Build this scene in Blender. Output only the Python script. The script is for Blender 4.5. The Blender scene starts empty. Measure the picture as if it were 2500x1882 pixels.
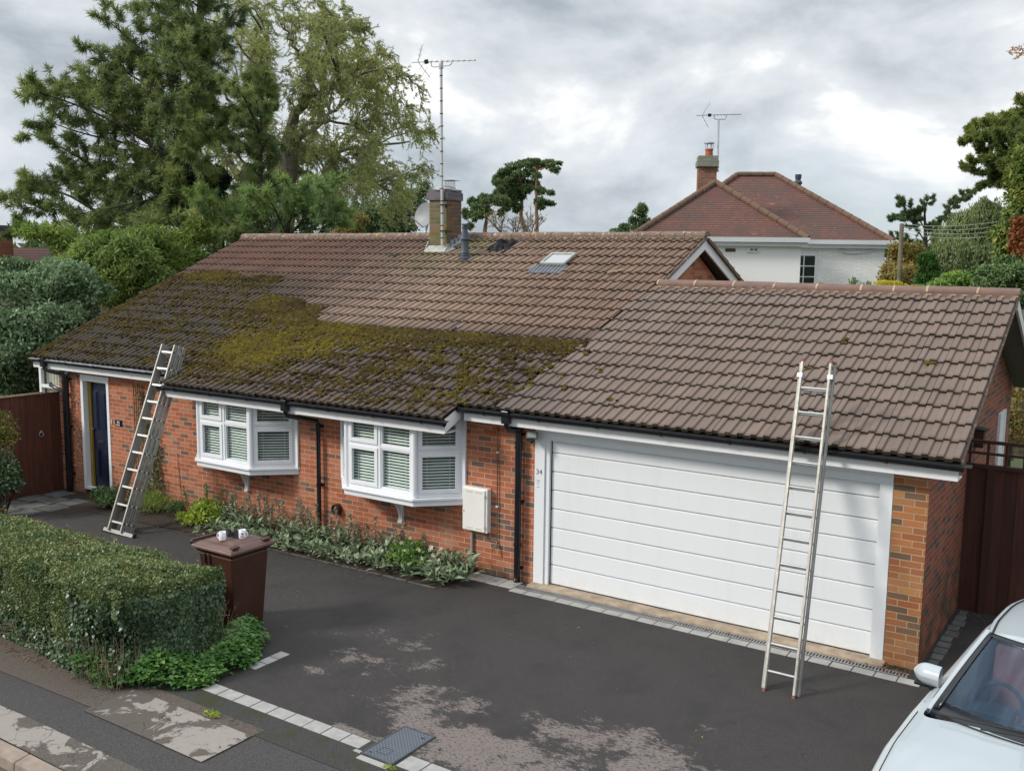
import bpy, math, random
import numpy as np
from mathutils import Vector, Matrix
R_ = math.radians
scn = bpy.context.scene
COL = scn.collection

# ------------------------------------------------------------------ camera
CAM = np.array([6.6814, -10.9631, 4.3888]); YAW = 0.5845; PITCH = -0.1288; ROLL = 0.012; FPX = 2402.4
fw = np.array([-math.sin(YAW)*math.cos(PITCH), math.cos(YAW)*math.cos(PITCH), math.sin(PITCH)])
rt0 = np.array([math.cos(YAW), math.sin(YAW), 0.0]); up0 = np.cross(rt0, fw)
rt = rt0*math.cos(ROLL)+up0*math.sin(ROLL); up = up0*math.cos(ROLL)-rt0*math.sin(ROLL)
cd = bpy.data.cameras.new('camera'); cam = bpy.data.objects.new('camera', cd); COL.objects.link(cam)
cd.sensor_fit = 'HORIZONTAL'; cd.sensor_width = 36; cd.lens = 36*FPX/2500; cd.clip_end = 4000; cd.clip_start = 0.05
cam.matrix_world = Matrix(((rt[0], up[0], -fw[0], CAM[0]), (rt[1], up[1], -fw[1], CAM[1]), (rt[2], up[2], -fw[2], CAM[2]), (0, 0, 0, 1)))
scn.camera = cam
def at(u, v, D):
    """a point of the place, D metres away in the viewing direction"""
    return CAM + D*(fw + rt*(u-1250)/FPX - up*(v-941)/FPX)

# ------------------------------------------------------------------ light
scn.view_settings.view_transform = 'Standard'; scn.view_settings.look = 'None'
scn.view_settings.exposure = 0.30; scn.view_settings.gamma = 1.0
SUNV = Vector((0.94, 1.0, -0.87)).normalized()      # direction the light travels
sd = bpy.data.lights.new('sun', 'SUN'); sd.energy = 2.5; sd.angle = R_(11.0); sd.color = (1.0, 0.93, 0.83)
so = bpy.data.objects.new('sun', sd); COL.objects.link(so)
so.rotation_euler = SUNV.to_track_quat('-Z', 'Y').to_euler(); so.location = (0, -20, 30)
w = bpy.data.worlds.new('World'); scn.world = w; w.use_nodes = True
nt = w.node_tree; nt.nodes.clear()
N = nt.nodes.new; L = nt.links.new
out = N('ShaderNodeOutputWorld'); bg = N('ShaderNodeBackground'); L(bg.outputs[0], out.inputs[0])
sky = N('ShaderNodeTexSky'); sky.sky_type = 'NISHITA'; sky.sun_disc = False
sky.sun_elevation = R_(32); sky.sun_rotation = math.atan2(-SUNV.x, -SUNV.y)
skm = N('ShaderNodeVectorMath'); skm.operation = 'SCALE'; skm.inputs['Scale'].default_value = 0.09; L(sky.outputs[0], skm.inputs[0])
geo = N('ShaderNodeTexCoord'); sep = N('ShaderNodeSeparateXYZ'); L(geo.outputs['Generated'], sep.inputs[0])
rotm = N('ShaderNodeMapping'); rotm.inputs['Rotation'].default_value = (0, 0, -YAW); rotm.inputs['Scale'].default_value = (1.0, 1.0, 1.9)
rotm.inputs['Location'].default_value = (3.3, 7.7, 0.1)
L(geo.outputs['Generated'], rotm.inputs[0])
n1 = N('ShaderNodeTexNoise'); n1.inputs['Scale'].default_value = 3.7; n1.inputs['Detail'].default_value = 9; n1.inputs['Roughness'].default_value = 0.56; n1.inputs['Distortion'].default_value = 0.25
L(rotm.outputs[0], n1.inputs['Vector'])
r1 = N('ShaderNodeValToRGB'); L(n1.outputs[0], r1.inputs[0])
e = r1.color_ramp.elements
e[0].position = 0.38; e[0].color = (0.34, 0.385, 0.43, 1)
e[1].position = 0.62; e[1].color = (0.87, 0.875, 0.87, 1)
for p, c in ((0.455, (0.47, 0.515, 0.555, 1)), (0.51, (0.57, 0.61, 0.65, 1)), (0.57, (0.67, 0.70, 0.73, 1))):
    q = e.new(p); q.color = c
# blue breaks low over the horizon
n2 = N('ShaderNodeTexNoise'); n2.inputs['Scale'].default_value = 5; n2.inputs['Detail'].default_value = 5
L(rotm.outputs[0], n2.inputs['Vector'])
lowm = N('ShaderNodeMapRange'); lowm.inputs[1].default_value = 0.015; lowm.inputs[2].default_value = 0.14; lowm.inputs[3].default_value = 0.8; lowm.inputs[4].default_value = 0.0
L(sep.outputs[2], lowm.inputs[0])
gap = N('ShaderNodeMapRange'); gap.inputs[1].default_value = 0.42; gap.inputs[2].default_value = 0.62; L(n2.outputs[0], gap.inputs[0])
gm = N('ShaderNodeMath'); gm.operation = 'MULTIPLY'; L(lowm.outputs[0], gm.inputs[0]); L(gap.outputs[0], gm.inputs[1])
# the sky low over the horizon reads pale blue
lowc = N('ShaderNodeMixRGB'); lowc.inputs[1].default_value = (0.52, 0.64, 0.76, 1); lowc.inputs[0].default_value = 0.45; L(skm.outputs[0], lowc.inputs[2]) 
mx = N('ShaderNodeMixRGB'); L(gm.outputs[0], mx.inputs[0]); L(r1.outputs[0], mx.inputs[1]); L(lowc.outputs[0], mx.inputs[2])
# overcast skies are brighter overhead
zg = N('ShaderNodeMapRange'); zg.inputs[1].default_value = 0.42; zg.inputs[2].default_value = 0.95; zg.inputs[3].default_value = 1.0; zg.inputs[4].default_value = 2.3
L(sep.outputs[2], zg.inputs[0])
sc = N('ShaderNodeVectorMath'); sc.operation = 'SCALE'; L(mx.outputs[0], sc.inputs[0]); L(zg.outputs[0], sc.inputs['Scale'])
L(sc.outputs[0], bg.inputs[0]); bg.inputs[1].default_value = 1.0
# ------------------------------------------------------------------ materials
def newmat(name):
    m = bpy.data.materials.new(name); m.use_nodes = True
    return m, m.node_tree, m.node_tree.nodes['Principled BSDF']
def ramp(nt, src, stops, interp='LINEAR'):
    r = nt.nodes.new('ShaderNodeValToRGB'); r.color_ramp.interpolation = interp
    el = r.color_ramp.elements
    while len(el) > 1: el.remove(el[-1])
    el[0].position = stops[0][0]; el[0].color = (*stops[0][1], 1)
    for p, c in stops[1:]:
        q = el.new(p); q.color = (*c, 1)
    nt.links.new(src, r.inputs[0]); return r.outputs[0]
def noise(nt, vec, scale, detail=4, rough=.5, dist=0):
    n = nt.nodes.new('ShaderNodeTexNoise'); n.inputs['Scale'].default_value = scale; n.inputs['Detail'].default_value = detail
    n.inputs['Roughness'].default_value = rough; n.inputs['Distortion'].default_value = dist
    nt.links.new(vec, n.inputs['Vector']); return n.outputs[0]
def mixc(nt, f, a, b, mode='MIX'):
    m = nt.nodes.new('ShaderNodeMixRGB'); m.blend_type = mode
    for i, s in ((0, f), (1, a), (2, b)):
        if isinstance(s, (int, float)): m.inputs[i].default_value = s
        elif isinstance(s, tuple): m.inputs[i].default_value = (*s, 1)
        else: nt.links.new(s, m.inputs[i])
    return m.outputs[0]
def mth(nt, op, a, b=None):
    m = nt.nodes.new('ShaderNodeMath'); m.operation = op
    for i, s in ((0, a), (1, b)):
        if s is None: continue
        if isinstance(s, (int, float)): m.inputs[i].default_value = s
        else: nt.links.new(s, m.inputs[i])
    return m.outputs[0]
def mrange(nt, s, a, b, c=0., d=1.):
    m = nt.nodes.new('ShaderNodeMapRange'); nt.links.new(s, m.inputs[0])
    for i, v in ((1, a), (2, b), (3, c), (4, d)): m.inputs[i].default_value = v
    return m.outputs[0]
def bump(nt, bs, h, dist=.01, strength=.6):
    b = nt.nodes.new('ShaderNodeBump'); b.inputs['Distance'].default_value = dist; b.inputs['Strength'].default_value = strength
    nt.links.new(h, b.inputs['Height']); nt.links.new(b.outputs[0], bs.inputs['Normal'])
def oc(nt):
    return nt.nodes.new('ShaderNodeTexCoord').outputs['Object']
def simple(name, c, rough=.6, var=.12, vs=3., metal=0., bd=0., bs=60., spec=.4, coat=0.):
    m, nt, b = newmat(name)
    v = oc(nt); n = noise(nt, v, vs, 6, .6)
    lo = tuple(x*(1-var) for x in c); hi = tuple(min(1, x*(1+var)) for x in c)
    nt.links.new(ramp(nt, n, [(.3, lo), (.7, hi)]), b.inputs['Base Color'])
    b.inputs['Roughness'].default_value = rough; b.inputs['Metallic'].default_value = metal
    b.inputs['Specular IOR Level'].default_value = spec; b.inputs['Coat Weight'].default_value = coat
    if bd: bump(nt, b, noise(nt, v, bs, 5), bd)
    return m
def leafmat(name, stops, trans=.3, rough=.55, vs=.8, spec=.3, gain=1.55):
    stops = [(p, tuple(min(.85, x*gain*(1.22 if gain > 1.3 else 1)) for x in c)) for p, c in stops]
    m, nt, b = newmat(name)
    a = nt.nodes.new('ShaderNodeAttribute'); a.attribute_name = 'rnd'
    n = noise(nt, oc(nt), vs, 3)
    f = mth(nt, 'ADD', mth(nt, 'MULTIPLY', a.outputs['Fac'], .6), mth(nt, 'MULTIPLY', mrange(nt, n, .3, .7), .4))
    c = ramp(nt, f, stops)
    nt.links.new(c, b.inputs['Base Color']); b.inputs['Roughness'].default_value = rough; b.inputs['Specular IOR Level'].default_value = spec
    t = nt.nodes.new('ShaderNodeBsdfTranslucent'); nt.links.new(c, t.inputs['Color'])
    mx = nt.nodes.new('ShaderNodeMixShader'); mx.inputs[0].default_value = trans
    nt.links.new(b.outputs[0], mx.inputs[1]); nt.links.new(t.outputs[0], mx.inputs[2])
    nt.links.new(mx.outputs[0], nt.nodes['Material Output'].inputs[0])
    return m
def brickmat(name, pal, mortar, axis=0, bw=.225, rh=.075, ms=.0055, stain=None, off=(0, 0), bdist=.006, tint=(.98, 1.20, 1.42), bloom=0.):
    m, nt, b = newmat(name)
    v = oc(nt); s = nt.nodes.new('ShaderNodeSeparateXYZ'); nt.links.new(v, s.inputs[0])
    cmb = nt.nodes.new('ShaderNodeCombineXYZ')
    nt.links.new(mth(nt, 'ADD', s.outputs[axis], off[0]), cmb.inputs[0]); nt.links.new(mth(nt, 'ADD', s.outputs[2], off[1]), cmb.inputs[1])
    t = nt.nodes.new('ShaderNodeTexBrick'); t.inputs['Scale'].default_value = 1; t.inputs['Brick Width'].default_value = bw
    t.inputs['Row Height'].default_value = rh; t.inputs['Mortar Size'].default_value = ms; t.inputs['Mortar Smooth'].default_value = .15
    t.inputs['Color1'].default_value = (0, 0, 0, 1); t.inputs['Color2'].default_value = (1, 1, 1, 1); t.inputs['Mortar'].default_value = (.5, .5, .5, 1)
    nt.links.new(cmb.outputs[0], t.inputs['Vector'])
    col = ramp(nt, t.outputs['Color'], pal, 'CONSTANT')
    col = mixc(nt, 1., col, tint, 'MULTIPLY')
    fine = noise(nt, v, 45, 5, .65); big = noise(nt, v, 1.3, 3)
    col = mixc(nt, mrange(nt, fine, .3, .75, .0, .45), col, mixc(nt, 1., col, (1.55, 1.4, 1.3), 'MULTIPLY'))
    col = mixc(nt, mrange(nt, noise(nt, v, 150, 3), .55, .75, 0, .35), col, (.06, .03, .025))
    col = mixc(nt, mrange(nt, big, .35, .65, 0, .25), col, mixc(nt, 1., col, (.75, .75, .72), 'MULTIPLY'))
    mc = mixc(nt, mrange(nt, noise(nt, v, 9, 4), .35, .7), tuple(x*.8 for x in mortar), mortar)
    col = mixc(nt, t.outputs['Fac'], col, mc)
    if bloom:
        bz = mth(nt, 'MULTIPLY', mrange(nt, noise(nt, v, 1.6, 6, .7), .55, .70, 0, bloom), mrange(nt, fine, .3, .6, .4, 1)); col = mixc(nt, bz, col, (.50, .36, .28))
        dz_ = mth(nt, 'MULTIPLY', mrange(nt, noise(nt, v, .8, 5, .65), .5, .68, 0, .25), 1.); col = mixc(nt, dz_, col, mixc(nt, 1., col, (.62, .6, .6), 'MULTIPLY'))
    if stain:
        z = s.outputs[2]
        f = mth(nt, 'MULTIPLY', mrange(nt, z, stain[0], stain[1], 1, 0), mrange(nt, noise(nt, v, 3.5, 5), .35, .65))
        col = mixc(nt, mth(nt, 'MULTIPLY', f, stain[3]), col, stain[2])
    nt.links.new(col, b.inputs['Base Color']); b.inputs['Roughness'].default_value = .85; b.inputs['Specular IOR Level'].default_value = .2
    h = mth(nt, 'ADD', mth(nt, 'MULTIPLY', t.outputs['Fac'], -1.0), mth(nt, 'MULTIPLY', fine, .5))
    bump(nt, b, h, bdist, .8)
    return m
RED = [(0, (.33, .085, .038)), (.14, (.37, .11, .05)), (.3, (.30, .085, .042)), (.42, (.40, .135, .065)), (.55, (.33, .10, .045)), (.66, (.42, .12, .055)), (.74, (.36, .14, .075)), (.82, (.17, .085, .052)), (.88, (.125, .078, .056)), (.94, (.15, .085, .058))]
ORG = [(0, (.30, .115, .045)), (.2, (.36, .14, .055)), (.38, (.27, .11, .05)), (.52, (.33, .15, .065)), (.68, (.29, .10, .042)), (.8, (.38, .18, .07)), (.87, (.13, .085, .055)), (.94, (.16, .095, .06))]
MT = {}
MT['brick'] = brickmat('red_brick', RED, (.60, .37, .27), stain=(.0, .45, (.17, .12, .06), .45), bloom=.4)
MT['brick_pier'] = brickmat('orange_brick', ORG, (.47, .34, .22), stain=(-.1, .5, (.22, .17, .09), .6), tint=(.98, 1.04, 1.1))
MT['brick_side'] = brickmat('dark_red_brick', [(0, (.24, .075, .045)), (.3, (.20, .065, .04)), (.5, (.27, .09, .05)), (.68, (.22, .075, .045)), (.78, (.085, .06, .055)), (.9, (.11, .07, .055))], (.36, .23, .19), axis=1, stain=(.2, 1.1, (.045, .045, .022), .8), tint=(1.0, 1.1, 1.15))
MT['brick_gable'] = brickmat('gable_brick', RED, (.45, .27, .17), axis=1)
MT['chimney_brick'] = brickmat('chimney_brick', [(0, (.13, .085, .055)), (.3, (.17, .10, .065)), (.5, (.09, .07, .05)), (.75, (.22, .08, .045)), (.85, (.07, .055, .04))], (.22, .20, .15), stain=(4.6, 6.6, (.14, .15, .035), .8))
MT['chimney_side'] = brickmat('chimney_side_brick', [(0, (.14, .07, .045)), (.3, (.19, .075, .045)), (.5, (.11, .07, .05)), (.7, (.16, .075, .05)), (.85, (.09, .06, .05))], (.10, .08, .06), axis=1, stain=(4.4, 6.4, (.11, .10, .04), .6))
MT['blue_brick'] = brickmat('blue_brick', [(0, (.105, .08, .085)), (.4, (.13, .10, .10)), (.7, (.09, .07, .08))], (.2, .18, .16))
MT['white_brick'] = brickmat('painted_brick', [(0, (.80, .81, .82)), (.5, (.85, .86, .87))], (.77, .78, .79), bdist=.006, tint=(1, 1, 1))
MT['far_brick'] = brickmat('far_chimney_brick', [(0, (.22, .085, .05)), (.4, (.26, .10, .06)), (.7, (.15, .08, .05))], (.32, .27, .2))

def roofmat(name, base, alt, kind):
    m, nt, b = newmat(name)
    v = oc(nt); a = nt.nodes.new('ShaderNodeAttribute'); a.attribute_name = 'rnd'
    s = nt.nodes.new('ShaderNodeSeparateXYZ'); nt.links.new(v, s.inputs[0])
    col = ramp(nt, a.outputs['Fac'], [(0, base), (1, alt)])
    f = noise(nt, v, 28, 6, .65); b2 = noise(nt, v, 2.2, 4, .6)
    if kind == 'old':
        # paler scraped area towards the middle of the slope, ruddier to the upper left
        X, Y = s.outputs[0], s.outputs[1]
        dx = mth(nt, 'ABSOLUTE', mth(nt, 'ADD', X, 4.3)); g1 = mrange(nt, mth(nt, 'ADD', mth(nt, 'DIVIDE', dx, 2.6), mth(nt, 'MULTIPLY', b2, .9)), .6, 1.6, 1, 0)
        yb = mth(nt, 'MULTIPLY', mrange(nt, Y, 1.35, 1.6, 0, 1), mrange(nt, Y, 4.2, 4.9, 1, .3))
        col = mixc(nt, mth(nt, 'MULTIPLY', mth(nt, 'MULTIPLY', g1, yb), .85), col, (.27, .187, .14))
        red = mth(nt, 'MULTIPLY', mrange(nt, X, -5.5, -8.5, 0, 1), mrange(nt, Y, 2.2, 4.0, 0, 1))
        col = mixc(nt, mth(nt, 'MULTIPLY', red, .5), col, (.19, .085, .06))
        upr = mth(nt, 'MULTIPLY', mrange(nt, X, -4.5, -2.5, 0, 1), mrange(nt, Y, 1.5, 1.9, 0, 1))
        col = mixc(nt, mth(nt, 'MULTIPLY', upr, .55), col, (.235, .15, .105))
        sm = nt.nodes.new('ShaderNodeMapping'); sm.inputs['Scale'].default_value = (7, .7, .7); nt.links.new(v, sm.inputs[0])
        col = mixc(nt, mrange(nt, noise(nt, sm.outputs[0], 1.3, 5, .65), .46, .68, 0, .6), col, (.075, .058, .048))
        # darker tiles below the scraped line, soft spots
        low = mth(nt, 'MULTIPLY', mrange(nt, Y, 1.9, 1.2, 0, 1), mrange(nt, b2, .35, .6, .4, 1))
        col = mixc(nt, mth(nt, 'MULTIPLY', low, .8), col, (.054, .046, .042))
        left = mth(nt, 'MULTIPLY', mrange(nt, X, -6.5, -8.2, 0, 1), mrange(nt, Y, 3.4, 2.9, 0, 1))
        col = mixc(nt, mth(nt, 'MULTIPLY', left, .75), col, (.052, .045, .034))
        ch = mth(nt, 'MULTIPLY', mth(nt, 'MULTIPLY', mrange(nt, X, -6.2, -5.2, 0, 1), mrange(nt, X, -3.6, -4.6, 0, 1)), mrange(nt, Y, 3.2, 4.2, 0, 1))
        col = mixc(nt, mth(nt, 'MULTIPLY', ch, mrange(nt, b2, .4, .6, .1, .7)), col, (.13, .13, .05))
        col = mixc(nt, mrange(nt, noise(nt, v, 65, 4, .7), .60, .72, 0, .5), col, (.05, .04, .032))
        col = mixc(nt, mrange(nt, noise(nt, v, 40, 5, .7), .63, .74, 0, .4), col, (.36, .30, .24))
    else:
        col = mixc(nt, mrange(nt, b2, .35, .65, 0, .3), col, (.125, .105, .095))
        col = mixc(nt, mrange(nt, noise(nt, v, 30, 4, .7), .66, .76, 0, .35), col, (.30, .26, .22))
        edge = mth(nt, 'MULTIPLY', mrange(nt, s.outputs[0], .55, -.6, 0, 1), mrange(nt, s.outputs[1], 1.2, .2, 0, 1))
        col = mixc(nt, mth(nt, 'MULTIPLY', edge, .75), col, (.085, .072, .066))
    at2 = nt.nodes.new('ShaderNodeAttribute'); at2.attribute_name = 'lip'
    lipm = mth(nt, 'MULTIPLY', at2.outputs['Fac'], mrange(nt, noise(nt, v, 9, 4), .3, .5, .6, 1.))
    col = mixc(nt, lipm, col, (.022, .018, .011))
    nt.links.new(col, b.inputs['Base Color']); b.inputs['Roughness'].default_value = .8; b.inputs['Specular IOR Level'].default_value = .25
    bump(nt, b, f, .006, .7)
    return m
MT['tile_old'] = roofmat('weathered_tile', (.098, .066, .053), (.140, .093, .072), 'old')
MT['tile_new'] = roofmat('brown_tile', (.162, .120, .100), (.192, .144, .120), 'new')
def ridgemat(name, c, lich):
    m, nt, b = newmat(name); v = oc(nt)
    col = ramp(nt, noise(nt, v, 5, 6, .7), [(.3, tuple(x*.8 for x in c)), (.7, tuple(x*1.2 for x in c))])
    if lich:
        col = mixc(nt, mrange(nt, noise(nt, v, 14, 5, .7), .56, .64), col, (.42, .38, .32))
        col = mixc(nt, mrange(nt, noise(nt, v, 3.2, 4, .5), .66, .69), col, (.55, .27, .05))
        col = mixc(nt, mrange(nt, noise(nt, v, 22, 4, .7), .58, .66), col, (.06, .05, .045))
    nt.links.new(col, b.inputs['Base Color']); b.inputs['Roughness'].default_value = .85; bump(nt, b, noise(nt, v, 40, 5), .01)
    return m
MT['ridge_old'] = ridgemat('lichened_ridge', (.165, .112, .085), True)
MT['ridge_new'] = ridgemat('brown_ridge', (.165, .105, .085), False)
MT['ridge_far'] = ridgemat('far_ridge', (.13, .078, .052), False)
MT['mortar'] = simple('mortar', (.40, .29, .20), .9, .25, 12, bd=.004)
MT['upvc'] = simple('white_upvc', (.74, .76, .80), .32, .04, 1.5, spec=.5)
def streakwhite(name, c, amt=.5):
    m, nt, b = newmat(name); v = oc(nt)
    mp = nt.nodes.new('ShaderNodeMapping'); mp.inputs['Scale'].default_value = (6, 6, .6); nt.links.new(v, mp.inputs[0])
    st = noise(nt, mp.outputs[0], 1.2, 6, .65)
    col = mixc(nt, mrange(nt, st, .52, .78, 0, amt*.5), c, (.50, .49, .44))
    col = mixc(nt, mrange(nt, noise(nt, v, 21, 3, .6), .72, .77, 0, amt), col, (.30, .29, .25))
    sp = nt.nodes.new('ShaderNodeSeparateXYZ'); nt.links.new(v, sp.inputs[0])
    gr = mth(nt, 'MULTIPLY', mrange(nt, sp.outputs[2], .0, .25, .3, 0), mrange(nt, noise(nt, v, 9, 6, .7), .45, .7)); col = mixc(nt, gr, col, (.40, .36, .29))
    nt.links.new(col, b.inputs['Base Color']); b.inputs['Roughness'].default_value = .42; b.inputs['Specular IOR Level'].default_value = .45
    return m
MT['door_white'] = streakwhite('garage_white', (.70, .73, .76), .35)
MT['fascia'] = streakwhite('fascia_white', (.73, .74, .76), .45)
MT['soffit'] = simple('soffit', (.55, .56, .58), .6)
MT['render_white'] = streakwhite('white_render', (.88, .88, .87), .15)
MT['cream'] = simple('cream_enamel', (.74, .73, .70), .4, .04)
MT['black'] = simple('black_plastic', (.006, .008, .012), .25, .3, 4, spec=.55)
MT['blackmatt'] = simple('black_matt', (.014, .014, .015), .7)
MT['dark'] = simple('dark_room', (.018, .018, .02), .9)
MT['alu'] = simple('aluminium', (.36, .345, .315), .42, .28, 11, metal=.45, bd=.001)
MT['alu_dull'] = simple('dull_aluminium', (.29, .285, .27), .45, .22, 7, metal=.5, bd=.001)
MT['rung'] = simple('rung_metal', (.50, .50, .49), .3, .1, 9, metal=.7)
MT['redcap'] = simple('faded_red_plastic', (.20, .06, .05), .6)
MT['galv'] = simple('galvanised', (.42, .44, .46), .45, .15, 20, metal=.6)
MT['mast'] = simple('mast_grey', (.47, .48, .48), .5, .12, 8, metal=.2)
MT['lead'] = simple('lead_sheet', (.30, .32, .36), .5, .3, 6, metal=.2, bd=.01, bs=15)
MT['leadmortar'] = simple('flashing_white', (.34, .34, .31), .7, .3, 9, bd=.01, bs=20)
MT['flue'] = simple('flue_slate', (.05, .062, .082), .5, .2, 6)
MT['blue'] = simple('navy_door', (.009, .015, .038), .38, .15, 3, spec=.5)
MT['yellow'] = simple('mustard_edge', (.26, .17, .025), .6)
MT['chrome'] = simple('chrome', (.6, .6, .6), .2, .05, metal=1.)
MT['bin'] = simple('brown_bin', (.056, .022, .013), .42, .22, 2.5, spec=.45, bd=.002, bs=90)
MT['binlid'] = simple('brown_lid', (.115, .060, .050), .42, .2, 5, spec=.5, bd=.002, bs=90)
MT['mug'] = simple('white_ceramic', (.78, .79, .84), .18, .02, spec=.6)
MT['red'] = simple('heart_red', (.45, .01, .03), .3)
MT['ink'] = simple('dark_ink', (.03, .035, .05), .5)
MT['whitepaint'] = simple('white_letters', (.8, .8, .82), .5)
MT['wood_fence'] = None
def woodmat(name, c, pitchax=0, pw=.14):
    m, nt, b = newmat(name); v = oc(nt)
    mp = nt.nodes.new('ShaderNodeMapping'); mp.inputs['Scale'].default_value = (14, 14, 1.1); nt.links.new(v, mp.inputs[0])
    g = noise(nt, mp.outputs[0], 1.5, 7, .65, .4); bl = noise(nt, v, 1.6, 4)
    at1 = nt.nodes.new('ShaderNodeAttribute'); at1.attribute_name = 'rnd'
    col = ramp(nt, g, [(.3, tuple(x*.55 for x in c)), (.55, c), (.75, tuple(x*1.35 for x in c))])
    col = mixc(nt, 1., col, ramp(nt, at1.outputs['Fac'], [(0, (.65, .65, .65)), (1, (1.15, 1.1, 1.05))]), 'MULTIPLY')
    col = mixc(nt, mrange(nt, bl, .4, .65, 0, .5), col, tuple(x*.45 for x in c))
    nt.links.new(col, b.inputs['Base Color']); b.inputs['Roughness'].default_value = .75; bump(nt, b, g, .004)
    return m
MT['fence'] = woodmat('red_brown_boards', (.105, .032, .019))
MT['fence_side'] = woodmat('dark_brown_boards', (.075, .024, .015))
MT['sawn'] = simple('sawn_top', (.30, .21, .12), .8, .3, 10)
MT['bark'] = simple('bark', (.05, .040, .032), .9, .4, 5, bd=.03, bs=12)
MT['bark_pale'] = simple('bark_pale', (.125, .11, .085), .9, .35, 6, bd=.02, bs=14)
MT['bark_red'] = simple('bark_red', (.17, .095, .065), .9, .3, 1.5, bd=.03, bs=4)
MT['twig'] = simple('dry_twig', (.20, .145, .10), .9, .3, 12)
MT['wood_pole'] = simple('pole_wood', (.16, .145, .10), .9, .3, 3)
MT['wire'] = simple('wire', (.22, .26, .20), .6)
MT['concrete'] = simple('grey_block', (.31, .305, .295), .85, .16, 9, bd=.004, bs=80)
MT['slab'] = simple('grey_slab', (.33, .325, .31), .85, .2, 4, bd=.004, bs=70)
MT['sill'] = simple('concrete_sill', (.34, .27, .20), .9, .35, 6, bd=.006, bs=40)
MT['kerb'] = simple('kerb_stone', (.25, .20, .165), .9, .25, 6, bd=.006, bs=60)
MT['flag'] = simple('old_flags', (.10, .103, .10), .85, .4, 4, bd=.006, bs=40)
MT['soil'] = simple('soil', (.035, .024, .017), .95, .4, 15, bd=.03, bs=25)
MT['far_tile'] = None
def glassmat(name, tint=(.55, .62, .66), blue=.0, gc=(.9, .95, 1.)):
    m, nt, b = newmat(name)
    nt.nodes.remove(b)
    t = nt.nodes.new('ShaderNodeBsdfTransparent'); t.inputs[0].default_value = (*tint, 1)
    g = nt.nodes.new('ShaderNodeBsdfGlossy'); g.inputs['Roughness'].default_value = .02; g.inputs[0].default_value = (*gc, 1)
    fr = nt.nodes.new('ShaderNodeFresnel'); fr.inputs[0].default_value = 1.5
    gm_ = nt.nodes.new('ShaderNodeNewGeometry')
    f = mth(nt, 'MULTIPLY', mth(nt, 'ADD', fr.outputs[0], .02+blue), mth(nt, 'SUBTRACT', 1.0, gm_.outputs['Backfacing']))
    mx = nt.nodes.new('ShaderNodeMixShader'); nt.links.new(f, mx.inputs[0])
    nt.links.new(t.outputs[0], mx.inputs[1]); nt.links.new(g.outputs[0], mx.inputs[2])
    nt.links.new(mx.outputs[0], nt.nodes['Material Output'].inputs[0])
    return m
MT['glass'] = glassmat('window_glass', (.90, .94, .93))
MT['carglass'] = glassmat('car_glass', (.42, .50, .58), .02, (.50, .68, .90))
MT['roofglass'] = glassmat('rooflight_glass', (.45, .55, .65), .3)
def carpaint():
    m, nt, b = newmat('white_car_paint'); v = oc(nt)
    col = mixc(nt, mrange(nt, noise(nt, v, 26, 4, .7), .66, .74, 0, .10), (.37, .42, .45), (.24, .26, .26))
    nt.links.new(col, b.inputs['Base Color']); b.inputs['Roughness'].default_value = .35
    b.inputs['Coat Weight'].default_value = .9; b.inputs['Coat Roughness'].default_value = .04
    return m
MT['car'] = carpaint()
MT['seat'] = simple('seat_leather', (.48, .16, .12), .5)
MT['dash'] = simple('dash_plastic', (.045, .055, .065), .6)
MT['tyre'] = simple('tyre', (.02, .02, .02), .8)
MT['cloth'] = simple('black_cloth', (.022, .02, .024), .9, .3, 20)
MT['blind'] = simple('blind_slats', (.82, .83, .80), .5)
MT['curtain'] = simple('cream_curtain', (.58, .56, .46), .9, .1, 5)
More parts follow.
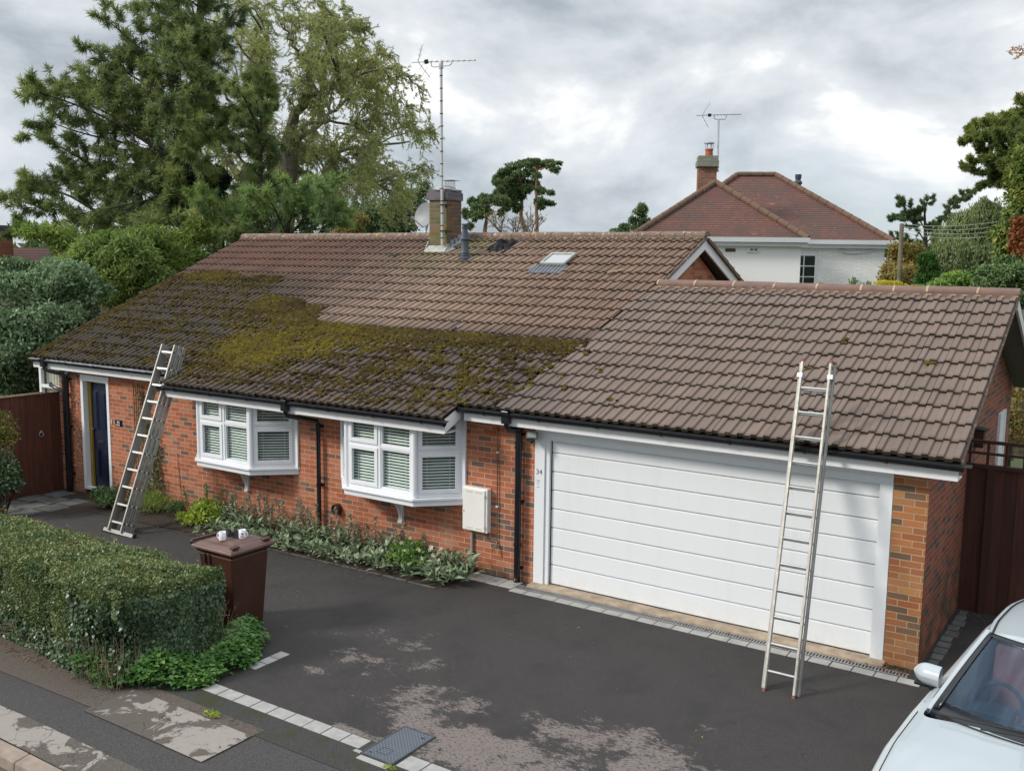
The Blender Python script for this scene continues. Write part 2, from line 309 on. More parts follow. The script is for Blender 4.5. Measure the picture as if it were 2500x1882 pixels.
def tarmac():
    m, nt, b = newmat('driveway_tarmac'); v = oc(nt)
    s = nt.nodes.new('ShaderNodeSeparateXYZ'); nt.links.new(v, s.inputs[0])
    col = ramp(nt, mth(nt, 'ADD', mth(nt, 'MULTIPLY', noise(nt, v, 230, 2, .6), .5), mth(nt, 'MULTIPLY', noise(nt, v, 95, 3, .7), .5)), [(.37, (.009, .0085, .009)), (.5, (.030, .028, .028)), (.61, (.095, .088, .084))])
    col = mixc(nt, mrange(nt, noise(nt, v, .9, 4, .6), .35, .7, 0, .55), col, mixc(nt, 1., col, (.75, .72, .74), 'MULTIPLY'))
    col = mixc(nt, mrange(nt, noise(nt, v, 11, 5, .7), .35, .7, 0, .45), col, mixc(nt, 1., col, (1.55, 1.5, 1.45), 'MULTIPLY'))
    col = mixc(nt, mrange(nt, noise(nt, v, 1.7, 5, .6, .6), .5, .68, 0, .5), col, mixc(nt, 1., col, (.6, .6, .62), 'MULTIPLY'))
    # dried-out pale patches with ragged edges
    fm = nt.nodes.new('ShaderNodeMapping'); fm.inputs['Rotation'].default_value = (0, 0, -.58); fm.inputs['Scale'].default_value = (1, 1.9, 1); nt.links.new(v, fm.inputs[0]); flat = fm.outputs[0]
    n = mth(nt, 'ADD', mth(nt, 'MULTIPLY', noise(nt, v, 2.6, 3, .5, .2), .38), mth(nt, 'MULTIPLY', noise(nt, flat, 9., 14, .85, .3), .62))
    def blob(cx, cy, rx, ry, k):
        dx = mth(nt, 'DIVIDE', mth(nt, 'ADD', s.outputs[0], -cx), rx); dy = mth(nt, 'DIVIDE', mth(nt, 'ADD', s.outputs[1], -cy), ry)
        d = mth(nt, 'ADD', mth(nt, 'MULTIPLY', dx, dx), mth(nt, 'MULTIPLY', dy, dy))
        return mrange(nt, d, .25, 1.6, k, 0)
    tot = None
    for bl in ((-.25, -3.0, 1.0, .75, .10), (-.6, -3.75, .22, .1, .14), (.35, -3.95, .25, .2, .08), (1.0, -3.75, .8, .5, .15), (1.9, -4.15, 1.1, .5, .19), (2.9, -3.45, 1.1, .55, .16), (.85, -4.62, .5, .2, .2), (3.55, -2.7, .5, .3, .07), (2.1, -4.9, 1.6, .5, .17), (-.2, -2.5, .6, .2, .08), (3.6, -4.2, 1.1, .6, .14)):
        q = blob(*bl); tot = q if tot is None else mth(nt, 'MAXIMUM', tot, q)
    f = mrange(nt, mth(nt, 'ADD', n, tot), .635, .645)
    f = mth(nt, 'MULTIPLY', f, mrange(nt, mth(nt, 'ADD', noise(nt, flat, 26, 6, .75), mth(nt, 'MULTIPLY', tot, .3)), .485, .505))
    pale = ramp(nt, noise(nt, v, 120, 3, .7), [(.35, (.12, .10, .092)), (.65, (.235, .20, .188))])
    col = mixc(nt, f, col, pale)
    nt.links.new(col, b.inputs['Base Color']); b.inputs['Roughness'].default_value = .82; b.inputs['Specular IOR Level'].default_value = .35
    bump(nt, b, noise(nt, v, 210, 3, .6), .006, .8)
    return m
MT['tarmac'] = tarmac()
def oldasphalt(name, c, pale=None, thr=.6, crack=True, green=0., speck=.5):
    m, nt, b = newmat(name); v = oc(nt)
    col = ramp(nt, noise(nt, v, 130, 2, .6), [(.3, tuple(x*(1-speck) for x in c)), (.5, c), (.7, tuple(x*(1+speck*1.3) for x in c))])
    if pale:
        f = mrange(nt, mth(nt, 'ADD', noise(nt, v, 2.0, 9, .65, .5), pale[1]), thr, thr+.02)
        pc = ramp(nt, noise(nt, v, 170, 2), [(.3, tuple(x*.8 for x in pale[0])), (.7, tuple(x*1.15 for x in pale[0]))])
        col = mixc(nt, f, col, pc)
    if green:
        col = mixc(nt, mrange(nt, noise(nt, v, 3, 5, .65), .5, .65, 0, green), col, (.035, .04, .012))
    if crack:
        vo = nt.nodes.new('ShaderNodeTexVoronoi'); vo.feature = 'DISTANCE_TO_EDGE'; vo.inputs['Scale'].default_value = 4.2
        wv = mixc(nt, .22, v, noise_col(nt, v, 5)); nt.links.new(wv, vo.inputs['Vector'])
        cf = mth(nt, 'MULTIPLY', mrange(nt, vo.outputs['Distance'], .006, .02, 1, 0), mrange(nt, noise(nt, v, 1.7, 2), .45, .55))
        col = mixc(nt, mth(nt, 'MULTIPLY', cf, .75), col, (.03, .025, .02))
    nt.links.new(col, b.inputs['Base Color']); b.inputs['Roughness'].default_value = .85; b.inputs['Specular IOR Level'].default_value = .3
    bump(nt, b, noise(nt, v, 140, 3, .6), .008, .8)
    return m
def noise_col(nt, v, s):
    n = nt.nodes.new('ShaderNodeTexNoise'); n.inputs['Scale'].default_value = s; nt.links.new(v, n.inputs['Vector']); return n.outputs['Color']
MT['pave_dark'] = oldasphalt('dark_pavement', (.060, .056, .056), crack=False, speck=.55)
MT['pave_green'] = oldasphalt('mossy_tarmac', (.045, .044, .042), crack=False, green=.75, speck=.6)
MT['pave_brown'] = oldasphalt('old_brown_pavement', (.095, .078, .066), ((.26, .235, .21), .0), .66)
MT['pave_pale'] = oldasphalt('pale_cracked_pavement', (.10, .086, .074), ((.29, .265, .24), .05), .55)
MT['road'] = oldasphalt('road_asphalt', (.09, .078, .066), crack=False)
MT['grassland'] = simple('distant_ground', (.055, .075, .03), .95, .4, .05)
def checker():
    m, nt, b = newmat('tread_plate'); v = oc(nt)
    def lines(ang):
        mp = nt.nodes.new('ShaderNodeMapping'); mp.inputs['Rotation'].default_value = (0, 0, ang); mp.inputs['Scale'].default_value = (36, 36, 1); nt.links.new(v, mp.inputs[0])
        t = nt.nodes.new('ShaderNodeTexBrick'); t.inputs['Scale'].default_value = 1; t.inputs['Brick Width'].default_value = 1.3; t.inputs['Row Height'].default_value = 1.0
        t.inputs['Mortar Size'].default_value = .36; t.inputs['Mortar Smooth'].default_value = .1; nt.links.new(mp.outputs[0], t.inputs['Vector'])
        return mth(nt, 'SUBTRACT', 1.0, t.outputs['Fac'])
    h = mth(nt, 'MAXIMUM', mth(nt, 'MULTIPLY', lines(.785), .9), 0.)
    col = mixc(nt, h, (.085, .10, .125), (.24, .27, .31))
    col = mixc(nt, mrange(nt, noise(nt, v, 7, 4), .4, .7, 0, .6), col, (.13, .14, .155))
    nt.links.new(col, b.inputs['Base Color']); b.inputs['Metallic'].default_value = .35; b.inputs['Roughness'].default_value = .5
    bump(nt, b, h, .006, 1.)
    return m
MT['tread'] = checker()
def fartile():
    m, nt, b = newmat('far_clay_tiles'); v = oc(nt)
    s = nt.nodes.new('ShaderNodeSeparateXYZ'); nt.links.new(v, s.inputs[0])
    cmb = nt.nodes.new('ShaderNodeCombineXYZ')
    nt.links.new(mth(nt, 'ADD', mth(nt, 'MULTIPLY', s.outputs[0], .83), mth(nt, 'MULTIPLY', s.outputs[1], .55)), cmb.inputs[0]); nt.links.new(s.outputs[2], cmb.inputs[1])
    t = nt.nodes.new('ShaderNodeTexBrick'); t.inputs['Scale'].default_value = 1; t.inputs['Brick Width'].default_value = .17; t.inputs['Row Height'].default_value = .075
    t.inputs['Mortar Size'].default_value = .008; t.inputs['Mortar Smooth'].default_value = .4
    t.inputs['Color1'].default_value = (0, 0, 0, 1); t.inputs['Color2'].default_value = (1, 1, 1, 1)
    nt.links.new(cmb.outputs[0], t.inputs['Vector'])
    col = ramp(nt, t.outputs['Color'], [(0, (.14, .054, .04)), (.4, (.140, .062, .047)), (.75, (.175, .074, .054)), (1, (.095, .052, .043))])
    col = mixc(nt, mrange(nt, noise(nt, v, .8, 5, .65), .42, .62, 0, .8), col, (.085, .055, .048))
    col = mixc(nt, mrange(nt, noise(nt, v, 2.6, 5, .65), .64, .7, 0, .7), col, (.33, .15, .09))
    zz = mth(nt, 'FRACT', mth(nt, 'DIVIDE', s.outputs[2], .085)); ln_ = mrange(nt, zz, .22, .30, 1, 0)
    col = mixc(nt, mth(nt, 'MULTIPLY', ln_, .75), col, (.035, .02, .016))
    nt.links.new(col, b.inputs['Base Color']); b.inputs['Roughness'].default_value = .85
    bump(nt, b, mth(nt, 'MULTIPLY', t.outputs['Fac'], -1.), .03, .8)
    return m
MT['far_tile'] = fartile()
# foliage
MT['pine'] = leafmat('pine_needles', [(0, (.026, .040, .020)), (.35, (.066, .090, .034)), (.65, (.12, .150, .048)), (1, (.185, .20, .065))], .4, gain=1.8)
MT['pine_blue'] = leafmat('blue_pine_needles', [(0, (.026, .052, .028)), (.4, (.065, .11, .045)), (.75, (.13, .18, .055)), (1, (.19, .23, .055))], .4, gain=1.8)
MT['willow'] = leafmat('willow_leaves', [(0, (.055, .065, .025)), (.4, (.10, .115, .04)), (.75, (.16, .17, .06)), (1, (.21, .20, .07))], .5, gain=2.3)
MT['ivy'] = leafmat('dark_ivy', [(0, (.006, .014, .010)), (.6, (.014, .03, .018)), (1, (.025, .05, .026))], .1)
MT['shrub_grey'] = leafmat('grey_green_leaves', [(0, (.022, .042, .022)), (.45, (.065, .105, .052)), (.8, (.15, .20, .11)), (1, (.26, .30, .18))], .3, .4, gain=1.75)
MT['ash'] = leafmat('yellow_green_leaves', [(0, (.03, .055, .016)), (.4, (.075, .115, .028)), (.75, (.14, .18, .04)), (1, (.21, .215, .055))], .4, gain=1.8)
MT['scots'] = leafmat('scots_needles', [(0, (.03, .055, .024)), (.5, (.06, .09, .036)), (1, (.11, .14, .05))], .35, vs=.3)
MT['farleaf'] = leafmat('far_leaves', [(0, (.04, .065, .035)), (.5, (.075, .11, .05)), (1, (.12, .15, .06))], .3, vs=.3)
MT['conifer'] = leafmat('cypress_green', [(0, (.022, .036, .014)), (.4, (.055, .08, .025)), (.75, (.12, .145, .035)), (1, (.19, .20, .05))], .35, gain=1.8)
MT['cypress'] = leafmat('dark_cypress', [(0, (.012, .04, .01)), (.6, (.035, .085, .018)), (1, (.07, .13, .03))], .2)
MT['weep'] = leafmat('birch_leaves', [(0, (.05, .07, .03)), (.5, (.095, .125, .05)), (1, (.17, .19, .085))], .4, gain=1.7)
MT['autumn'] = leafmat('autumn_leaves', [(0, (.05, .075, .02)), (.4, (.13, .14, .03)), (.7, (.26, .20, .03)), (1, (.38, .22, .035))], .35, gain=1.0)
MT['turning'] = leafmat('turning_leaves', [(0, (.035, .065, .022)), (.4, (.08, .125, .035)), (.75, (.16, .18, .04)), (1, (.32, .23, .04))], .35)
MT['rust'] = leafmat('rusty_leaves', [(0, (.13, .045, .018)), (.6, (.26, .09, .03)), (1, (.34, .20, .04))], .3, gain=1.0)
MT['brownshrub'] = leafmat('tawny_leaves', [(0, (.08, .07, .025)), (.5, (.17, .14, .045)), (1, (.26, .18, .05))], .35)
MT['yellowshrub'] = leafmat('golden_leaves', [(0, (.10, .12, .02)), (.5, (.28, .25, .03)), (1, (.42, .35, .04))], .35)
MT['bright'] = leafmat('bright_green_leaves', [(0, (.03, .06, .02)), (.45, (.07, .13, .035)), (.8, (.17, .25, .05)), (1, (.28, .33, .06))], .35)
MT['midgreen'] = leafmat('mid_green_leaves', [(0, (.025, .045, .020)), (.5, (.06, .10, .038)), (1, (.13, .18, .06))], .25)
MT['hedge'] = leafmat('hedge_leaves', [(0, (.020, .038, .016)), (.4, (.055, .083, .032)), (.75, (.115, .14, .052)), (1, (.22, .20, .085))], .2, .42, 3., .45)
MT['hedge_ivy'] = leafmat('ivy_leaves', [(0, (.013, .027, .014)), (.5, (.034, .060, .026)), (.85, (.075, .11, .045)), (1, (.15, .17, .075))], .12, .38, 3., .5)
MT['groundleaf'] = leafmat('ground_cover_leaves', [(0, (.018, .045, .014)), (.5, (.045, .105, .026)), (1, (.095, .17, .04))], .22, .42, 3., .4)
MT['lamb'] = leafmat('silver_leaves', [(0, (.09, .135, .075)), (.5, (.19, .245, .145)), (1, (.36, .40, .28))], .12, .8, 3., .1, gain=1.15)
MT['lime'] = leafmat('lime_leaves', [(0, (.06, .10, .02)), (.5, (.18, .24, .035)), (1, (.34, .36, .05))], .35)
MT['dry'] = leafmat('dry_stalks', [(0, (.16, .12, .075)), (.5, (.28, .23, .16)), (1, (.42, .37, .27))], .2, gain=1.25)
MT['petal'] = leafmat('white_petals', [(0, (.65, .66, .50)), (1, (.80, .80, .70))], .3, gain=1.0)
MT['core'] = simple('hedge_inside', (.022, .018, .012), .95, .4, 12, bd=.03, bs=30)
MT['moss'] = leafmat('moss', [(0, (.032, .024, .011)), (.3, (.060, .045, .017)), (.62, (.092, .073, .016)), (1, (.165, .130, .014))], .0, .95, 1.2, .05, gain=.85)
MT['fallen'] = leafmat('fallen_leaves', [(0, (.10, .045, .02)), (.6, (.22, .11, .04)), (1, (.35, .22, .05))], .1, gain=1.0)
# ------------------------------------------------------------------ object helpers
def tag(o, label=None, cat=None, group=None, kind=None):
    if label: o['label'] = label
    if cat: o['category'] = cat
    if group: o['group'] = group
    if kind: o['kind'] = kind
    return o
ORI = {}
def thing(name, loc, label, cat, group=None):
    o = bpy.data.objects.new(name, None); COL.objects.link(o); o.location = loc; o.empty_display_size = .1
    ORI[o.name] = np.array(loc, float); return tag(o, label, cat, group)
def link(name, me, mat, parent=None, base=None):
    o = bpy.data.objects.new(name, me); COL.objects.link(o)
    if mat is not None:
        for m in (mat if isinstance(mat, (list, tuple)) else [mat]): me.materials.append(m)
    if parent is not None:
        o.parent = parent; ORI[o.name] = ORI[parent.name]; 
        me.transform(Matrix.Translation(Vector(-ORI[parent.name])))
    else:
        b = np.zeros(3) if base is None else np.array(base, float)
        o.location = b; ORI[o.name] = b; me.transform(Matrix.Translation(Vector(-b)))
    return o
class MB:
    def __init__(s): s.v = []; s.f = []; s.m = []; s.r = []; s.l = []; s.cm = 0; s.cr = .5
    def face(s, idx, lip=0.): s.f.append(idx); s.m.append(s.cm); s.r.append(s.cr); s.l.append(lip)
    def poly(s, pts, lip=0.):
        n = len(s.v); s.v += [tuple(map(float, p)) for p in pts]; s.face(list(range(n, n+len(pts))), lip)
    def box(s, a, b, M=None):
        (x0, y0, z0), (x1, y1, z1) = a, b
        P = [(x0, y0, z0), (x1, y0, z0), (x1, y1, z0), (x0, y1, z0), (x0, y0, z1), (x1, y0, z1), (x1, y1, z1), (x0, y1, z1)]
        s.hexa(P if M is None else [tuple(M @ Vector(p)) for p in P])
    def hexa(s, P):
        n = len(s.v); s.v += [tuple(map(float, p)) for p in P]
        for q in ((0, 3, 2, 1), (4, 5, 6, 7), (0, 1, 5, 4), (1, 2, 6, 5), (2, 3, 7, 6), (3, 0, 4, 7)): s.face([n+i for i in q])
    def beam(s, a, b, w, h, upv=(0, 0, 1)):
        a = Vector(a); b = Vector(b); d = (b-a).normalized(); x = d.cross(Vector(upv))
        if x.length < 1e-5: x = d.cross(Vector((1, 0, 0)))
        x.normalize(); z = x.cross(d).normalized(); P = []
        for c in (a, b):
            P += [c-x*w/2-z*h/2, c+x*w/2-z*h/2, c+x*w/2+z*h/2, c-x*w/2+z*h/2]
        n = len(s.v); s.v += [tuple(p) for p in P]
        for q in ((0, 1, 2, 3), (7, 6, 5, 4), (0, 4, 5, 1), (1, 5, 6, 2), (2, 6, 7, 3), (3, 7, 4, 0)): s.face([n+i for i in q])
    def tube(s, pts, r, n=8, cap=True, close=False):
        pts = [Vector(p) for p in pts]; k = len(pts); rr = r if hasattr(r, '__len__') else [r]*k
        base = len(s.v); u = None
        for i, p in enumerate(pts):
            if close: t = pts[(i+1) % k]-pts[i-1]
            else: t = (pts[min(i+1, k-1)]-pts[max(i-1, 0)])
            t.normalize()
            if u is None:
                u = t.cross(Vector((0, 0, 1)));
                if u.length < .05: u = t.cross(Vector((1, 0, 0)))
            u = (u - t*u.dot(t)); u.normalize(); w_ = t.cross(u)
            for j in range(n):
                a = 2*math.pi*j/n; q = p+(u*math.cos(a)+w_*math.sin(a))*rr[i]; s.v.append(tuple(q))
        for i in range(k if close else k-1):
            i2 = (i+1) % k
            for j in range(n):
                j2 = (j+1) % n; s.face([base+i*n+j, base+i*n+j2, base+i2*n+j2, base+i2*n+j])
        if cap and not close:
            s.face([base+j for j in range(n)][::-1]); s.face([base+(k-1)*n+j for j in range(n)])
    def lathe(s, c, prof, n=20, axis=None):
        c = Vector(c); base = len(s.v)
        ax = Vector(axis or (0, 0, 1)).normalized(); x = ax.cross(Vector((0, 1, 0)));
        if x.length < .1: x = ax.cross(Vector((1, 0, 0)))
        x.normalize(); y = ax.cross(x)
        for r, z in prof:
            for j in range(n):
                a = 2*math.pi*j/n; s.v.append(tuple(c+ax*z+(x*math.cos(a)+y*math.sin(a))*r))
        for i in range(len(prof)-1):
            for j in range(n):
                j2 = (j+1) % n; s.face([base+i*n+j, base+i*n+j2, base+(i+1)*n+j2, base+(i+1)*n+j])
    def prism(s, pts, d):
        """closed polygon pts extruded by vector d"""
        n = len(s.v); k = len(pts); d = np.array(d, float)
        s.v += [tuple(map(float, p)) for p in pts]+[tuple(np.array(p, float)+d) for p in pts]
        s.face([n+i for i in range(k)][::-1]); s.face([n+k+i for i in range(k)])
        for i in range(k):
            j = (i+1) % k; s.face([n+i, n+j, n+k+j, n+k+i])
    def grid(s, rows, lip=None):
        n = len(s.v); a = len(rows); b = len(rows[0])
        for r in rows: s.v += [tuple(map(float, p)) for p in r]
        for i in range(a-1):
            for j in range(b-1): s.face([n+i*b+j, n+i*b+j+1, n+(i+1)*b+j+1, n+(i+1)*b+j])
    def build(s, name, mat, parent=None, smooth=False, base=None, attr=False, bevel=0, recalc=True):
        me = bpy.data.meshes.new(name); me.from_pydata(s.v, [], s.f)
        me.polygons.foreach_set('material_index', s.m)
        if recalc and len(s.f) < 20000:
            import bmesh
            bm = bmesh.new(); bm.from_mesh(me); bmesh.ops.recalc_face_normals(bm, faces=bm.faces); bm.to_mesh(me); bm.free()
        if attr:
            a = me.attributes.new('rnd', 'FLOAT', 'FACE'); a.data.foreach_set('value', s.r)
            a = me.attributes.new('lip', 'FLOAT', 'FACE'); a.data.foreach_set('value', s.l)
        if smooth:
            me.polygons.foreach_set('use_smooth', [True]*len(s.f))
            try: me.set_sharp_from_angle(angle=R_(38))
            except Exception: pass
        o = link(name, me, mat, parent, base)
        if bevel:
            md = o.modifiers.new('b', 'BEVEL'); md.width = bevel; md.segments = 2; md.limit_method = 'ANGLE'; md.angle_limit = R_(35)
        return o
def build_split(m, name, mat, parent=None, **kw):
    """each loose piece of m becomes a part of its own"""
    par = list(range(len(m.v)))
    def fd(a):
        while par[a] != a: par[a] = par[par[a]]; a = par[a]
        return a
    for f in m.f:
        for q in f[1:]: par[fd(q)] = fd(f[0])
    gr = {}
    for i, f in enumerate(m.f): gr.setdefault(fd(f[0]), []).append(i)
    out = []
    for fs in gr.values():
        n = MB(); mp = {}
        for i in fs:
            for q in m.f[i]:
                if q not in mp: mp[q] = len(n.v); n.v.append(m.v[q])
            n.f.append([mp[q] for q in m.f[i]]); n.m.append(m.m[i]); n.r.append(m.r[i]); n.l.append(m.l[i])
        out.append(n.build(name, mat, parent, **kw))
    return out
def leaves_mesh(name, V, mat, parent=None, rnd=None, base=None, k=4, smooth=False):
    """V: (n,k,3) array of polygons; one loose polygon per leaf"""
    V = np.ascontiguousarray(V, dtype=np.float32); n = len(V)
    me = bpy.data.meshes.new(name); me.vertices.add(n*k); me.vertices.foreach_set('co', V.ravel())
    me.loops.add(n*k); me.loops.foreach_set('vertex_index', np.arange(n*k, dtype=np.int32))
    me.polygons.add(n); me.polygons.foreach_set('loop_start', np.arange(0, n*k, k, dtype=np.int32))
    me.update(calc_edges=True)
    a = me.attributes.new('rnd', 'FLOAT', 'FACE'); a.data.foreach_set('value', (rnd if rnd is not None else np.random.rand(n)).astype(np.float32))
    return link(name, me, mat, parent, base)
def unit(a): return a/np.maximum(np.linalg.norm(a, axis=-1, keepdims=True), 1e-9)
def leafquads(P, D, Ln, Wd, rng, lift=.25, up_=None, mid=.45):
    """diamond leaves from points P along D"""
    n = len(P); D = unit(D); Q = rng.normal(size=(n, 3)) if up_ is None else up_+rng.normal(size=(n, 3))*.45
    S = unit(np.cross(D, Q)); U = unit(np.cross(S, D))
    Ln = np.broadcast_to(Ln, (n,))[:, None]; Wd = np.broadcast_to(Wd, (n,))[:, None]
    a = P; b = P+D*Ln*mid+S*Wd/2+U*Wd*lift; c = P+D*Ln-U*Ln*.12; d = P+D*Ln*mid-S*Wd/2+U*Wd*lift
    return np.stack([a, b, c, d], 1)
RN = np.random.default_rng
def gz(x): return .024*max(-10., min(x+2, 0))
def gza(x): return .024*np.clip(np.asarray(x)+2, -10, 0)
def sheet(name, x0, x1, y0, y1, dz, mat, label=None, cat=None, kind='structure'):
    xs = sorted(set([x0, x1]+[c for c in (-12., -2.) if x0 < c < x1])); mb = MB()
    for a, b in zip(xs[:-1], xs[1:]):
        mb.poly([(a, y0, gz(a)+dz), (b, y0, gz(b)+dz), (b, y1, gz(b)+dz), (a, y1, gz(a)+dz)])
    o = mb.build(name, mat, base=(0, 0, 0), recalc=False); tag(o, label, cat, kind=kind); return o
def text_mesh(name, body, size, loc, rotx, mat, parent=None, rz=0, ext=.001, align='CENTER', sx=1.):
    cu = bpy.data.curves.new(name, 'FONT'); cu.body = body; cu.size = size; cu.extrude = ext; cu.align_x = align; cu.align_y = 'CENTER'
    t = bpy.data.objects.new(name+'_c', cu); COL.objects.link(t)
    dg = bpy.context.evaluated_depsgraph_get(); me = bpy.data.meshes.new_from_object(t.evaluated_get(dg))
    bpy.data.objects.remove(t)
    me.transform(Matrix.Translation(Vector(loc)) @ Matrix.Rotation(rz, 4, 'Z') @ Matrix.Rotation(rotx, 4, 'X') @ Matrix.Diagonal((sx, 1, 1, 1)))
    me.materials.clear()
    return link(name, me, mat, parent, None if parent else loc)

# ------------------------------------------------------------------ ground
TS = math.tan(.4129); CS = math.cos(.4129); SS = math.sin(.4129)
Y0 = -.2949; Z0 = 2.398
def rz_(y): return Z0+(y-Y0)*TS
big = MB()
for a, b, c, d in ((-900, -12, -.50, -.50), (-12, -2, -.50, -.30), (-2, 900, -.30, -.30)):
    big.poly([(a, -400, c), (b, -400, d), (b, 1500, d), (a, 1500, c)])
tag(big.build('ground', MT['grassland'], base=(0, 0, 0), recalc=False), kind='structure')
sheet('driveway', -11.1, 8.5, -4.55, 2.35, 0.0, MT['tarmac'])
sheet('pavement', -16, 12, -6.45, -4.551, -.004, MT['pave_dark'])
sheet('pavement_old_strip', -16, .0, -5.62, -4.98, .004, MT['pave_brown'])
sheet('pavement_pale_patch', -1.72, .0, -5.70, -5.13, .008, MT['pave_pale'])
sheet('pavement_kerb_strip', -16, .0, -6.45, -6.08, .004, MT['pave_pale'])
sheet('pavement_edge_strip', -1.45, 9, -5.1, -4.553, .002, MT['pave_green'])
sheet('road', -40, 40, -14, -6.62, -.11, MT['road'])
kb = MB(); x = -16.
while x < 12:
    kb.cr = random.random(); a, b = x+.004, x+.91
    kb.hexa([(a, -6.62, gz(a)-.2), (b, -6.62, gz(b)-.2), (b, -6.455, gz(b)-.2), (a, -6.455, gz(a)-.2), (a, -6.60, gz(a)-.02), (b, -6.60, gz(b)-.02), (b, -6.455, gz(b)+.004), (a, -6.455, gz(a)+.004)]); x += .915
tag(kb.build('kerb', MT['kerb'], base=(0, -6.5, 0), bevel=.012), kind='structure')
# block edgings: individually laid blocks in one course each
def course(name, pts, mat, dz=.006, gap=.006):
    mb = MB()
    for (x0, y0, x1, y1) in pts:
        h = dz+random.uniform(-.002, .002); g = gap
        mb.hexa([(x0+g, y0+g, gz(x0)-.05), (x1-g, y0+g, gz(x1)-.05), (x1-g, y1-g, gz(x1)-.05), (x0+g, y1-g, gz(x0)-.05), (x0+g, y0+g, gz(x0)+h), (x1-g, y0+g, gz(x1)+h), (x1-g, y1-g, gz(x1)+h), (x0+g, y1-g, gz(x0)+h)])
    return tag(mb.build(name, mat, base=(0, 0, 0), bevel=.004), kind='structure')
random.seed(4)
bl = []; x = -1.2
while x < .9: w_ = .24; bl.append((x, -4.74, min(x+w_, 1.02), -4.56)); x += w_
bl.append((.93, -4.80, 1.03, -4.745))
bl.append((1.04, -4.88, 1.40, -4.80)); x = 1.415
while x < 8: bl.append((x, -4.78-.0, x+.235, -4.56)); x += .235
course('block_edging', bl, MT['concrete'])
course('block_edging', [(-1.25, -4.1+i*.17, -1.1, -4.1+(i+1)*.17) for i in range(3)], MT['concrete'])
bl = []; x = -1.25
while x < 4.75: bl.append((x, -.44 if x > -.5 else -.36, x+.235, -.285 if x > -.45 else -.05)); x += .235
course('block_edging', bl, MT['slab'])
bl = []; x = -6.1
while x < -1.3: bl.append((x, -.90+.04*math.sin(x), x+.235, -.85+.04*math.sin(x))); x += .235
course('bed_edging', bl, MT['flag'], .008)
bl = []; y = .0; random.seed(7)
while y < 2.2:
    bl.append((4.77+random.uniform(0, .03), y, 4.93+random.uniform(-.02, .03), y+.2)); y += .21
course('side_path_blocks', bl, MT['flag'], .012, .012)
bl = []
for i in range(4):
    for j in range(4): bl.append((-11.05+i*.48+(j % 2)*.1, -1.95+j*.46+.1*i, -10.6+i*.48+(j % 2)*.1, -1.52+j*.46+.1*i))
course('old_flagstones', [q for q in bl if q[3] < -.05 and q[2] < -9.2], MT['flag'], .008)
sheet('porch_soil', -11.1, -9.0, -1.3, 0, .002, MT['soil'])
# flower bed soil
o = MB(); rows = []
for xx in np.arange(-8.9, -1.0, .15):
    f = -.86+.04*math.sin(xx) if xx < -1.25 else -.6
    rows.append([(xx, f, gz(xx)+.01), (xx, f*.5, gz(xx)+.05+random.random()*.03), (xx, .0, gz(xx)+.05)])
o.grid(rows); tag(o.build('flower_bed_soil', MT['soil'], base=(0, 0, 0), recalc=False, smooth=True), kind='structure')
# drainage channel
dc = thing('channel_drain', (2.2, -.22, 0), 'galvanised slotted drain channel along the foot of the white garage door', 'drain')
m = MB(); m.box((-.42, -.265, -.04), (4.70, -.255, .004)); m.box((-.42, -.165, -.04), (4.70, -.155, .004)); x = -.40
while x < 4.69: m.box((x, -.2548, -.012), (x+.014, -.1652, .003)); x += .036
m.build('grating', MT['galv'], dc)
m = MB(); m.box((-.42, -.254, -.05), (4.7, -.166, -.03)); m.build('channel', MT['blackmatt'], dc)
sh = MB(); sh.box((-.2, -.15, -.05), (4.42, .10, .03)); tag(sh.build('garage_threshold', MT['sill'], base=(0, 0, 0), bevel=.01), kind='structure')
# manhole
mh = thing('inspection_cover', (1.21, -4.49, 0), 'blue-grey steel tread plate cover set beside the row of pale edging blocks', 'manhole cover')
m = MB(); m.box((1.045, -4.775, -.02), (1.375, -4.195, .012)); m.build('plate', MT['tread'], mh)
m = MB()
for a, b in (((1.025, -4.795), (1.042, -4.175)), ((1.378, -4.795), (1.395, -4.175)), ((1.042, -4.795), (1.378, -4.778)), ((1.042, -4.192), (1.378, -4.175))): m.box((a[0], a[1], -.02), (b[0], b[1], .014))
m.build('frame', simple('dark_steel_frame', (.07, .08, .09), .55, .2, 9, metal=.3), mh)
m = MB()
for a, b in (((1.13, -4.60), (1.25, -4.597)), ((1.13, -4.70), (1.25, -4.697)), ((1.13, -4.697), (1.133, -4.60)), ((1.247, -4.697), (1.25, -4.60)), ((1.30, -4.28), (1.34, -4.265)), ((1.08, -4.74), (1.11, -4.725))): m.box((a[0], a[1], .0115), (b[0], b[1], .0135))
m.build('key_slot', MT['blackmatt'], mh)
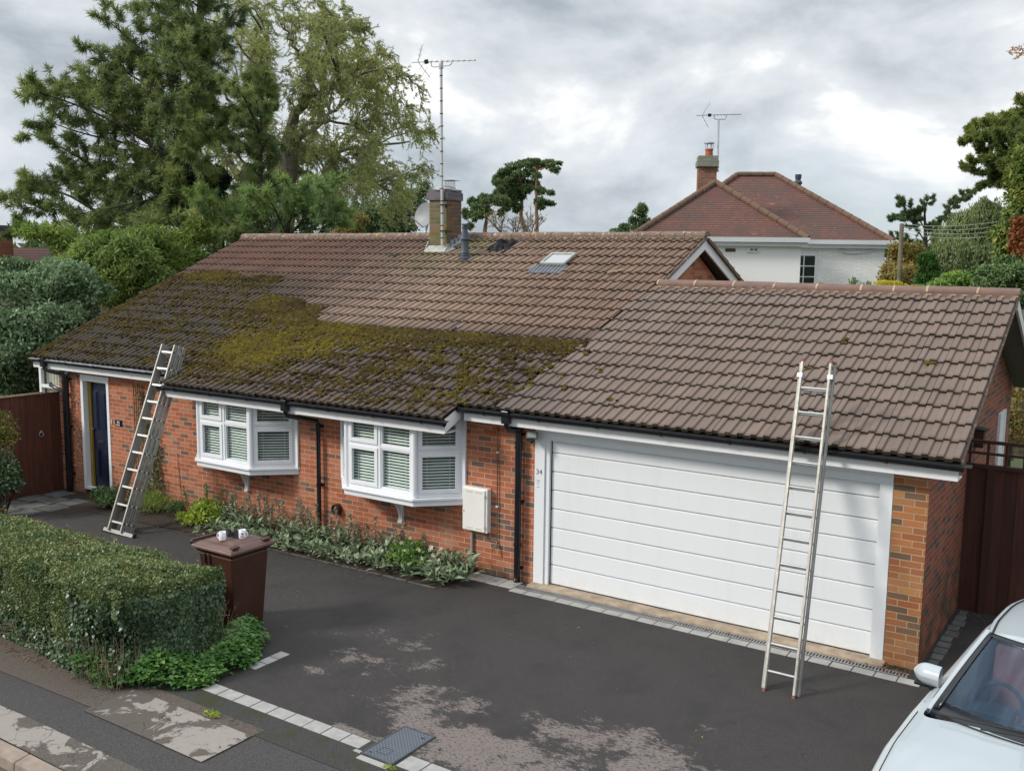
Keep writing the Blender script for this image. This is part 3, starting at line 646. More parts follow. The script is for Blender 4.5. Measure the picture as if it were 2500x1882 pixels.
# ------------------------------------------------------------------ the bungalow
H = thing('bungalow', (0, 0, 0), 'long red brick bungalow with mossy brown tiled roof and white garage door', 'house')
def wall_y(name, x0, x1, z0, z1, holes, y, mat, depth=.1):
    xs = sorted(set([x0, x1]+[h[0] for h in holes]+[h[1] for h in holes])); zs = sorted(set([z0, z1]+[h[2] for h in holes]+[h[3] for h in holes]))
    m = MB()
    for a, b in zip(xs[:-1], xs[1:]):
        for c, d in zip(zs[:-1], zs[1:]):
            cx, cz = (a+b)/2, (c+d)/2
            if any(h[0] < cx < h[1] and h[2] < cz < h[3] for h in holes): continue
            m.poly([(a, y, c), (b, y, c), (b, y, d), (a, y, d)])
    for h in holes:
        a, b, c, d = h
        m.poly([(a, y, c), (a, y+depth, c), (a, y+depth, d), (a, y, d)]); m.poly([(b, y, c), (b, y, d), (b, y+depth, d), (b, y+depth, c)])
        m.poly([(a, y, d), (a, y+depth, d), (b, y+depth, d), (b, y, d)]); m.poly([(a, y, c), (b, y, c), (b, y+depth, c), (a, y+depth, c)])
    return m.build(name, mat, H, recalc=False)
BAY = [(-6.99, -6.449, -5.212, -4.663, .475), (-3.64, -3.14, -1.874, -1.37, .49)]   # wall, corner, corner, wall, depth
holes = [(-10.42, -9.555, -.4, 2.10)]+[(b[0]+.06, b[3]-.06, 1.03, 2.16) for b in BAY]
wall_y('front_wall', -11.13, -.19, -.4, 2.42, holes, 0., MT['brick'])
wall_y('front_wall', 4.39, 4.75, -.1, 2.42, [], -.001, MT['brick_pier'])
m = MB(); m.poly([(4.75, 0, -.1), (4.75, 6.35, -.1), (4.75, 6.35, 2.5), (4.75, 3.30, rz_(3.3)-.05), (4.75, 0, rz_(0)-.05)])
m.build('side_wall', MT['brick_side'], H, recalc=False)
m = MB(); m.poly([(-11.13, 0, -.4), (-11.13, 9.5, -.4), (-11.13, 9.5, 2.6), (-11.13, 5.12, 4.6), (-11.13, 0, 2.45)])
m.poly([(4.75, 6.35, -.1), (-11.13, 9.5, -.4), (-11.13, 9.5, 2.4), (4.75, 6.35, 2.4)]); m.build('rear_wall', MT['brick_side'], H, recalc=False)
m = MB(); m.poly([(-.2, 1, 2.4), (-.2, 9.4, 2.4), (-.2, 5.12, 4.56)]); m.build('gable_wall', MT['brick_gable'], H, recalc=False)
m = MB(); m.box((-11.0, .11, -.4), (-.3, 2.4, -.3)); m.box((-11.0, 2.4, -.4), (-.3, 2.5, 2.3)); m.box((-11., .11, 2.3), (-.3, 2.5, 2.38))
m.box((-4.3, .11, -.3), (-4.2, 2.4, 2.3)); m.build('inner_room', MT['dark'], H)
# tiles
def tiles(name, x0f, x1f, ya, yb, mat, seed=0, back=False, rows=None):
    rg = random.Random(seed); m = MB(); g = .307; cw = .3038
    prof = [(0, 1), (.056, 1), (.068, 0), (.140, 0), (.152, 1), (.208, 1), (.220, 0), (.288, 0), (.3000, 1)]
    k = 0; y = ya
    nrow = 0
    while y < yb-.02:
        ye = min(y+g, yb); xa, xb = x0f((y+ye)/2), x1f((y+ye)/2)
        j0 = int(math.floor(xa/cw)); j1 = int(math.ceil(xb/cw))
        for j in range(j0, j1):
            dz = rg.uniform(-.004, .004); dd = rg.uniform(-.006, .006); tl = rg.uniform(-.003, .003); m.cr = rg.random()
            P = []
            pts = [(j*cw+a, h) for a, h in prof]
            pts = [(min(max(x, xa), xb), h) for x, h in pts]
            if pts[-1][0]-pts[0][0] < .02: continue
            def pt(x, yy, n_):
                s_ = 1 if not back else -1
                return (x, yy-s_*SS*n_ if not back else 2*yb-yy+SS*n_, rz_(yy)+CS*n_)
            n = len(m.v); K = len(pts)
            for i, (x, h) in enumerate(pts): m.v.append(pt(x, ye+.02, h*.023+.002+dz+tl*(i/K)))
            for i, (x, h) in enumerate(pts): m.v.append(pt(x, y+.03+dd, h*.023+.030+dz+tl*(i/K)))
            for i, (x, h) in enumerate(pts): m.v.append(pt(x, y-.012+dd, h*.023+.032+dz+tl*(i/K)))
            for i, (x, h) in enumerate(pts): m.v.append(pt(x, y-.012+dd, h*.023-.010+dz))
            for i in range(K-1):
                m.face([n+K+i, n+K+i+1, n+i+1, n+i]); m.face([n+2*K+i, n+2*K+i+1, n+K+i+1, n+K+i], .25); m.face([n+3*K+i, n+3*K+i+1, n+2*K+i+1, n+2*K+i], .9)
        y += g; nrow += 1
    return m
def seam(y): return float(np.interp(y, [-.9, -.29, .02, 1.47, 3.17, 3.3], [-.67, -.67, -.606, -.30, -.085, -.08]))
XL, XR, XG, YM, YG = -11.577, .012, 5.088, 5.1215, 3.3026
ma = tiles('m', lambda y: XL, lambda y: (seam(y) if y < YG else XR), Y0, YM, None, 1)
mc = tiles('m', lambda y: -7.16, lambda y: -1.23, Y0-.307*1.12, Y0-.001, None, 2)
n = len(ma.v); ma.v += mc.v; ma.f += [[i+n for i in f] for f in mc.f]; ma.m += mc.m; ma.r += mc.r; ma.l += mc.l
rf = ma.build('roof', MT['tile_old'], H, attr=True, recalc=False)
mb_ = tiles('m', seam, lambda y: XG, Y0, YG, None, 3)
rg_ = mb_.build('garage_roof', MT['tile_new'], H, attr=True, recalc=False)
# roof underlay and rear slopes
m = MB(); t_ = .035
def rp(x, y, o): return (x, y+SS*(-o)*0, rz_(y)+o)
for xa, xb, ya, yb in ((XL+.03, XR-.03, Y0+.02, YM), (XR-.05, XG-.02, Y0+.02, YG), (-7.12, -1.26, Y0-.3, Y0+.02)):
    m.poly([(xa, ya, rz_(ya)-.02), (xb, ya, rz_(ya)-.02), (xb, yb, rz_(yb)-.02), (xa, yb, rz_(yb)-.02)])
    m.poly([(xa, ya, rz_(ya)-.055), (xb, ya, rz_(ya)-.055), (xb, yb, rz_(yb)-.055), (xa, yb, rz_(yb)-.055)])
m.build('roof_underlay', MT['blackmatt'], rf, recalc=False)
m = MB(); m.cr = .5
m.poly([(XL, YM, rz_(YM)), (XR, YM, rz_(YM)), (XR, YM+4.6, rz_(YM)-4.6*TS), (XL, YM+4.6, rz_(YM)-4.6*TS)])
m.build('rear_slope', MT['tile_old'], rf, recalc=False)
m = MB(); m.box((XR-.001, 0, 0), (XR, .001, .001)); m = MB()
rg2 = random.Random(9)
for i in range(15):       # tile ends seen along the far verge of the gable
    y = YM+.05+i*.307; z = rz_(YM)-(i*.307+.05)*TS
    m.hexa([(XR-.5, y, z-.03), (XR+.03, y, z-.03), (XR+.03, y+.33, z-.33*TS-.03), (XR-.5, y+.33, z-.33*TS-.03), (XR-.5, y, z+.02), (XR+.03, y, z+.02), (XR+.03, y+.33, z-.33*TS+.045), (XR-.5, y+.33, z-.33*TS+.045)])
m.build('verge_tiles', MT['tile_old'], rf)
m = MB()
m.poly([(-.1, YG, rz_(YG)-.01), (XG, YG, rz_(YG)-.01), (XG, YG+3.1, rz_(YG)-3.1*TS*1.02), (-.1, YG+3.1, rz_(YG)-3.1*TS*1.02)]); m.build('rear_slope', MT['tile_new'], rg_, recalc=False)
# ridge tiles
def ridge(xa, xb, y, z, mat, par, L_=.45, r=.125, flat=.62, seedv=0, mort=None):
    m = MB(); mm = MB(); rg = random.Random(seedv); x = xa
    while x < xb-.05:
        x1 = min(x+L_*rg.choice([1, 1, 1, .7] if mort else [1]), xb); dz = rg.uniform(-.006, .006); P0 = []
        rows = []
        for xx in (x+.006, x1-.006):
            rows.append([(xx, y+r*math.cos(a), z+dz+r*flat*math.sin(a)) for a in np.linspace(-.15, math.pi+.15, 11)])
        m.cr = rg.random(); m.grid(rows)
        m.poly(rows[0]); m.poly(rows[1][::-1])
        if mort:
            mm.grid([[(xx, y+(r+.006)*math.cos(a), z+dz+(r+.006)*flat*math.sin(a)) for a in np.linspace(-.1, math.pi+.1, 9)] for xx in (x-.014+rg.uniform(-.004, .004), x+.014)])
        x = x1
    if mort:
        xx = xa
        while xx < xb: mm.box((xx, y-r-.004, z-.045), (xx+rg.uniform(.05, .085), y-r+.03, z-.03)); xx += .152
    else:
        mm.box((xa, y-r-.012, z-.05), (xb, y-r+.03, z-.02))
    m.box((xa+.02, y-r+.0, z-.07), (xb-.02, y-r+.05, z-.01))
    o = m.build('ridge_tiles', mat, par, smooth=True, attr=True, recalc=False)
    mm.build('ridge_mortar', MT['mortar'] if mort else mat, par, recalc=False)
    return o
ridge(XL-.02, XR+.02, YM, rz_(YM)+.035, MT['ridge_old'], rf, seedv=3, r=.12)
ridge(.02, XG+.02, YG, rz_(YG)+.035, MT['ridge_new'], rg_, .62, .115, .62, 5, True)
# verge undercloak mortar
m = MB()
m.beam((XG+.002, Y0, rz_(Y0)-.012), (XG+.002, YG, rz_(YG)-.012), .02, .03); m.beam((XL+.0, Y0, rz_(Y0)-.012), (XL+.0, YM, rz_(YM)-.012), .02, .03)
m.beam((XR+.0, YG+.1, rz_(YG+.1)+.0), (XR+.0, YM, rz_(YM)-.0), .03, .05); build_split(m, 'verge_mortar', MT['ridge_old'], rf)
# gable bargeboards on the main gable
m = MB()
def barge(m, x, ya, yb, zf, w_, t_, drop):
    P = [(x, ya, zf(ya)-drop), (x, yb, zf(yb)-drop), (x, yb, zf(yb)-drop-w_), (x, ya, zf(ya)-drop-w_)]; m.prism(P, (t_, 0, 0))
barge(m, XR-.05, YG+.05, YM, rz_, .17, .03, .03)
bk = lambda y: rz_(YM)-(y-YM)*TS
barge(m, XR-.05, YM, YM+4.6, bk, .17, .03, .03)
barge(m, XG-.03, YG, YG+3.1, lambda y: rz_(YG)-(y-YG)*TS*1.02, .15, .03, .03)
build_split(m, 'bargeboard', MT['fascia'], H)
m = MB(); m.poly([(XR-.05, YG, rz_(YG)-.17), (XR-.05, YM, rz_(YM)-.17), (-.21, YM, rz_(YM)-.17), (-.21, YG, rz_(YG)-.17)])
m.poly([(XR-.05, YM, rz_(YM)-.17), (XR-.05, YM+4.6, bk(YM+4.6)-.17), (-.21, YM+4.6, bk(YM+4.6)-.17), (-.21, YM, rz_(YM)-.17)])
m.build('gable_soffit', simple('brown_soffit', (.07, .045, .04), .7), H, recalc=False)
m = MB(); f_ = lambda y: rz_(YG)-(y-YG)*TS*1.02-.14
m.poly([(XG-.02, YG, f_(YG)), (XG-.02, YG+3.1, f_(YG+3.1)), (4.76, YG+3.1, f_(YG+3.1)), (4.76, YG, f_(YG))])
m.poly([(XG-.02, Y0, rz_(Y0)-.06), (XG-.02, YG, rz_(YG)-.14), (4.76, YG, rz_(YG)-.14), (4.76, Y0, rz_(Y0)-.06)]); m.build('gable_soffit', simple('grey_soffit', (.16, .17, .16), .6), H, recalc=False)
# fascias, soffits, gutters
def eave(xa, xb, y, seedv, capL=True, capR=True):
    z = rz_(y)
    m = MB(); m.box((xa+.03, y+.035, z-.215), (xb-.03, y+.055, z-.045)); m.box((xa+.03, y+.055, z-.215), (xb-.03, .0 if y > -.5 else -.27, z-.20))
    m.build('fascia', MT['fascia'], H, bevel=.002)
    m = MB(); r = .056; cy = y-.025; cz = z-.045; rows = []
    arc = np.linspace(math.pi, 2*math.pi, 11)
    for xx in (xa-.02, xb+.02):
        rows.append([(xx, cy+r*math.cos(a), cz+r*math.sin(a)) for a in arc]+[(xx, cy+(r-.006)*math.cos(a), cz+(r-.006)*math.sin(a)) for a in arc[::-1]]+[(xx, cy-r, cz)])
    m.grid(rows)
    for xx, c in ((xa-.02, capL), (xb+.016, capR)):
        if c: m.prism([(xx, cy+(r+.004)*math.cos(a), cz+(r+.004)*math.sin(a)) for a in arc], (.006, 0, 0))
    xx = xa+.4
    g = m.build('gutter', MT['black'], H, smooth=False)
    m2 = MB()
    while xx < xb:
        m2.grid([[(q, cy+(r+.006)*math.cos(a), cz+(r+.006)*math.sin(a)) for a in np.linspace(math.pi-.12, 2*math.pi+.1, 11)] for q in (xx, xx+.035)])
        m2.box((xx, cy-r-.012, cz-.004), (xx+.035, cy-r+.006, cz+.01)); xx += .86; m2.build('gutter_bracket', MT['black'], g); m2 = MB()

    m3 = MB(); rg = random.Random(seedv); xx = xa
    while xx < xb: m3.poly([(xx, cy-.02+rg.uniform(-.01, .01), cz-.003), (xx+.2, cy-.02+rg.uniform(-.01, .01), cz-.003), (xx+.2, cy+.05, cz+.02), (xx, cy+.05, cz+.02)]); xx += .2
    m3.build('eaves_felt', MT['lead'] if seedv == 1 else MT['blackmatt'], g, recalc=False)
eave(XL, -7.16, Y0, 1); eave(-7.16, -1.23, Y0-.345, 2); eave(-1.21, XG, Y0, 3)
# cheek boards of the projecting eave
m = MB(); ye = Y0-.31; z = rz_(ye)
for xx in (-1.262, -7.13):
    m.prism([(xx, ye, z-.22), (xx, ye, z-.03), (xx, Y0+.05, rz_(Y0)-.03), (xx, Y0+.05, rz_(Y0)-.19)], (.02, 0, 0))
build_split(m, 'eave_cheek', MT['fascia'], H)
# left porch screen window beyond the wall
m = MB(); yy = .02
for a, b, c, d in ((-11.85, -11.78, 1.0, 2.19), (-11.85, -11.13, 2.12, 2.19), (-11.78, -11.13, 1.74, 1.80), (-11.85, -11.13, .9, 1.0)): m.box((a, yy, c), (b, yy+.07, d))
wn = m.build('side_window', MT['upvc'], H, bevel=.004)
m = MB(); m.poly([(-11.78, yy+.03, 1.0), (-11.13, yy+.03, 1.0), (-11.13, yy+.03, 2.12), (-11.78, yy+.03, 2.12)]); m.build('pane', MT['glass'], wn, recalc=False)
m = MB(); rows = [[(x, yy+.12+.015*math.sin(x*60), z) for x in np.linspace(-11.8, -11.1, 60)] for z in (.9, 2.15)]; m.grid(rows); m.build('curtain', MT['curtain'], wn, recalc=False, smooth=True)
m = MB(); m.box((-11.85, .0, -.4), (-11.13, .1, .9)); m.box((-11.9, .3, -.4), (-11.13, .4, 2.4)); m.build('side_panel', MT['upvc'], H)
# bay windows
def bay(b, i):
    x0, x1, x2, x3, d = b; zb, zt = 1.04, 2.17
    P = [np.array((x0, -.0)), np.array((x1, -d)), np.array((x2, -d)), np.array((x3, -.0))]
    lab = 'white bay window under the eave nearest the front door' if i == 0 else 'white bay window beside the cream meter cabinet'
    sillz = zb
    def off(k):   # outline pushed out by k
        return [(x0-k, .0), (x1-k*.42, -d-k), (x2+k*.42, -d-k), (x3+k, .0)]
    fr = MB()
    def seg(A, B, za, zb_, w0, w1, dep=.07, out=0., M=fr):
        A = np.array(A); B = np.array(B); t = (B-A)/np.linalg.norm(B-A); nn = np.array((t[1], -t[0]))   # outward (towards street)
        if nn[1] > 0: nn = -nn
        a = A+t*w0; b_ = A+t*w1; o_ = nn*out; q = nn*(out-dep)
        M.hexa([(*(a+o_), za), (*(b_+o_), za), (*(b_+q), za), (*(a+q), za), (*(a+o_), zb_), (*(b_+o_), zb_), (*(b_+q), zb_), (*(a+q), zb_)])
    win = None; panes = []; slats = []
    sides = [(P[0], P[1], 1), (P[1], P[2], 2), (P[2], P[3], 1)]
    ztr = 1.70
    for A, B, nl in sides:
        Lg = float(np.linalg.norm(B-A))
        # outer frame
        seg(A, B, zb, zb+.06, 0.005, Lg-.005); seg(A, B, zt-.05, zt, .005, Lg-.005)
        seg(A, B, zb+.06, zt-.05, .005, .065); seg(A, B, zb+.06, zt-.05, Lg-.065, Lg-.005)
        mull = [.065]+([Lg/2-.02, Lg/2+.02] if nl == 2 else [])+[Lg-.065]
        seg(A, B, ztr-.025, ztr+.025, .065, Lg-.065)
        if nl == 2: seg(A, B, zb+.06, zt-.05, Lg/2-.025, Lg/2+.025, .07, .004)
        for k in range(nl):
            a, b_ = mull[2*k]+(.005 if nl == 2 and k else 0), mull[2*k+1]-(.005 if nl == 2 and not k else 0)
            sash = (nl == 1) or (k == 0)
            for za_, zb2 in ((zb+.06, ztr-.025), (ztr+.025, zt-.05)):
                s_ = .055 if sash else .022; o_ = .018 if sash else -.01
                seg(A, B, za_, za_+s_, a, b_, .05, o_); seg(A, B, zb2-s_, zb2, a, b_, .05, o_)
                seg(A, B, za_+s_, zb2-s_, a, a+s_, .05, o_); seg(A, B, za_+s_, zb2-s_, b_-s_, b_, .05, o_)
                g = MB(); seg(A, B, za_+s_-.005, zb2-s_+.005, a+s_-.005, b_-s_+.005, .006, -.02, g); panes.append(g)
            sl = MB(); z = zb+.09; A2 = A; t = (B-A)/Lg; nn = np.array((t[1], -t[0])); nn = -nn if nn[1] > 0 else nn
            while z < zt-.06:
                for uu in [0]:
                    p = A+t*(a+.012)-nn*.06; q = A+t*(b_-.012)-nn*.06; p2 = p-nn*.022; q2 = q-nn*.022
                    sl.poly([(*p, z-.010), (*q, z-.010), (*q2, z+.010), (*p2, z+.010)])
                z += .043
            for f2 in (.22, .78):
                c = A+t*(a+(b_-a)*f2)-nn*.058; sl.box((c[0]-.002, c[1]-.002, zb+.06), (c[0]+.002, c[1]+.002, zt-.05))
            slats.append(sl)
    # corner posts
    for c in (P[1], P[2]): fr.lathe((c[0], c[1]+.02, zb), [(.045, 0), (.045, zt-zb)], 10)
    for xx in (x0, x3):
        s_ = 1 if xx == x3 else -1; fr.box((min(xx, xx+s_*.05), -.035, zb-.03), (max(xx, xx+s_*.05), .0, zt))
    win = fr.build('bay_window', MT['upvc'], H, bevel=.003); win['label'] = lab
    for g in panes: g.build('pane', MT['glass'], win)
    allsl = MB()
    for s in slats:
        n = len(allsl.v); allsl.v += s.v; allsl.f += [[i_+n for i_ in f] for f in s.f]; allsl.m += s.m; allsl.r += s.r; allsl.l += s.l
    allsl.build('venetian_blind', MT['blind'], win, recalc=False)
    sl = MB()
    sl.prism([(x, y, sillz-.035) for x, y in off(.07)], (0, 0, .033)); sl.prism([(x, y, sillz-.115) for x, y in off(.035)], (0, 0, .079))
    sl.build('window_sill', MT['upvc'], win, bevel=.004)
    rm = MB(); rm.prism([(x, y, zt) for x, y in off(.0)], (0, 0, .09)); rm.box((x0, -.01, zt-.02), (x3, .1, zt+.2)); rm.build('head_panel', MT['upvc'], win)
    bk_ = MB(); xc = (x0+x3)/2
    bk_.box((xc-.025, -.045, .50), (xc+.045, .0, .925)); 
    arc = [(xc-.012, -.045-(.34*math.sin(a)), .56+.36*(1-math.cos(a))) for a in np.linspace(0, math.pi/2, 9)]
    outer = arc; inner = [(xc-.012, p[1]+.0-.0, p[2]) for p in arc]
    a1 = [(xc-.015, -.045-.34*(1-math.cos(a)), .52+.36*math.sin(a)) for a in np.linspace(0, math.pi/2, 9)]
    for p, q in zip(a1[:-1], a1[1:]): bk_.hexa([(p[0], p[1], p[2]), (p[0]+.04, p[1], p[2]), (q[0]+.04, q[1], q[2]), (q[0], q[1], q[2]), (p[0], p[1], p[2]+.05), (p[0]+.04, p[1], p[2]+.05), (q[0]+.04, q[1]+.0, q[2]+.05), (q[0], q[1], q[2]+.05)])
    bk_.box((xc-.03, -.06, .49), (xc+.05, -.0, .52)); bk_.build('bracket', MT['upvc'], win)
    dk = MB(); dk.box((x0+.05, .35, .9), (x3-.05, .36, 2.2)); 
for i, b in enumerate(BAY): bay(b, i)
# front door
m = MB(); zb = -.12
for a, b, c, d in ((-10.43, -10.35, zb, 2.10), (-9.62, -9.545, zb, 2.10), (-10.35, -9.62, 1.985, 2.10), (-10.35, -9.62, zb, zb+.05)): m.box((a, -.012, c), (b, .10, d))
dr = m.build('front_door', MT['upvc'], H, bevel=.004)
m = MB(); X0, X1 = -10.345, -9.625; hx = X1
Md = Matrix.Translation((hx, .10, 0)) @ Matrix.Rotation(R_(14), 4, 'Z') @ Matrix.Translation((-hx, -.10, 0))   # ajar, hinged on the right
Md = Matrix.Translation((X1, .09, 0)) @ Matrix.Rotation(R_(-6), 4, 'Z') @ Matrix.Translation((-X1, -.09, 0))
m.box((X0+.03, .06, zb+.06), (X1, .105, 1.98), Md)
for a, b, c, d in ((.12, .30, 1.05, 1.80), (.42, .60, 1.05, 1.80), (.12, .30, .12, .68), (.42, .60, .12, .68)):
    m.box((X0+a, .048, c), (X0+b, .06, d), Md); m.box((X0+a+.03, .036, c+.03), (X0+b-.03, .048, d-.03), Md)
m.build('door_leaf', MT['blue'], dr, bevel=.005)
m = MB(); m.box((X0+.005, .085, zb+.05), (X0+.085, .12, 1.985)); m.build('door_edge', MT['yellow'], dr)
m = MB(); m.box((X0+.27, .05, .80), (X0+.47, .058, .87), Md); m.box((X0+.05, .03, 1.0), (X0+.08, .05, 1.12), Md); m.box((X0+.06, .01, 1.05), (X0+.17, .03, 1.07), Md); m.lathe(tuple(Md @ Vector((X0+.36, .055, 1.38))), [(.001, .0), (.012, .0), (.012, .01), (.001, .012)], 10, (0, -1, 0)); build_split(m, 'door_fitting', MT['chrome'], dr)
m = MB(); m.box((X0+.29, .046, .815), (X0+.45, .0505, .855), Md); m.build('letterbox', MT['blackmatt'], dr)
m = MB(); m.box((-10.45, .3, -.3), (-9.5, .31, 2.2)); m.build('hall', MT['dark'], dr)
# garage door
m = MB()
m.box((-.185, -.012, .0), (-.03, .05, 2.025)); m.box((-.03, .01, .02), (.035, .06, 2.0)); m.box((4.245, .0, .0), (4.385, .05, 2.0))
m.box((-.185, -.014, 2.025), (4.385, .05, 2.09)); m.box((-.185, -.006, 2.09), (4.385, .05, 2.22)); m.box((-.03, .0, 2.0), (4.385, .05, 2.025))
gd = m.build('garage_door', MT['door_white'], H, bevel=.003)
zl = [.035, .301, .555, .814, 1.073, 1.328, 1.579, 1.833, 2.0]
for i, (a, b) in enumerate(zip(zl[:-1], zl[1:])):
    m = MB(); m.box((.05, .062, a+.004), (4.235, .10, b-.004))
    m.box((.05, .057, a+.010), (4.235, .062, b-.016)); m.build('door_panel', MT['door_white'], gd, bevel=.003)
m = MB(); m.box((.0, .101, -.02), (4.3, .12, 2.1)); m.box((.05, .055, .0), (4.235, .10, .036)); m.build('rubber_seal', MT['blackmatt'], gd)
# downpipes
def downpipe(x, topy, zo, ztop, zbot, offx=0., shoe=True, bends=True):
    m = MB(); r = .034
    if bends: m.tube([(x+offx, topy, zo), (x+offx, topy+.01, zo-.10), (x+offx*.8, topy+.05, zo-.14), (x, -.10, ztop+.05), (x, -.075, ztop), (x, -.075, zbot+.10), (x, -.11, zbot+.03)], r, 12)
    else: m.tube([(x, -.075, zo), (x, -.075, zbot+.02)], r, 12)
    o = m.build('downpipe', MT['black'], H, smooth=True)
    m = MB()
    z = ztop-.02
    while z > zbot+.1:
        m.lathe((x, -.075, z-.04), [(r, 0), (r+.007, 0), (r+.007, .05), (r, .05)], 14); m.box((x-.055, -.04, z-.03), (x+.055, .0, z+.0)); z -= .92
    build_split(m, 'pipe_clip', MT['black'], o)
    if bends:
        m = MB(); m.box((x+offx-.055, topy-.045, zo-.06), (x+offx+.055, topy+.045, zo+.11)); m.build('gutter_outlet', MT['black'], o, bevel=.008)
    return o
downpipe(-4.115, Y0-.37, 2.13, 1.80, .0, -.10); downpipe(-.40, Y0-.02, 2.28, 2.08, .0, -.05); downpipe(-10.76, Y0-.02, 2.28, 2.02, -.26, -.35)
m = MB(); m.tube([(-.40, -.08, 2.1), (-.40, -.08, 2.36)], .055, 12); m.tube([(-.40, -.08, 2.08), (-.40, -.08, -.0)], .046, 14)
for z in (1.92, 1.86, .52): m.lathe((-.40, -.08, z), [(.046, 0), (.056, 0), (.056, .03), (.046, .03)], 14)
m.build('soil_pipe', MT['black'], H, smooth=True)
m = MB(); m.tube([(-10.78, -.10, 2.15), (-10.78, -.10, -.24)], .055, 14)
m.tube([(-11.25, -.1, 1.86), (-11.2, -.14, 1.84), (-10.85, -.12, 1.76), (-10.8, -.1, 1.6)], .034, 10)
for z in (1.9, 1.55, .6): m.lathe((-10.78, -.10, z), [(.055, 0), (.065, 0), (.065, .04), (.055, .04)], 14)
m.build('soil_pipe', MT['black'], H, smooth=True)
# chimney
def sbox(m, cx, cy, hw, hd, z0, z1): m.box((cx-hw, cy-hd, z0), (cx+hw, cy+hd, z1))
CX0, CX1, CY0, CY1 = -5.545, -5.10, 4.5, 4.95
def brickbox(name, x0, x1, y0, y1, z0, z1, fmat, smat, par, top=True):
    m = MB()
    m.cm = 0; m.poly([(x0, y0, z0), (x1, y0, z0), (x1, y0, z1), (x0, y0, z1)]); m.poly([(x1, y1, z0), (x0, y1, z0), (x0, y1, z1), (x1, y1, z1)])
    m.cm = 1; m.poly([(x1, y0, z0), (x1, y1, z0), (x1, y1, z1), (x1, y0, z1)]); m.poly([(x0, y1, z0), (x0, y0, z0), (x0, y0, z1), (x0, y1, z1)])
    if top:
        m.cm = 0; m.poly([(x0, y0, z1), (x1, y0, z1), (x1, y1, z1), (x0, y1, z1)]); m.poly([(x0, y1, z0), (x1, y1, z0), (x1, y0, z0), (x0, y0, z0)])
    return m.build(name, [fmat, smat], par, recalc=False)
bs = brickmat('blue_brick_side', [(0, (.105, .08, .085)), (.4, (.13, .10, .10)), (.7, (.09, .07, .08))], (.2, .18, .16), axis=1)
ch = brickbox('chimney', CX0, CX1, CY0, CY1, 4.3, 5.49, MT['chimney_brick'], MT['chimney_side'], H)
brickbox('chimney_cap', CX0-.05, CX1+.02, CY0-.04, CY1+.03, 5.49, 5.64, MT['blue_brick'], bs, ch)
brickbox('chimney_cap', CX0-.025, CX1+.0, CY0-.02, CY1+.01, 5.641, 5.70, MT['blue_brick'], bs, ch)
m = MB(); m.lathe((-5.32, 4.72, 5.68), [(.26, 0.), (.2, .05), (.12, .085), (.0, .10)], 12); m.build('flaunching', MT['leadmortar'], ch, smooth=True)
m = MB(); cx, cy = -5.21, 4.72
for i in range(20):
    a = 2*math.pi*i/20; m.tube([(cx+.10*math.cos(a), cy+.10*math.sin(a), 5.73), (cx+.10*math.cos(a), cy+.10*math.sin(a), 5.88)], .0018, 4)
for z in (5.75, 5.785, 5.82, 5.855): m.tube([(cx+.10*math.cos(a), cy+.10*math.sin(a), z) for a in np.linspace(0, 2*math.pi, 21)[:-1]], .0018, 4, close=True)
m.hexa([(cx-.16, cy-.16, 5.875), (cx+.16, cy-.16, 5.875), (cx+.16, cy+.16, 5.875), (cx-.16, cy+.16, 5.875), (cx-.02, cy-.02, 5.905), (cx+.02, cy-.02, 5.905), (cx+.02, cy+.02, 5.905), (cx-.02, cy+.02, 5.905)])
m.build('chimney_cowl', MT['galv'], ch)
# flashing: stepped lead
m = MB()
m.hexa([(CX0-.05, CY0-.13, rz_(CY0-.13)+.03), (CX1+.03, CY0-.13, rz_(CY0-.13)+.03), (CX1+.04, CY0+.01, rz_(CY0)+.02), (CX0-.04, CY0+.01, rz_(CY0)+.02), (CX0-.05, CY0-.14, rz_(CY0-.13)+.045), (CX1+.03, CY0-.14, rz_(CY0-.13)+.045), (CX1+.01, CY0-.012, rz_(CY0)+.12), (CX0-.01, CY0-.012, rz_(CY0)+.12)])
m.beam((CX0-.04, CY0-.1, rz_(CY0-.1)+.04), (CX0-.015, CY0+.0, rz_(CY0)+.2), .025, .03)
m.build('front_flashing', MT['leadmortar'], ch, bevel=.01)
m = MB(); y = CY0-.04
for i in range(4): m.box((CX1+.002, y, rz_(y)-.02), (CX1+.012, y+.15, rz_(y)+.17+.02*(i % 2))); y += .125
m.hexa([(CX1+.01, CY0-.1, rz_(CY0-.1)+.02), (CX1+.13, CY0-.1, rz_(CY0-.1)+.02), (CX1+.13, CY1, rz_(CY1)+.02), (CX1+.01, CY1, rz_(CY1)+.02), (CX1+.01, CY0-.1, rz_(CY0-.1)+.05), (CX1+.13, CY0-.1, rz_(CY0-.1)+.035), (CX1+.13, CY1, rz_(CY1)+.035), (CX1+.01, CY1, rz_(CY1)+.06)])
m.build('side_flashing', MT['lead'], ch)
# boiler flue terminal
m = MB(); m.lathe((-4.40, 4.12, 4.28), [(.115, 0), (.112, .10), (.088, .125), (.093, .15), (.082, .17), (.092, .19), (.086, .21), (.075, .23), (.075, .44), (.105, .445), (.102, .46), (.048, .62), (.048, .64), (.06, .65), (.06, .675), (.04, .68), (.04, .70), (.062, .70), (.062, .73), (.0, .735)], 20)
m.build('flue_terminal', MT['flue'], H, smooth=True)
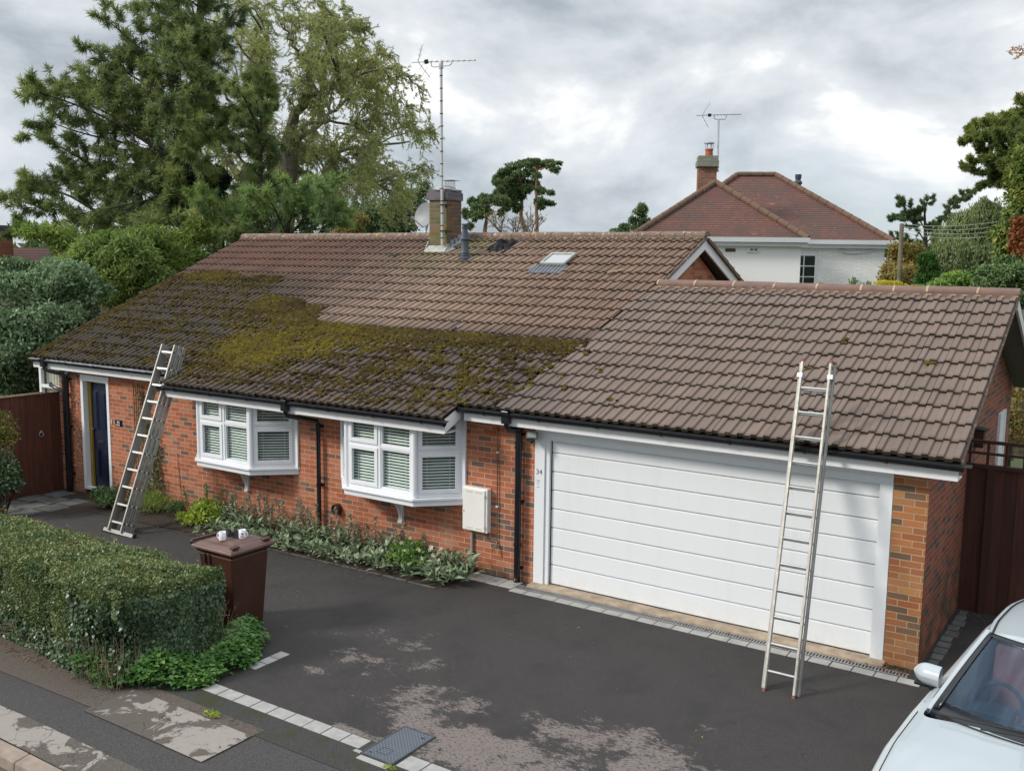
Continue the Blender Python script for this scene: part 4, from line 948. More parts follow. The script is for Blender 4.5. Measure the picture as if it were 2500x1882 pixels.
# rooflight
U = np.array((0, CS, SS)); Nn = np.array((0, -SS, CS))
def rpt(x, y, h=0.): return np.array((x, y, rz_(y)))+Nn*h
def rbox(m, xa, xb, ya, yb, h0, h1): m.hexa([rpt(xa, ya, h0), rpt(xb, ya, h0), rpt(xb, yb, h0), rpt(xa, yb, h0), rpt(xa, ya, h1), rpt(xb, ya, h1), rpt(xb, yb, h1), rpt(xa, yb, h1)])
m = MB(); rbox(m, -2.50, -2.08, 3.86, 4.22, .03, .075)
rl = m.build('rooflight', MT['black'], H, bevel=.006)
m = MB()
for a in ((-2.54, -2.50, 3.84, 4.26), (-2.08, -2.04, 3.84, 4.26), (-2.50, -2.08, 3.84, 3.88), (-2.50, -2.08, 4.22, 4.26)): rbox(m, *a, .07, .115)
m.build('frame', simple('weathered_frame', (.36, .38, .36), .6), rl, bevel=.004)
m = MB(); rbox(m, -2.50, -2.08, 3.88, 4.22, .085, .1); m.build('pane', MT['roofglass'], rl)
m = MB()
for i in range(9):
    x = -2.66+i*.076; m.hexa([rpt(x, 3.58, .03), rpt(x+.07, 3.58, .03), rpt(x+.07, 3.86, .05), rpt(x, 3.86, .05), rpt(x+.012, 3.58, .055), rpt(x+.05, 3.58, .055), rpt(x+.05, 3.86, .07), rpt(x+.012, 3.86, .07)])
rbox(m, -2.68, -1.98, 3.6, 3.86, .026, .034); m.build('flashing_apron', simple('dark_lead', (.12, .135, .155), .5, .3, 6), rl)
m = MB(); m.lathe((-3.78, .0, .50), [(.085, 0), (.085, .07), (.07, .09), (.06, .06), (0, .05)], 20, (0, -1, 0)); m.build('wall_flue', simple('rusty_brown', (.05, .03, .022), .6), H, smooth=True)
# air brick, vent
m = MB(); m.box((-1.03, -.004, 1.98), (-.815, .0, 2.045)); ab = m.build('air_brick', simple('terracotta', (.42, .13, .06), .8), H)
m = MB()
for i in range(9):
    for j in range(2): m.box((-1.015+i*.0225, -.0055, 1.992+j*.026), (-1.003+i*.0225, -.0038, 2.008+j*.026))
m.build('vent_slots', MT['blackmatt'], ab)
m = MB(); m.box((-8.47, -.012, .24), (-8.30, .0, .40)); m.build('wall_vent', simple('verdigris', (.30, .36, .32), .7), H, bevel=.004)
# ------------------------------------------------------------------ things on and around the house
# mossy clumps
def moss():
    rg = RN(11); bx = [-11.6, -11.3, -10.2, -9.4, -8.15, -8.1, -7.9, -6.65, -6.6, -5.95, -5.93, -5.7, -4.69, -2.35, -.35]
    by = [3.0, 3.2, 3.42, 3.2, 3.2, 2.75, 2.42, 2.25, 2.1, 2.06, 1.8, 1.56, 1.5, 1.48, 1.46]
    ph = rg.random(40)*6.28; fr = rg.normal(size=(40, 2))*3.2; am = rg.random(40)
    def nz(x, y, s=1.): return sum(am[i]*np.sin(fr[i, 0]*x*s+fr[i, 1]*y*s*1.4+ph[i]) for i in range(40))/3.2
    n = 150000; x = rg.uniform(-11.5, -.25, n); y = rg.uniform(-.58, 3.45, n)
    top = np.interp(x, bx, by)
    seamx = np.interp(y, [-.9, -.29, .02, 1.47, 3.3], [-.67, -.67, -.606, -.30, -.08])
    ok = (y < top) & (x < seamx+.06) & ((y > Y0-.01) | ((x > -7.1) & (x < -1.3)))
    d = top-y; z = nz(x, y)
    dens = np.zeros(n)
    band = (x > -7.9)
    dens = np.where(band, np.clip(1.35-d/np.interp(x, [-7.9, -6.5, -5.2, -3, -.5], [.9, 1.0, .62, .42, .36]), 0, 1)*1.0, 0)
    yel = np.exp(-(((x+6.1)/1.15)**2+((y-.55)/.85)**2)**1.5)
    yel2 = np.exp(-(((x+5.0)/.9)**2+((y-1.0)/.6)**2)**1.5)
    dens = np.maximum(dens, np.clip(np.maximum(yel, yel2*.8)+z*.10, 0, 1))
    left = (x <= -7.9)
    edge = np.exp(-((x+11.45)/.22)**2)*(y < 3.3)
    dens = np.where(left, np.maximum(.10+.12*z, edge*.9), dens)
    ul = np.exp(-(((x+10.4)/.9)**2+((y-3.15)/.3)**2)); ul2 = np.exp(-(((x+8.6)/.7)**2+((y-3.05)/.17)**2))
    dens = np.maximum(dens, np.maximum(ul, ul2)*1.1*(x < -8.1))
    sc_ = (nz(x*2.1, y*2.1) > .32)*.55+(nz(x*4.7, y*4.7) > .38)*.4
    dens = np.maximum(dens, sc_*np.clip(1.0-(d-.3)*.3, .25, 1)*np.where(x > -7.9, 1, .42))
    lap = np.abs(((y-Y0) % .307)/.307); lapm = (lap > .86)*.35*np.clip(.6+z*.4, 0, 1)
    dens = np.maximum(dens, lapm*(x < -1.2)*(d > .0))
    # a few stray cushions on the newer tiles
    keep = ok & (rg.random(n) < dens*.46)
    x, y, yl = x[keep], y[keep], np.maximum(yel, yel2)[keep]; full = dens[keep]
    ex = np.array([[-.15, .55], [.1, .25], [-.1, 1.2], [.35, .75], [3.05, 1.15], [3.3, 1.9], [4.4, 1.5], [.9, .1], [-.2, 1.35], [-.45, .3]]); ex = np.repeat(ex, 6, 0)+rg.normal(size=(60, 2))*.03
    x = np.r_[x, ex[:, 0]]; y = np.r_[y, ex[:, 1]]; yl = np.r_[yl, np.full(60, .5)]; full = np.r_[full, np.full(60, .5)]
    import bmesh
    bm = bmesh.new(); bmesh.ops.create_icosphere(bm, subdivisions=2, radius=1)
    V = np.array([v.co[:] for v in bm.verts]); F = np.array([[v.index for v in f.verts] for f in bm.faces]); bm.free()
    F = F[(V[F][:, :, 2].mean(1) > -.35)]
    k = len(x); s = rg.uniform(.010, .036, k)*np.where(full > .8, 1.15, .9)*1.0
    C = np.stack([x, y, Z0+(y-Y0)*TS], 1)+Nn*(.026+rg.random(k)[:, None]*.024)
    jit = 1+rg.normal(size=(k, len(V)))*.17
    fx = 1+rg.random(k)*.6
    P = V[None]*jit[:, :, None]*s[:, None, None]
    W_ = P[:, :, 0:1]*np.array((1, 0, 0))*fx[:, None, None]+P[:, :, 1:2]*U+P[:, :, 2:3]*Nn*.8
    W_ = W_+C[:, None]
    T = W_[:, F]; T = T.reshape(-1, 3, 3)
    col = np.clip(.20+yl*.60+rg.normal(size=k)*.24, 0, 1); rnd = np.repeat(col, len(F))
    print('moss', k, len(T))
    o = leaves_mesh('roof_moss', T, MT['moss'], rnd=rnd, k=3, base=(-5, 1, 2.9)); tag(o, 'olive and brown moss cushions left on the lower roof tiles', 'moss', kind='stuff')
moss()
# tv aerials
def yagi(t, c, bx, n=9, L_=1.45, s=1., roll=.0, el=(0, .35, -.45), mat=None):
    """boom from reflector end c along unit bx; el = element direction"""
    mat = mat or MT['mast']; c = np.array(c, float); bx = unit(np.array(bx, float)); el = unit(np.array(el, float))
    nrm = unit(np.cross(bx, el)); m = MB()
    m.tube([c-bx*.14*s, c+bx*L_], .011*s, 8); m.build('boom', mat, t, smooth=True)
    m = MB()
    for i in range(n):
        p = c+bx*(L_*(.24+.76*i/(n-1))); h = .095*s*(1-.02*i)
        m.tube([p-el*h, p+el*h], .0045*s, 6); m.lathe(tuple(p), [(.0, -.016*s), (.017*s, -.014*s), (.017*s, .014*s), (0, .016*s)], 8, tuple(nrm))
    m.build('director_rods', mat, t)
    m = MB()
    for sg in (1, -1):
        a = c; d = unit(nrm*sg*.86+bx*.5)
        m.tube([a, a+d*.36*s], .007*s, 6)
        for q in (.1, .21, .33): p = a+d*q*s; m.tube([p-el*.17*s, p+el*.17*s], .0055*s, 6)
    m.build('reflector', mat, t)
    m = MB(); p = c+bx*.19*s; m.lathe(tuple(p), [(0, -.04*s), (.04*s, -.035*s), (.045*s, .03*s), (0, .04*s)], 10, tuple(nrm)); m.tube([p-el*.12*s, p+el*.12*s], .006*s, 6); m.build('dipole_box', MT['blackmatt'], t)
ta = thing('tv_aerial', (-5.19, 4.4, 4.62), 'tall grey banded mast with TV aerial strapped to the near chimney', 'aerial')
m = MB(); m.tube([(-5.165, 4.42, 4.62), (-5.19, 4.40, 7.98)], .027, 12); m.lathe((-5.19, 4.4, 7.94), [(.038, 0), (.042, .01), (.042, .14), (.03, .16), (.0, .16)], 12); m.build('mast', MT['mast'], ta, smooth=True)
m = MB(); z = 4.75
while z < 7.9: m.lathe((-5.165-.025*(z-4.62)/3.36, 4.42-.02*(z-4.62)/3.36, z), [(.027, 0), (.031, 0), (.031, .018), (.027, .018)], 12); z += .235
build_split(m, 'mast_band', MT['blackmatt'], ta)
m = MB()
for z in (4.88, 5.38): m.box((-5.20, 4.38, z), (-5.09, 4.46, z+.025)); m.box((-5.16, 4.46, z+.002), (-5.095, 4.62, z+.018))
m.build('bracket', MT['blackmatt'], ta)
yb_ = unit(np.array((-4.419+5.855, 0.12, -.075))); yagi(ta, (-5.70, 4.34, 8.105), (1, .08, -.055), 9, 1.28, 1., el=(.28, -.7, -.45))
m = MB(); m.tube([(-5.42, 4.37, 8.10), (-5.40, 4.38, 8.0), (-5.33, 4.39, 7.985), (-5.0, 4.40, 7.985), (-4.94, 4.40, 8.01), (-4.93, 4.40, 8.075)], .010, 8); m.build('cradle_arm', MT['mast'], ta, smooth=True)
# satellite dish
ds = thing('satellite_dish', (-6.2, 5.15, 4.75), 'grey satellite dish on a short arm left of the brick chimney', 'satellite dish')
m = MB(); dn = unit(np.array((-.22, -.92, .22))); sx_ = unit(np.cross(dn, (0, 0, 1))); sy_ = np.cross(sx_, dn); c0 = np.array((-6.23, 5.2, 5.24)); rows = []
for r in np.linspace(.01, 1, 7): rows.append([c0+sx_*.30*r*math.cos(a)+sy_*.27*r*math.sin(a)+dn*(.07*r*r-.05) for a in np.linspace(0, 2*math.pi, 25)])
m.grid(rows); m.grid([[p-dn*.012 for p in r] for r in rows]); m.grid([rows[-1], [p-dn*.012 for p in rows[-1]]]); m.build('dish', simple('dish_grey', (.24, .255, .27), .5, .1, 8), ds, smooth=True, recalc=False)
m = MB(); a_ = c0-sy_*.24; b_ = c0+dn*.40-sy_*.10; m.tube([a_, b_], .013, 8); m.tube([c0-dn*.05, (-6.18, 5.26, 5.1), (-6.19, 5.2, 4.92), (-6.2, 5.14, 4.8)], .024, 8); m.build('arm', MT['mast'], ds, smooth=True)
m = MB(); m.lathe(tuple(b_), [(0, -.05), (.035, -.04), (.035, .05), (0, .06)], 10, tuple(-dn)); m.build('receiver', MT['blackmatt'], ds)
m = MB(); m.box((-6.32, 5.05, 4.72), (-6.08, 5.2, 4.83)); m.build('foot', MT['blackmatt'], ds, bevel=.02)
# black cloth on ridge
rg = RN(5); m = MB(); rows = []
for i in range(22):
    r_ = []
    for j in range(14):
        u_, v_ = i/21, j/13; x = -4.14+.46*u_+.03*math.sin(j*.7); y = 4.40+.5*v_+.05*math.sin(i*.6)
        edge_ = min(1, 6*min(u_, 1-u_, v_, 1-v_)); h = .035+edge_*(.045+.045*math.sin(u_*13+v_*4)+.035*math.sin(v_*15-u_*6)+rg.random()*.025)
        r_.append(rpt(x+(rg.random()-.5)*.015, y, max(.03, h)))
    rows.append(r_)
m.grid(rows); tag(m.build('crumpled_cloth', MT['cloth'], smooth=True, base=(-3.93, 4.65, 4.6), recalc=False), 'crumpled black cloth bag lying just under the ridge', 'cloth')
# missing tile hole, brush, trowel
hl = MB(); rbox(hl, -6.31, -6.15, 4.17, 4.25, .045, .052); hl.build('broken_tile', MT['blackmatt'], rf)
tb = thing('hand_brush', (-.96, 3.65, 4.16), 'small pale wooden handled brush left lying on the upper tiles', 'brush')
m = MB(); m.tube([rpt(-1.06, 3.58, .065), rpt(-.98, 3.64, .07)], .022, 8); m.build('brush_head', MT['sawn'], tb); m = MB(); m.tube([rpt(-.98, 3.64, .07), rpt(-.86, 3.73, .06)], .010, 8); m.build('handle', simple('pale_wood', (.5, .38, .27), .6), tb)
tt = thing('scraper', (-2.68, 1.62, 3.25), 'small scraper with dark blue handle lying above the moss line', 'scraper')
m = MB(); m.tube([rpt(-2.715, 1.53, .055), rpt(-2.69, 1.6, .06)], .017, 8); m.build('handle', simple('navy_plastic', (.015, .02, .07), .4), tt); m = MB(); m.tube([rpt(-2.69, 1.6, .06), rpt(-2.65, 1.71, .055)], .005, 6); m.beam(rpt(-2.66, 1.70, .055), rpt(-2.63, 1.70, .055), .02, .003); m.build('blade', MT['chrome'], tt)
# meter cabinet
mt_ = thing('meter_cabinet', (-1.14, 0, .6), 'cream meter cabinet fixed to the brick wall beside the bay window', 'cabinet')
m = MB(); m.box((-1.31, -.10, .60), (-.89, .0, 1.225)); m.build('box', MT['cream'], mt_, bevel=.012)
m = MB(); m.box((-1.30, -.118, .615), (-.925, -.10, 1.205)); m.build('door', MT['cream'], mt_, bevel=.006)
m = MB()
for z in (.64, .655, 1.155, 1.17):
    for a in (-1.24, -1.08): m.box((a, -.1195, z), (a+.12, -.118, z+.005))
m.box((-.93, -.121, .66), (-.918, -.112, .70)); m.box((-.93, -.121, 1.1), (-.918, -.112, 1.14)); m.build('vent_slots', simple('slot_grey', (.36, .35, .31), .6), mt_)
m = MB(); m.lathe((-1.275, -.119, .88), [(.009, 0), (.009, .003), (0, .003)], 10, (0, -1, 0)); m.build('lock', MT['chrome'], mt_)
m = MB(); m.tube([(-1.20, -.03, .60), (-1.20, -.03, .0)], .019, 10); m.build('conduit', simple('conduit_grey', (.30, .29, .25), .6), mt_)
# copper pipe with tap
cp = thing('outside_tap', (-.77, -.03, .45), 'thin brown pipe running down the wall to a small tap', 'tap')
m = MB(); m.tube([(-.78, -.025, 2.20), (-.775, -.025, .50), (-.80, -.025, .485), (-.93, -.025, .50), (-.94, -.025, .60)], .0085, 8); m.build('pipe', simple('tarnished_copper', (.16, .09, .06), .5, metal=.4), cp, smooth=True)
m = MB()
for z in (1.74, .98): m.box((-.795, -.036, z), (-.757, .0, z+.022))
build_split(m, 'pipe_clip', simple('clip_white', (.6, .6, .56), .5), cp)
m = MB(); m.tube([(-.775, -.02, .50), (-.77, -.05, .43), (-.80, -.10, .40), (-.80, -.11, .36)], .014, 8); m.beam((-.80, -.05, .45), (-.74, -.06, .46), .012, .012); m.build('tap', simple('old_brass', (.22, .15, .09), .5, metal=.5), cp)
# flood light
def flood(loc, lab, s=1.):
    x, y, z = loc; t = thing('floodlight', loc, lab, 'floodlight')
    Mx = Matrix.Translation(loc) @ Matrix.Rotation(R_(25), 4, 'Z') @ Matrix.Rotation(R_(-28), 4, 'X') @ Matrix.Scale(s, 4)
    m = MB(); m.box((-.07, -.03, -.05), (.07, .03, .05), Mx); m.box((-.06, .03, -.035), (.06, .05, .035), Mx); m.build('housing', simple('lamp_grey', (.12, .125, .12), .5), t, bevel=.006)
    m = MB(); m.box((-.055, -.034, -.036), (.055, -.0305, .036), Mx); m.build('lamp_glass', simple('lamp_glass', (.25, .27, .26), .15), t)
    m = MB(); m.beam(Mx @ Vector((-.08, .02, .0)), (x-.09*s, 0, z+.06), .012, .02); m.build('bracket', MT['galv'], t)
    m = MB(); m.lathe(tuple(Mx @ Vector((0, .0, -.075))), [(0, -.035), (.022, -.028), (.028, 0), (.02, .025), (0, .03)], 12); m.build('motion_sensor', MT['black'], t, smooth=True)
flood((-.15, -.14, 2.07), 'grey floodlight with motion sensor high up beside the garage door frame'); flood((-10.62, -.14, 2.13), 'small grey floodlight under the eave above the front door', .7)
# house number plate and garage numerals
hp = thing('house_number_plate', (-9.28, -.012, 1.28), 'black square house number plate beside the blue front door', 'sign')
m = MB(); m.box((-9.375, -.012, 1.215), (-9.18, -.002, 1.335)); m.build('plate', simple('gloss_black', (.012, .012, .018), .15), hp, bevel=.002)
text_mesh('numerals', '34', .088, (-9.285, -.0135, 1.285), R_(90), MT['whitepaint'], hp)
m = MB()
for a, b in ((-9.352, -9.315), (-9.308, -9.235)): m.box((a, -.0135, 1.232), (b, -.012, 1.243))
m.build('lettering', MT['whitepaint'], hp)
m = MB(); m.box((-9.50, -.018, 1.24), (-9.475, .0, 1.32)); tag(m.build('doorbell', simple('ivory', (.62, .55, .45), .4), base=(-9.49, 0, 1.28), bevel=.004), 'small ivory doorbell push on the brick next to the door frame', 'doorbell')
gn = thing('garage_numerals', (-.11, -.013, 1.56), 'grey number 34 on the white garage door frame', 'number')
text_mesh('numerals', '34', .10, (-.112, -.0135, 1.56), R_(90), simple('grey_numeral', (.07, .08, .09), .5), gn)
m = MB()
for a, b, c, d in ((-.15, -.095, 1.44, 1.45), (-.145, -.105, 1.422, 1.43), (-.15, -.13, 1.405, 1.41), (-.135, -.11, 1.385, 1.395), (-.15, -.10, 1.35, 1.357)): m.box((a, -.0135, c), (b, -.012, d))
m.build('sticker', simple('faded_ink', (.25, .25, .27), .6), gn)

# ------------------------------------------------------------------ ladders
def ladder(name, lab, foot, slope, length, width, nr, pitch, st=.065, thick=.028, sections=1, lean_x=0., mat='alu', first=.3, grp=None, depthdir=1):
    """foot: centre of the near section's foot on the ground; slope = dy/dz"""
    t = thing(name, foot, lab, 'ladder'); d = np.array((lean_x, slope, 1.)); d = unit(d); xx = np.array((1., 0, 0)); nn = unit(np.cross(xx, d))   # nn points to -y side? 
    if nn[1] > 0: nn = -nn
    f = np.array(foot, float)
    return t, f, d, xx, nn
def stile(m, a, b, w_, h_, nn):
    m.beam(a, b, w_, h_, tuple(nn))
    m.beam(np.array(a)+nn*0, np.array(b)+nn*0, w_+.010, h_*.28, tuple(nn))
# right ladder: two slim sections nested
t, f, d, xx, nn = ladder('extension_ladder', 'slim aluminium extension ladder leaning on the gutter over the garage door', (3.70, -1.44, .0), .40, 3.6, .36, 12, .28, lean_x=-.052)
Lt = 3.56; 
for s_, (oy, hw) in enumerate(((0., .155), (-.055, .185))):
    m = MB()
    for sg in (-1, 1):
        a = f+xx*sg*hw-nn*oy*-1; a = f+xx*sg*hw+nn*oy; stile(m, a+d*.02, a+d*Lt, .026, .048, nn)
    sec = m.build('ladder_section', MT['alu_dull'] if s_ else MT['alu'], t, bevel=.003)
    if s_ == 0:
        for k in range(12):
            m = MB(); c = f+nn*oy+d*(.20+k*.277); m.tube([c-xx*hw, c+xx*hw], .0145, 10); m.build('rung', MT['rung'], sec, smooth=True)
    else:
        for k in range(12):
            m = MB(); c = f+nn*oy+d*(.20+k*.277-.012); m.tube([c-xx*hw, c+xx*hw], .010, 10); m.build('rung', MT['rung'], sec, smooth=True)
    m = MB()
    for sg in (-1, 1):
        a = f+xx*sg*hw+nn*oy
        for q in (.0, Lt): m.beam(a+d*q-d*.018, a+d*q+d*.018, .030, .052, tuple(nn))
    build_split(m, 'end_cap', MT['redcap'], sec)
m = MB(); 
for sg in (-1, 1): a = f+xx*sg*.165+nn*-.02+d*(Lt-.2); m.beam(a, a+d*.05, .06, .09, tuple(nn))
build_split(m, 'guide_bracket', MT['galv'], t)
# left ladder: triple section with stabiliser bar
t, f, d, xx, nn = ladder('triple_ladder', 'heavy triple section aluminium ladder leaning beside the front door', (-7.20, -1.53, -.12), .43, 3.2, .4, 12, .28, lean_x=-.045)
Lt = 3.22
for s_, (oy, hw) in enumerate(((.06, .165), (-.01, .195), (-.08, .225))):
    m = MB()
    for sg in (-1, 1):
        a = f+xx*sg*hw+nn*oy; m.beam(a+d*.02, a+d*Lt, .022, .062, tuple(nn)); 
        for q in (-.025, .025): m.beam(a+d*.02+nn*q, a+d*Lt+nn*q, .03, .010, tuple(nn))
    sec = m.build('ladder_section', MT['alu_dull'], t, bevel=.002)
    for k in range(11):
        m = MB(); c = f+nn*oy+d*(.17+k*.292); m.beam(c-xx*hw, c+xx*hw, .03, .024, tuple(nn)); m.build('rung', MT['rung'], sec)
    m = MB()
    for k in range(11):
        for sg in (-1, 1): c = f+nn*oy+d*(.17+k*.292)+xx*sg*(hw+.012); m.beam(c-xx*.002, c+xx*.004, .024, .024, tuple(nn))
    build_split(m, 'rung_end', MT['blackmatt'], sec)
m = MB(); c = f+nn*.03+d*.02; m.beam(c-xx*.34, c+xx*.44, .06, .045, tuple(nn)); m.build('stabiliser_bar', MT['alu_dull'], t, bevel=.003)
m = MB()
for q in (-.36, .44): m.beam(c+xx*q, c+xx*(q+.035), .07, .06, tuple(nn))
build_split(m, 'rubber_foot', MT['blackmatt'], t, bevel=.004)
m = MB(); c = f+nn*-.01+d*(Lt-.12); m.box(tuple(c+xx*.19-.03), tuple(c+xx*.19+.03)); m.build('locking_hook', MT['galv'], t)

# ------------------------------------------------------------------ bin, mugs, gloves
bn = thing('wheelie_bin', (-2.35, -3.33, -.01), 'brown wheeled garden waste bin standing behind the clipped hedge', 'bin')
def tbox(m, b, t): 
    (x0, x1, y0, y1, z0), (X0, X1, Y0_, Y1, z1) = b, t
    m.hexa([(x0, y0, z0), (x1, y0, z0), (x1, y1, z0), (x0, y1, z0), (X0, Y0_, z1), (X1, Y0_, z1), (X1, Y1, z1), (X0, Y1, z1)])
m = MB(); tbox(m, (-2.56, -2.08, -3.52, -3.09, .0), (-2.60, -2.02, -3.60, -3.04, .92)); tbox(m, (-2.61, -2.01, -3.61, -3.03, .9205), (-2.63, -1.99, -3.635, -3.005, .975))
m.build('body', MT['bin'], bn, bevel=.022)
m = MB()
for x in (-2.49, -2.41): m.box((x, -3.612, .80), (x+.018, -3.59, .91))
m.box((-2.005, -3.40, .83), (-1.995, -3.30, .835)); build_split(m, 'moulded_slot', MT['blackmatt'], bn)
m = MB(); tbox(m, (-2.66, -1.955, -3.665, -2.975, .978), (-2.65, -1.965, -3.655, -2.985, 1.012)); tbox(m, (-2.63, -1.99, -3.625, -3.015, 1.0125), (-2.59, -2.03, -3.585, -3.055, 1.04)); tbox(m, (-2.55, -2.09, -3.52, -3.12, 1.0405), (-2.49, -2.15, -3.46, -3.18, 1.068))
ld = m.build('lid', MT['binlid'], bn, bevel=.008)
m = MB(); m.box((-2.055, -3.60, 1.03), (-1.985, -3.50, 1.062)); m.box((-2.055, -3.13, 1.03), (-1.985, -3.03, 1.062)); build_split(m, 'grip', MT['bin'], ld, bevel=.012)
m = MB(); m.tube([(-2.72, -3.60, 1.0), (-2.74, -3.58, 1.02), (-2.74, -3.06, 1.02), (-2.72, -3.04, 1.0)], .019, 10); m.build('handle_bar', MT['bin'], bn, smooth=True)
for y in (-3.56, -3.04):
    m = MB(); m.lathe((-2.56, y-.02, .10), [(.0, 0), (.1, 0), (.1, .04), (0, .04)], 18, (0, 1, 0)); m.build('wheel', MT['tyre'], bn)
def mug(loc, ang, lab, heart=False):
    x, y, z = loc; t = thing('mug', loc, lab, 'mug', None); m = MB()
    m.lathe(loc, [(0, .001), (.040, .001), (.042, .006), (.042, .098), (.0405, .1), (.0385, .097), (.0385, .012), (0, .010)], 28); m.build('cup', MT['mug'], t, smooth=True)
    m = MB(); dx, dy = math.cos(ang), math.sin(ang)
    m.tube([(x+dx*(.040+.030*math.sin(a)), y+dy*(.040+.030*math.sin(a)), z+.05+.032*math.cos(a)) for a in np.linspace(0, math.pi, 10)], .0055, 8); m.build('handle', MT['mug'], t, smooth=True)
    if heart:
        fa = math.atan2(CAM[1]-y, CAM[0]-x)-.0
        def wrap(pts): return [(x+.0426*math.cos(fa+a/.042), y+.0426*math.sin(fa+a/.042), z+b) for a, b in pts]
        hp_ = [(.0165*math.sin(s)**3, .058+.0145*(.8125*math.cos(s)-.3125*math.cos(2*s)-.125*math.cos(3*s)-.0625*math.cos(4*s))*1.0) for s in np.linspace(0, 2*math.pi, 25)[:-1]]
        m = MB(); c = wrap([(0, .058)])[0]; W = wrap(hp_)
        for i in range(24): m.poly([c, W[i], W[(i+1) % 24]])
        m.build('heart', MT['red'], t, recalc=False)
        m = MB(); 
        for a0, a1, z0, z1 in ((-.034, -.031, .035, .07), (-.024, -.018, .018, .032), (-.015, -.009, .018, .032), (-.006, -.001, .018, .032), (.003, .010, .018, .024), (.013, .020, .018, .032)): m.poly(wrap([(a0, z0), (a1, z0), (a1, z1), (a0, z1)]))
        m.build('lettering', MT['ink'], t, recalc=False)
mug((-2.325, -3.47, 1.068), math.radians(200), 'plain white mug standing on the brown bin lid')
mug((-2.205, -3.275, 1.068), math.radians(20), 'white mug with a red heart standing on the brown bin lid', True)
rg = RN(8); m = MB(); rows = []
for i in range(16):
    rows.append([(-2.44+.22*i/15+rg.normal()*.006, -3.34+.14*j/9+.02*math.sin(i)+rg.normal()*.006, 1.072+max(0, .03*math.sin(i*.9)+.03*math.sin(j*.8+i*.3)+.02)*(1 if 0 < i < 15 and 0 < j < 9 else 0)) for j in range(10)])
m.grid(rows); tag(m.build('work_gloves', MT['cloth'], smooth=True, base=(-2.34, -3.27, 1.07), recalc=False), 'black work gloves in a heap between the two mugs', 'gloves')
# ------------------------------------------------------------------ fences
def boards(m, a, b, z0f, z1, pw, th, rg, gap=.0008):
    a = np.array(a, float); b = np.array(b, float); L_ = np.linalg.norm(b-a); d = (b-a)/L_; nrm = np.array((-d[1], d[0])); q = 0
    k = 0
    while q < L_-.01:
        e_ = min(q+pw, L_); m.cr = rg.random(); o = nrm*(th*.35*(k % 2)); p0 = a+d*(q+gap)+o; p1 = a+d*(e_-gap)+o; n_ = nrm*th; z1_ = z1+rg.uniform(-.004, .004)
        z0 = z0f(p0[0])
        m.hexa([(*p0, z0), (*p1, z0), (*(p1+n_), z0), (*(p0+n_), z0), (*p0, z1_), (*p1, z1_), (*(p1+n_), z1_), (*(p0+n_), z1_)]); q = e_; k += 1
lf = thing('side_gate', (-11.12, -.6, -.22), 'red brown boarded side gate with a ring handle left of the front door', 'gate')
rgp = random.Random(3)
m = MB(); boards(m, (-11.12, -1.9), (-11.12, -.36), lambda x: gz(x)-.06, 1.70, .15, .02, rgp); boards(m, (-11.13, -.365), (-11.13, -.0), lambda x: gz(x)-.06, 1.71, .16, .02, rgp); m.build('board_panel', MT['fence'], lf, attr=True)
m = MB(); m.box((-11.15, -1.9, 1.705), (-11.095, -.36, 1.735)); m.build('top_rail', MT['sawn'], lf)
m = MB(); m.tube([(-11.085, -.44+.045*math.cos(a), .93+.045*math.sin(a)) for a in np.linspace(0, 2*math.pi, 17)[:-1]], .006, 6, close=True); m.lathe((-11.098, -.44, .975), [(.028, 0), (.028, .008), (0, .012)], 12, (1, 0, 0)); m.build('ring_handle', MT['galv'], lf)
sf = thing('board_fence', (6, 2.36, 0), 'dark brown boarded fence with trellis top beside the garage side wall', 'fence')
m = MB(); rgp = random.Random(5); boards(m, (4.755, 2.36), (8.5, 2.36), lambda x: -.02, 1.86, .145, .02, rgp); m.build('board_panel', MT['fence_side'], sf, attr=True)
m = MB(); m.box((4.755, 2.33, 1.86), (8.5, 2.40, 1.905)); m.box((4.755, 2.335, 2.03), (8.5, 2.375, 2.06)); m.box((4.755, 2.33, 2.17), (8.5, 2.38, 2.21))
x = 4.765
while x < 8.5: m.box((x, 2.345, 1.905), (x+.032, 2.372, 2.17)); x += .205
m.build('trellis_top', MT['fence_side'], sf)
m = MB(); 
for x in (5.0, 6.9): m.box((x, 2.31, -.02), (x+.08, 2.355, 1.86))
build_split(m, 'fence_post', MT['fence_side'], sf)
m = MB(); m.box((4.75, 4.95, 1.1), (4.77, 5.56, 2.2)); m.box((4.77, 4.95, 1.1), (4.79, 5.02, 2.2)); m.box((4.77, 5.49, 1.1), (4.79, 5.56, 2.2)); gw = m.build('side_window', MT['upvc'], H, bevel=.003)
bb = thing('bird_box', (4.90, 2.75, 2.05), 'small dark timber bird box on the garage side wall above the fence', 'bird box')
m = MB(); m.box((4.752, 2.80, 2.03), (4.86, 2.98, 2.26)); m.build('box', MT['fence_side'], bb); m = MB(); m.hexa([(4.752, 2.77, 2.27), (4.90, 2.77, 2.25), (4.90, 3.01, 2.25), (4.752, 3.01, 2.27), (4.752, 2.77, 2.285), (4.90, 2.77, 2.262), (4.90, 3.01, 2.262), (4.752, 3.01, 2.285)]); m.build('lid', MT['blackmatt'], bb)

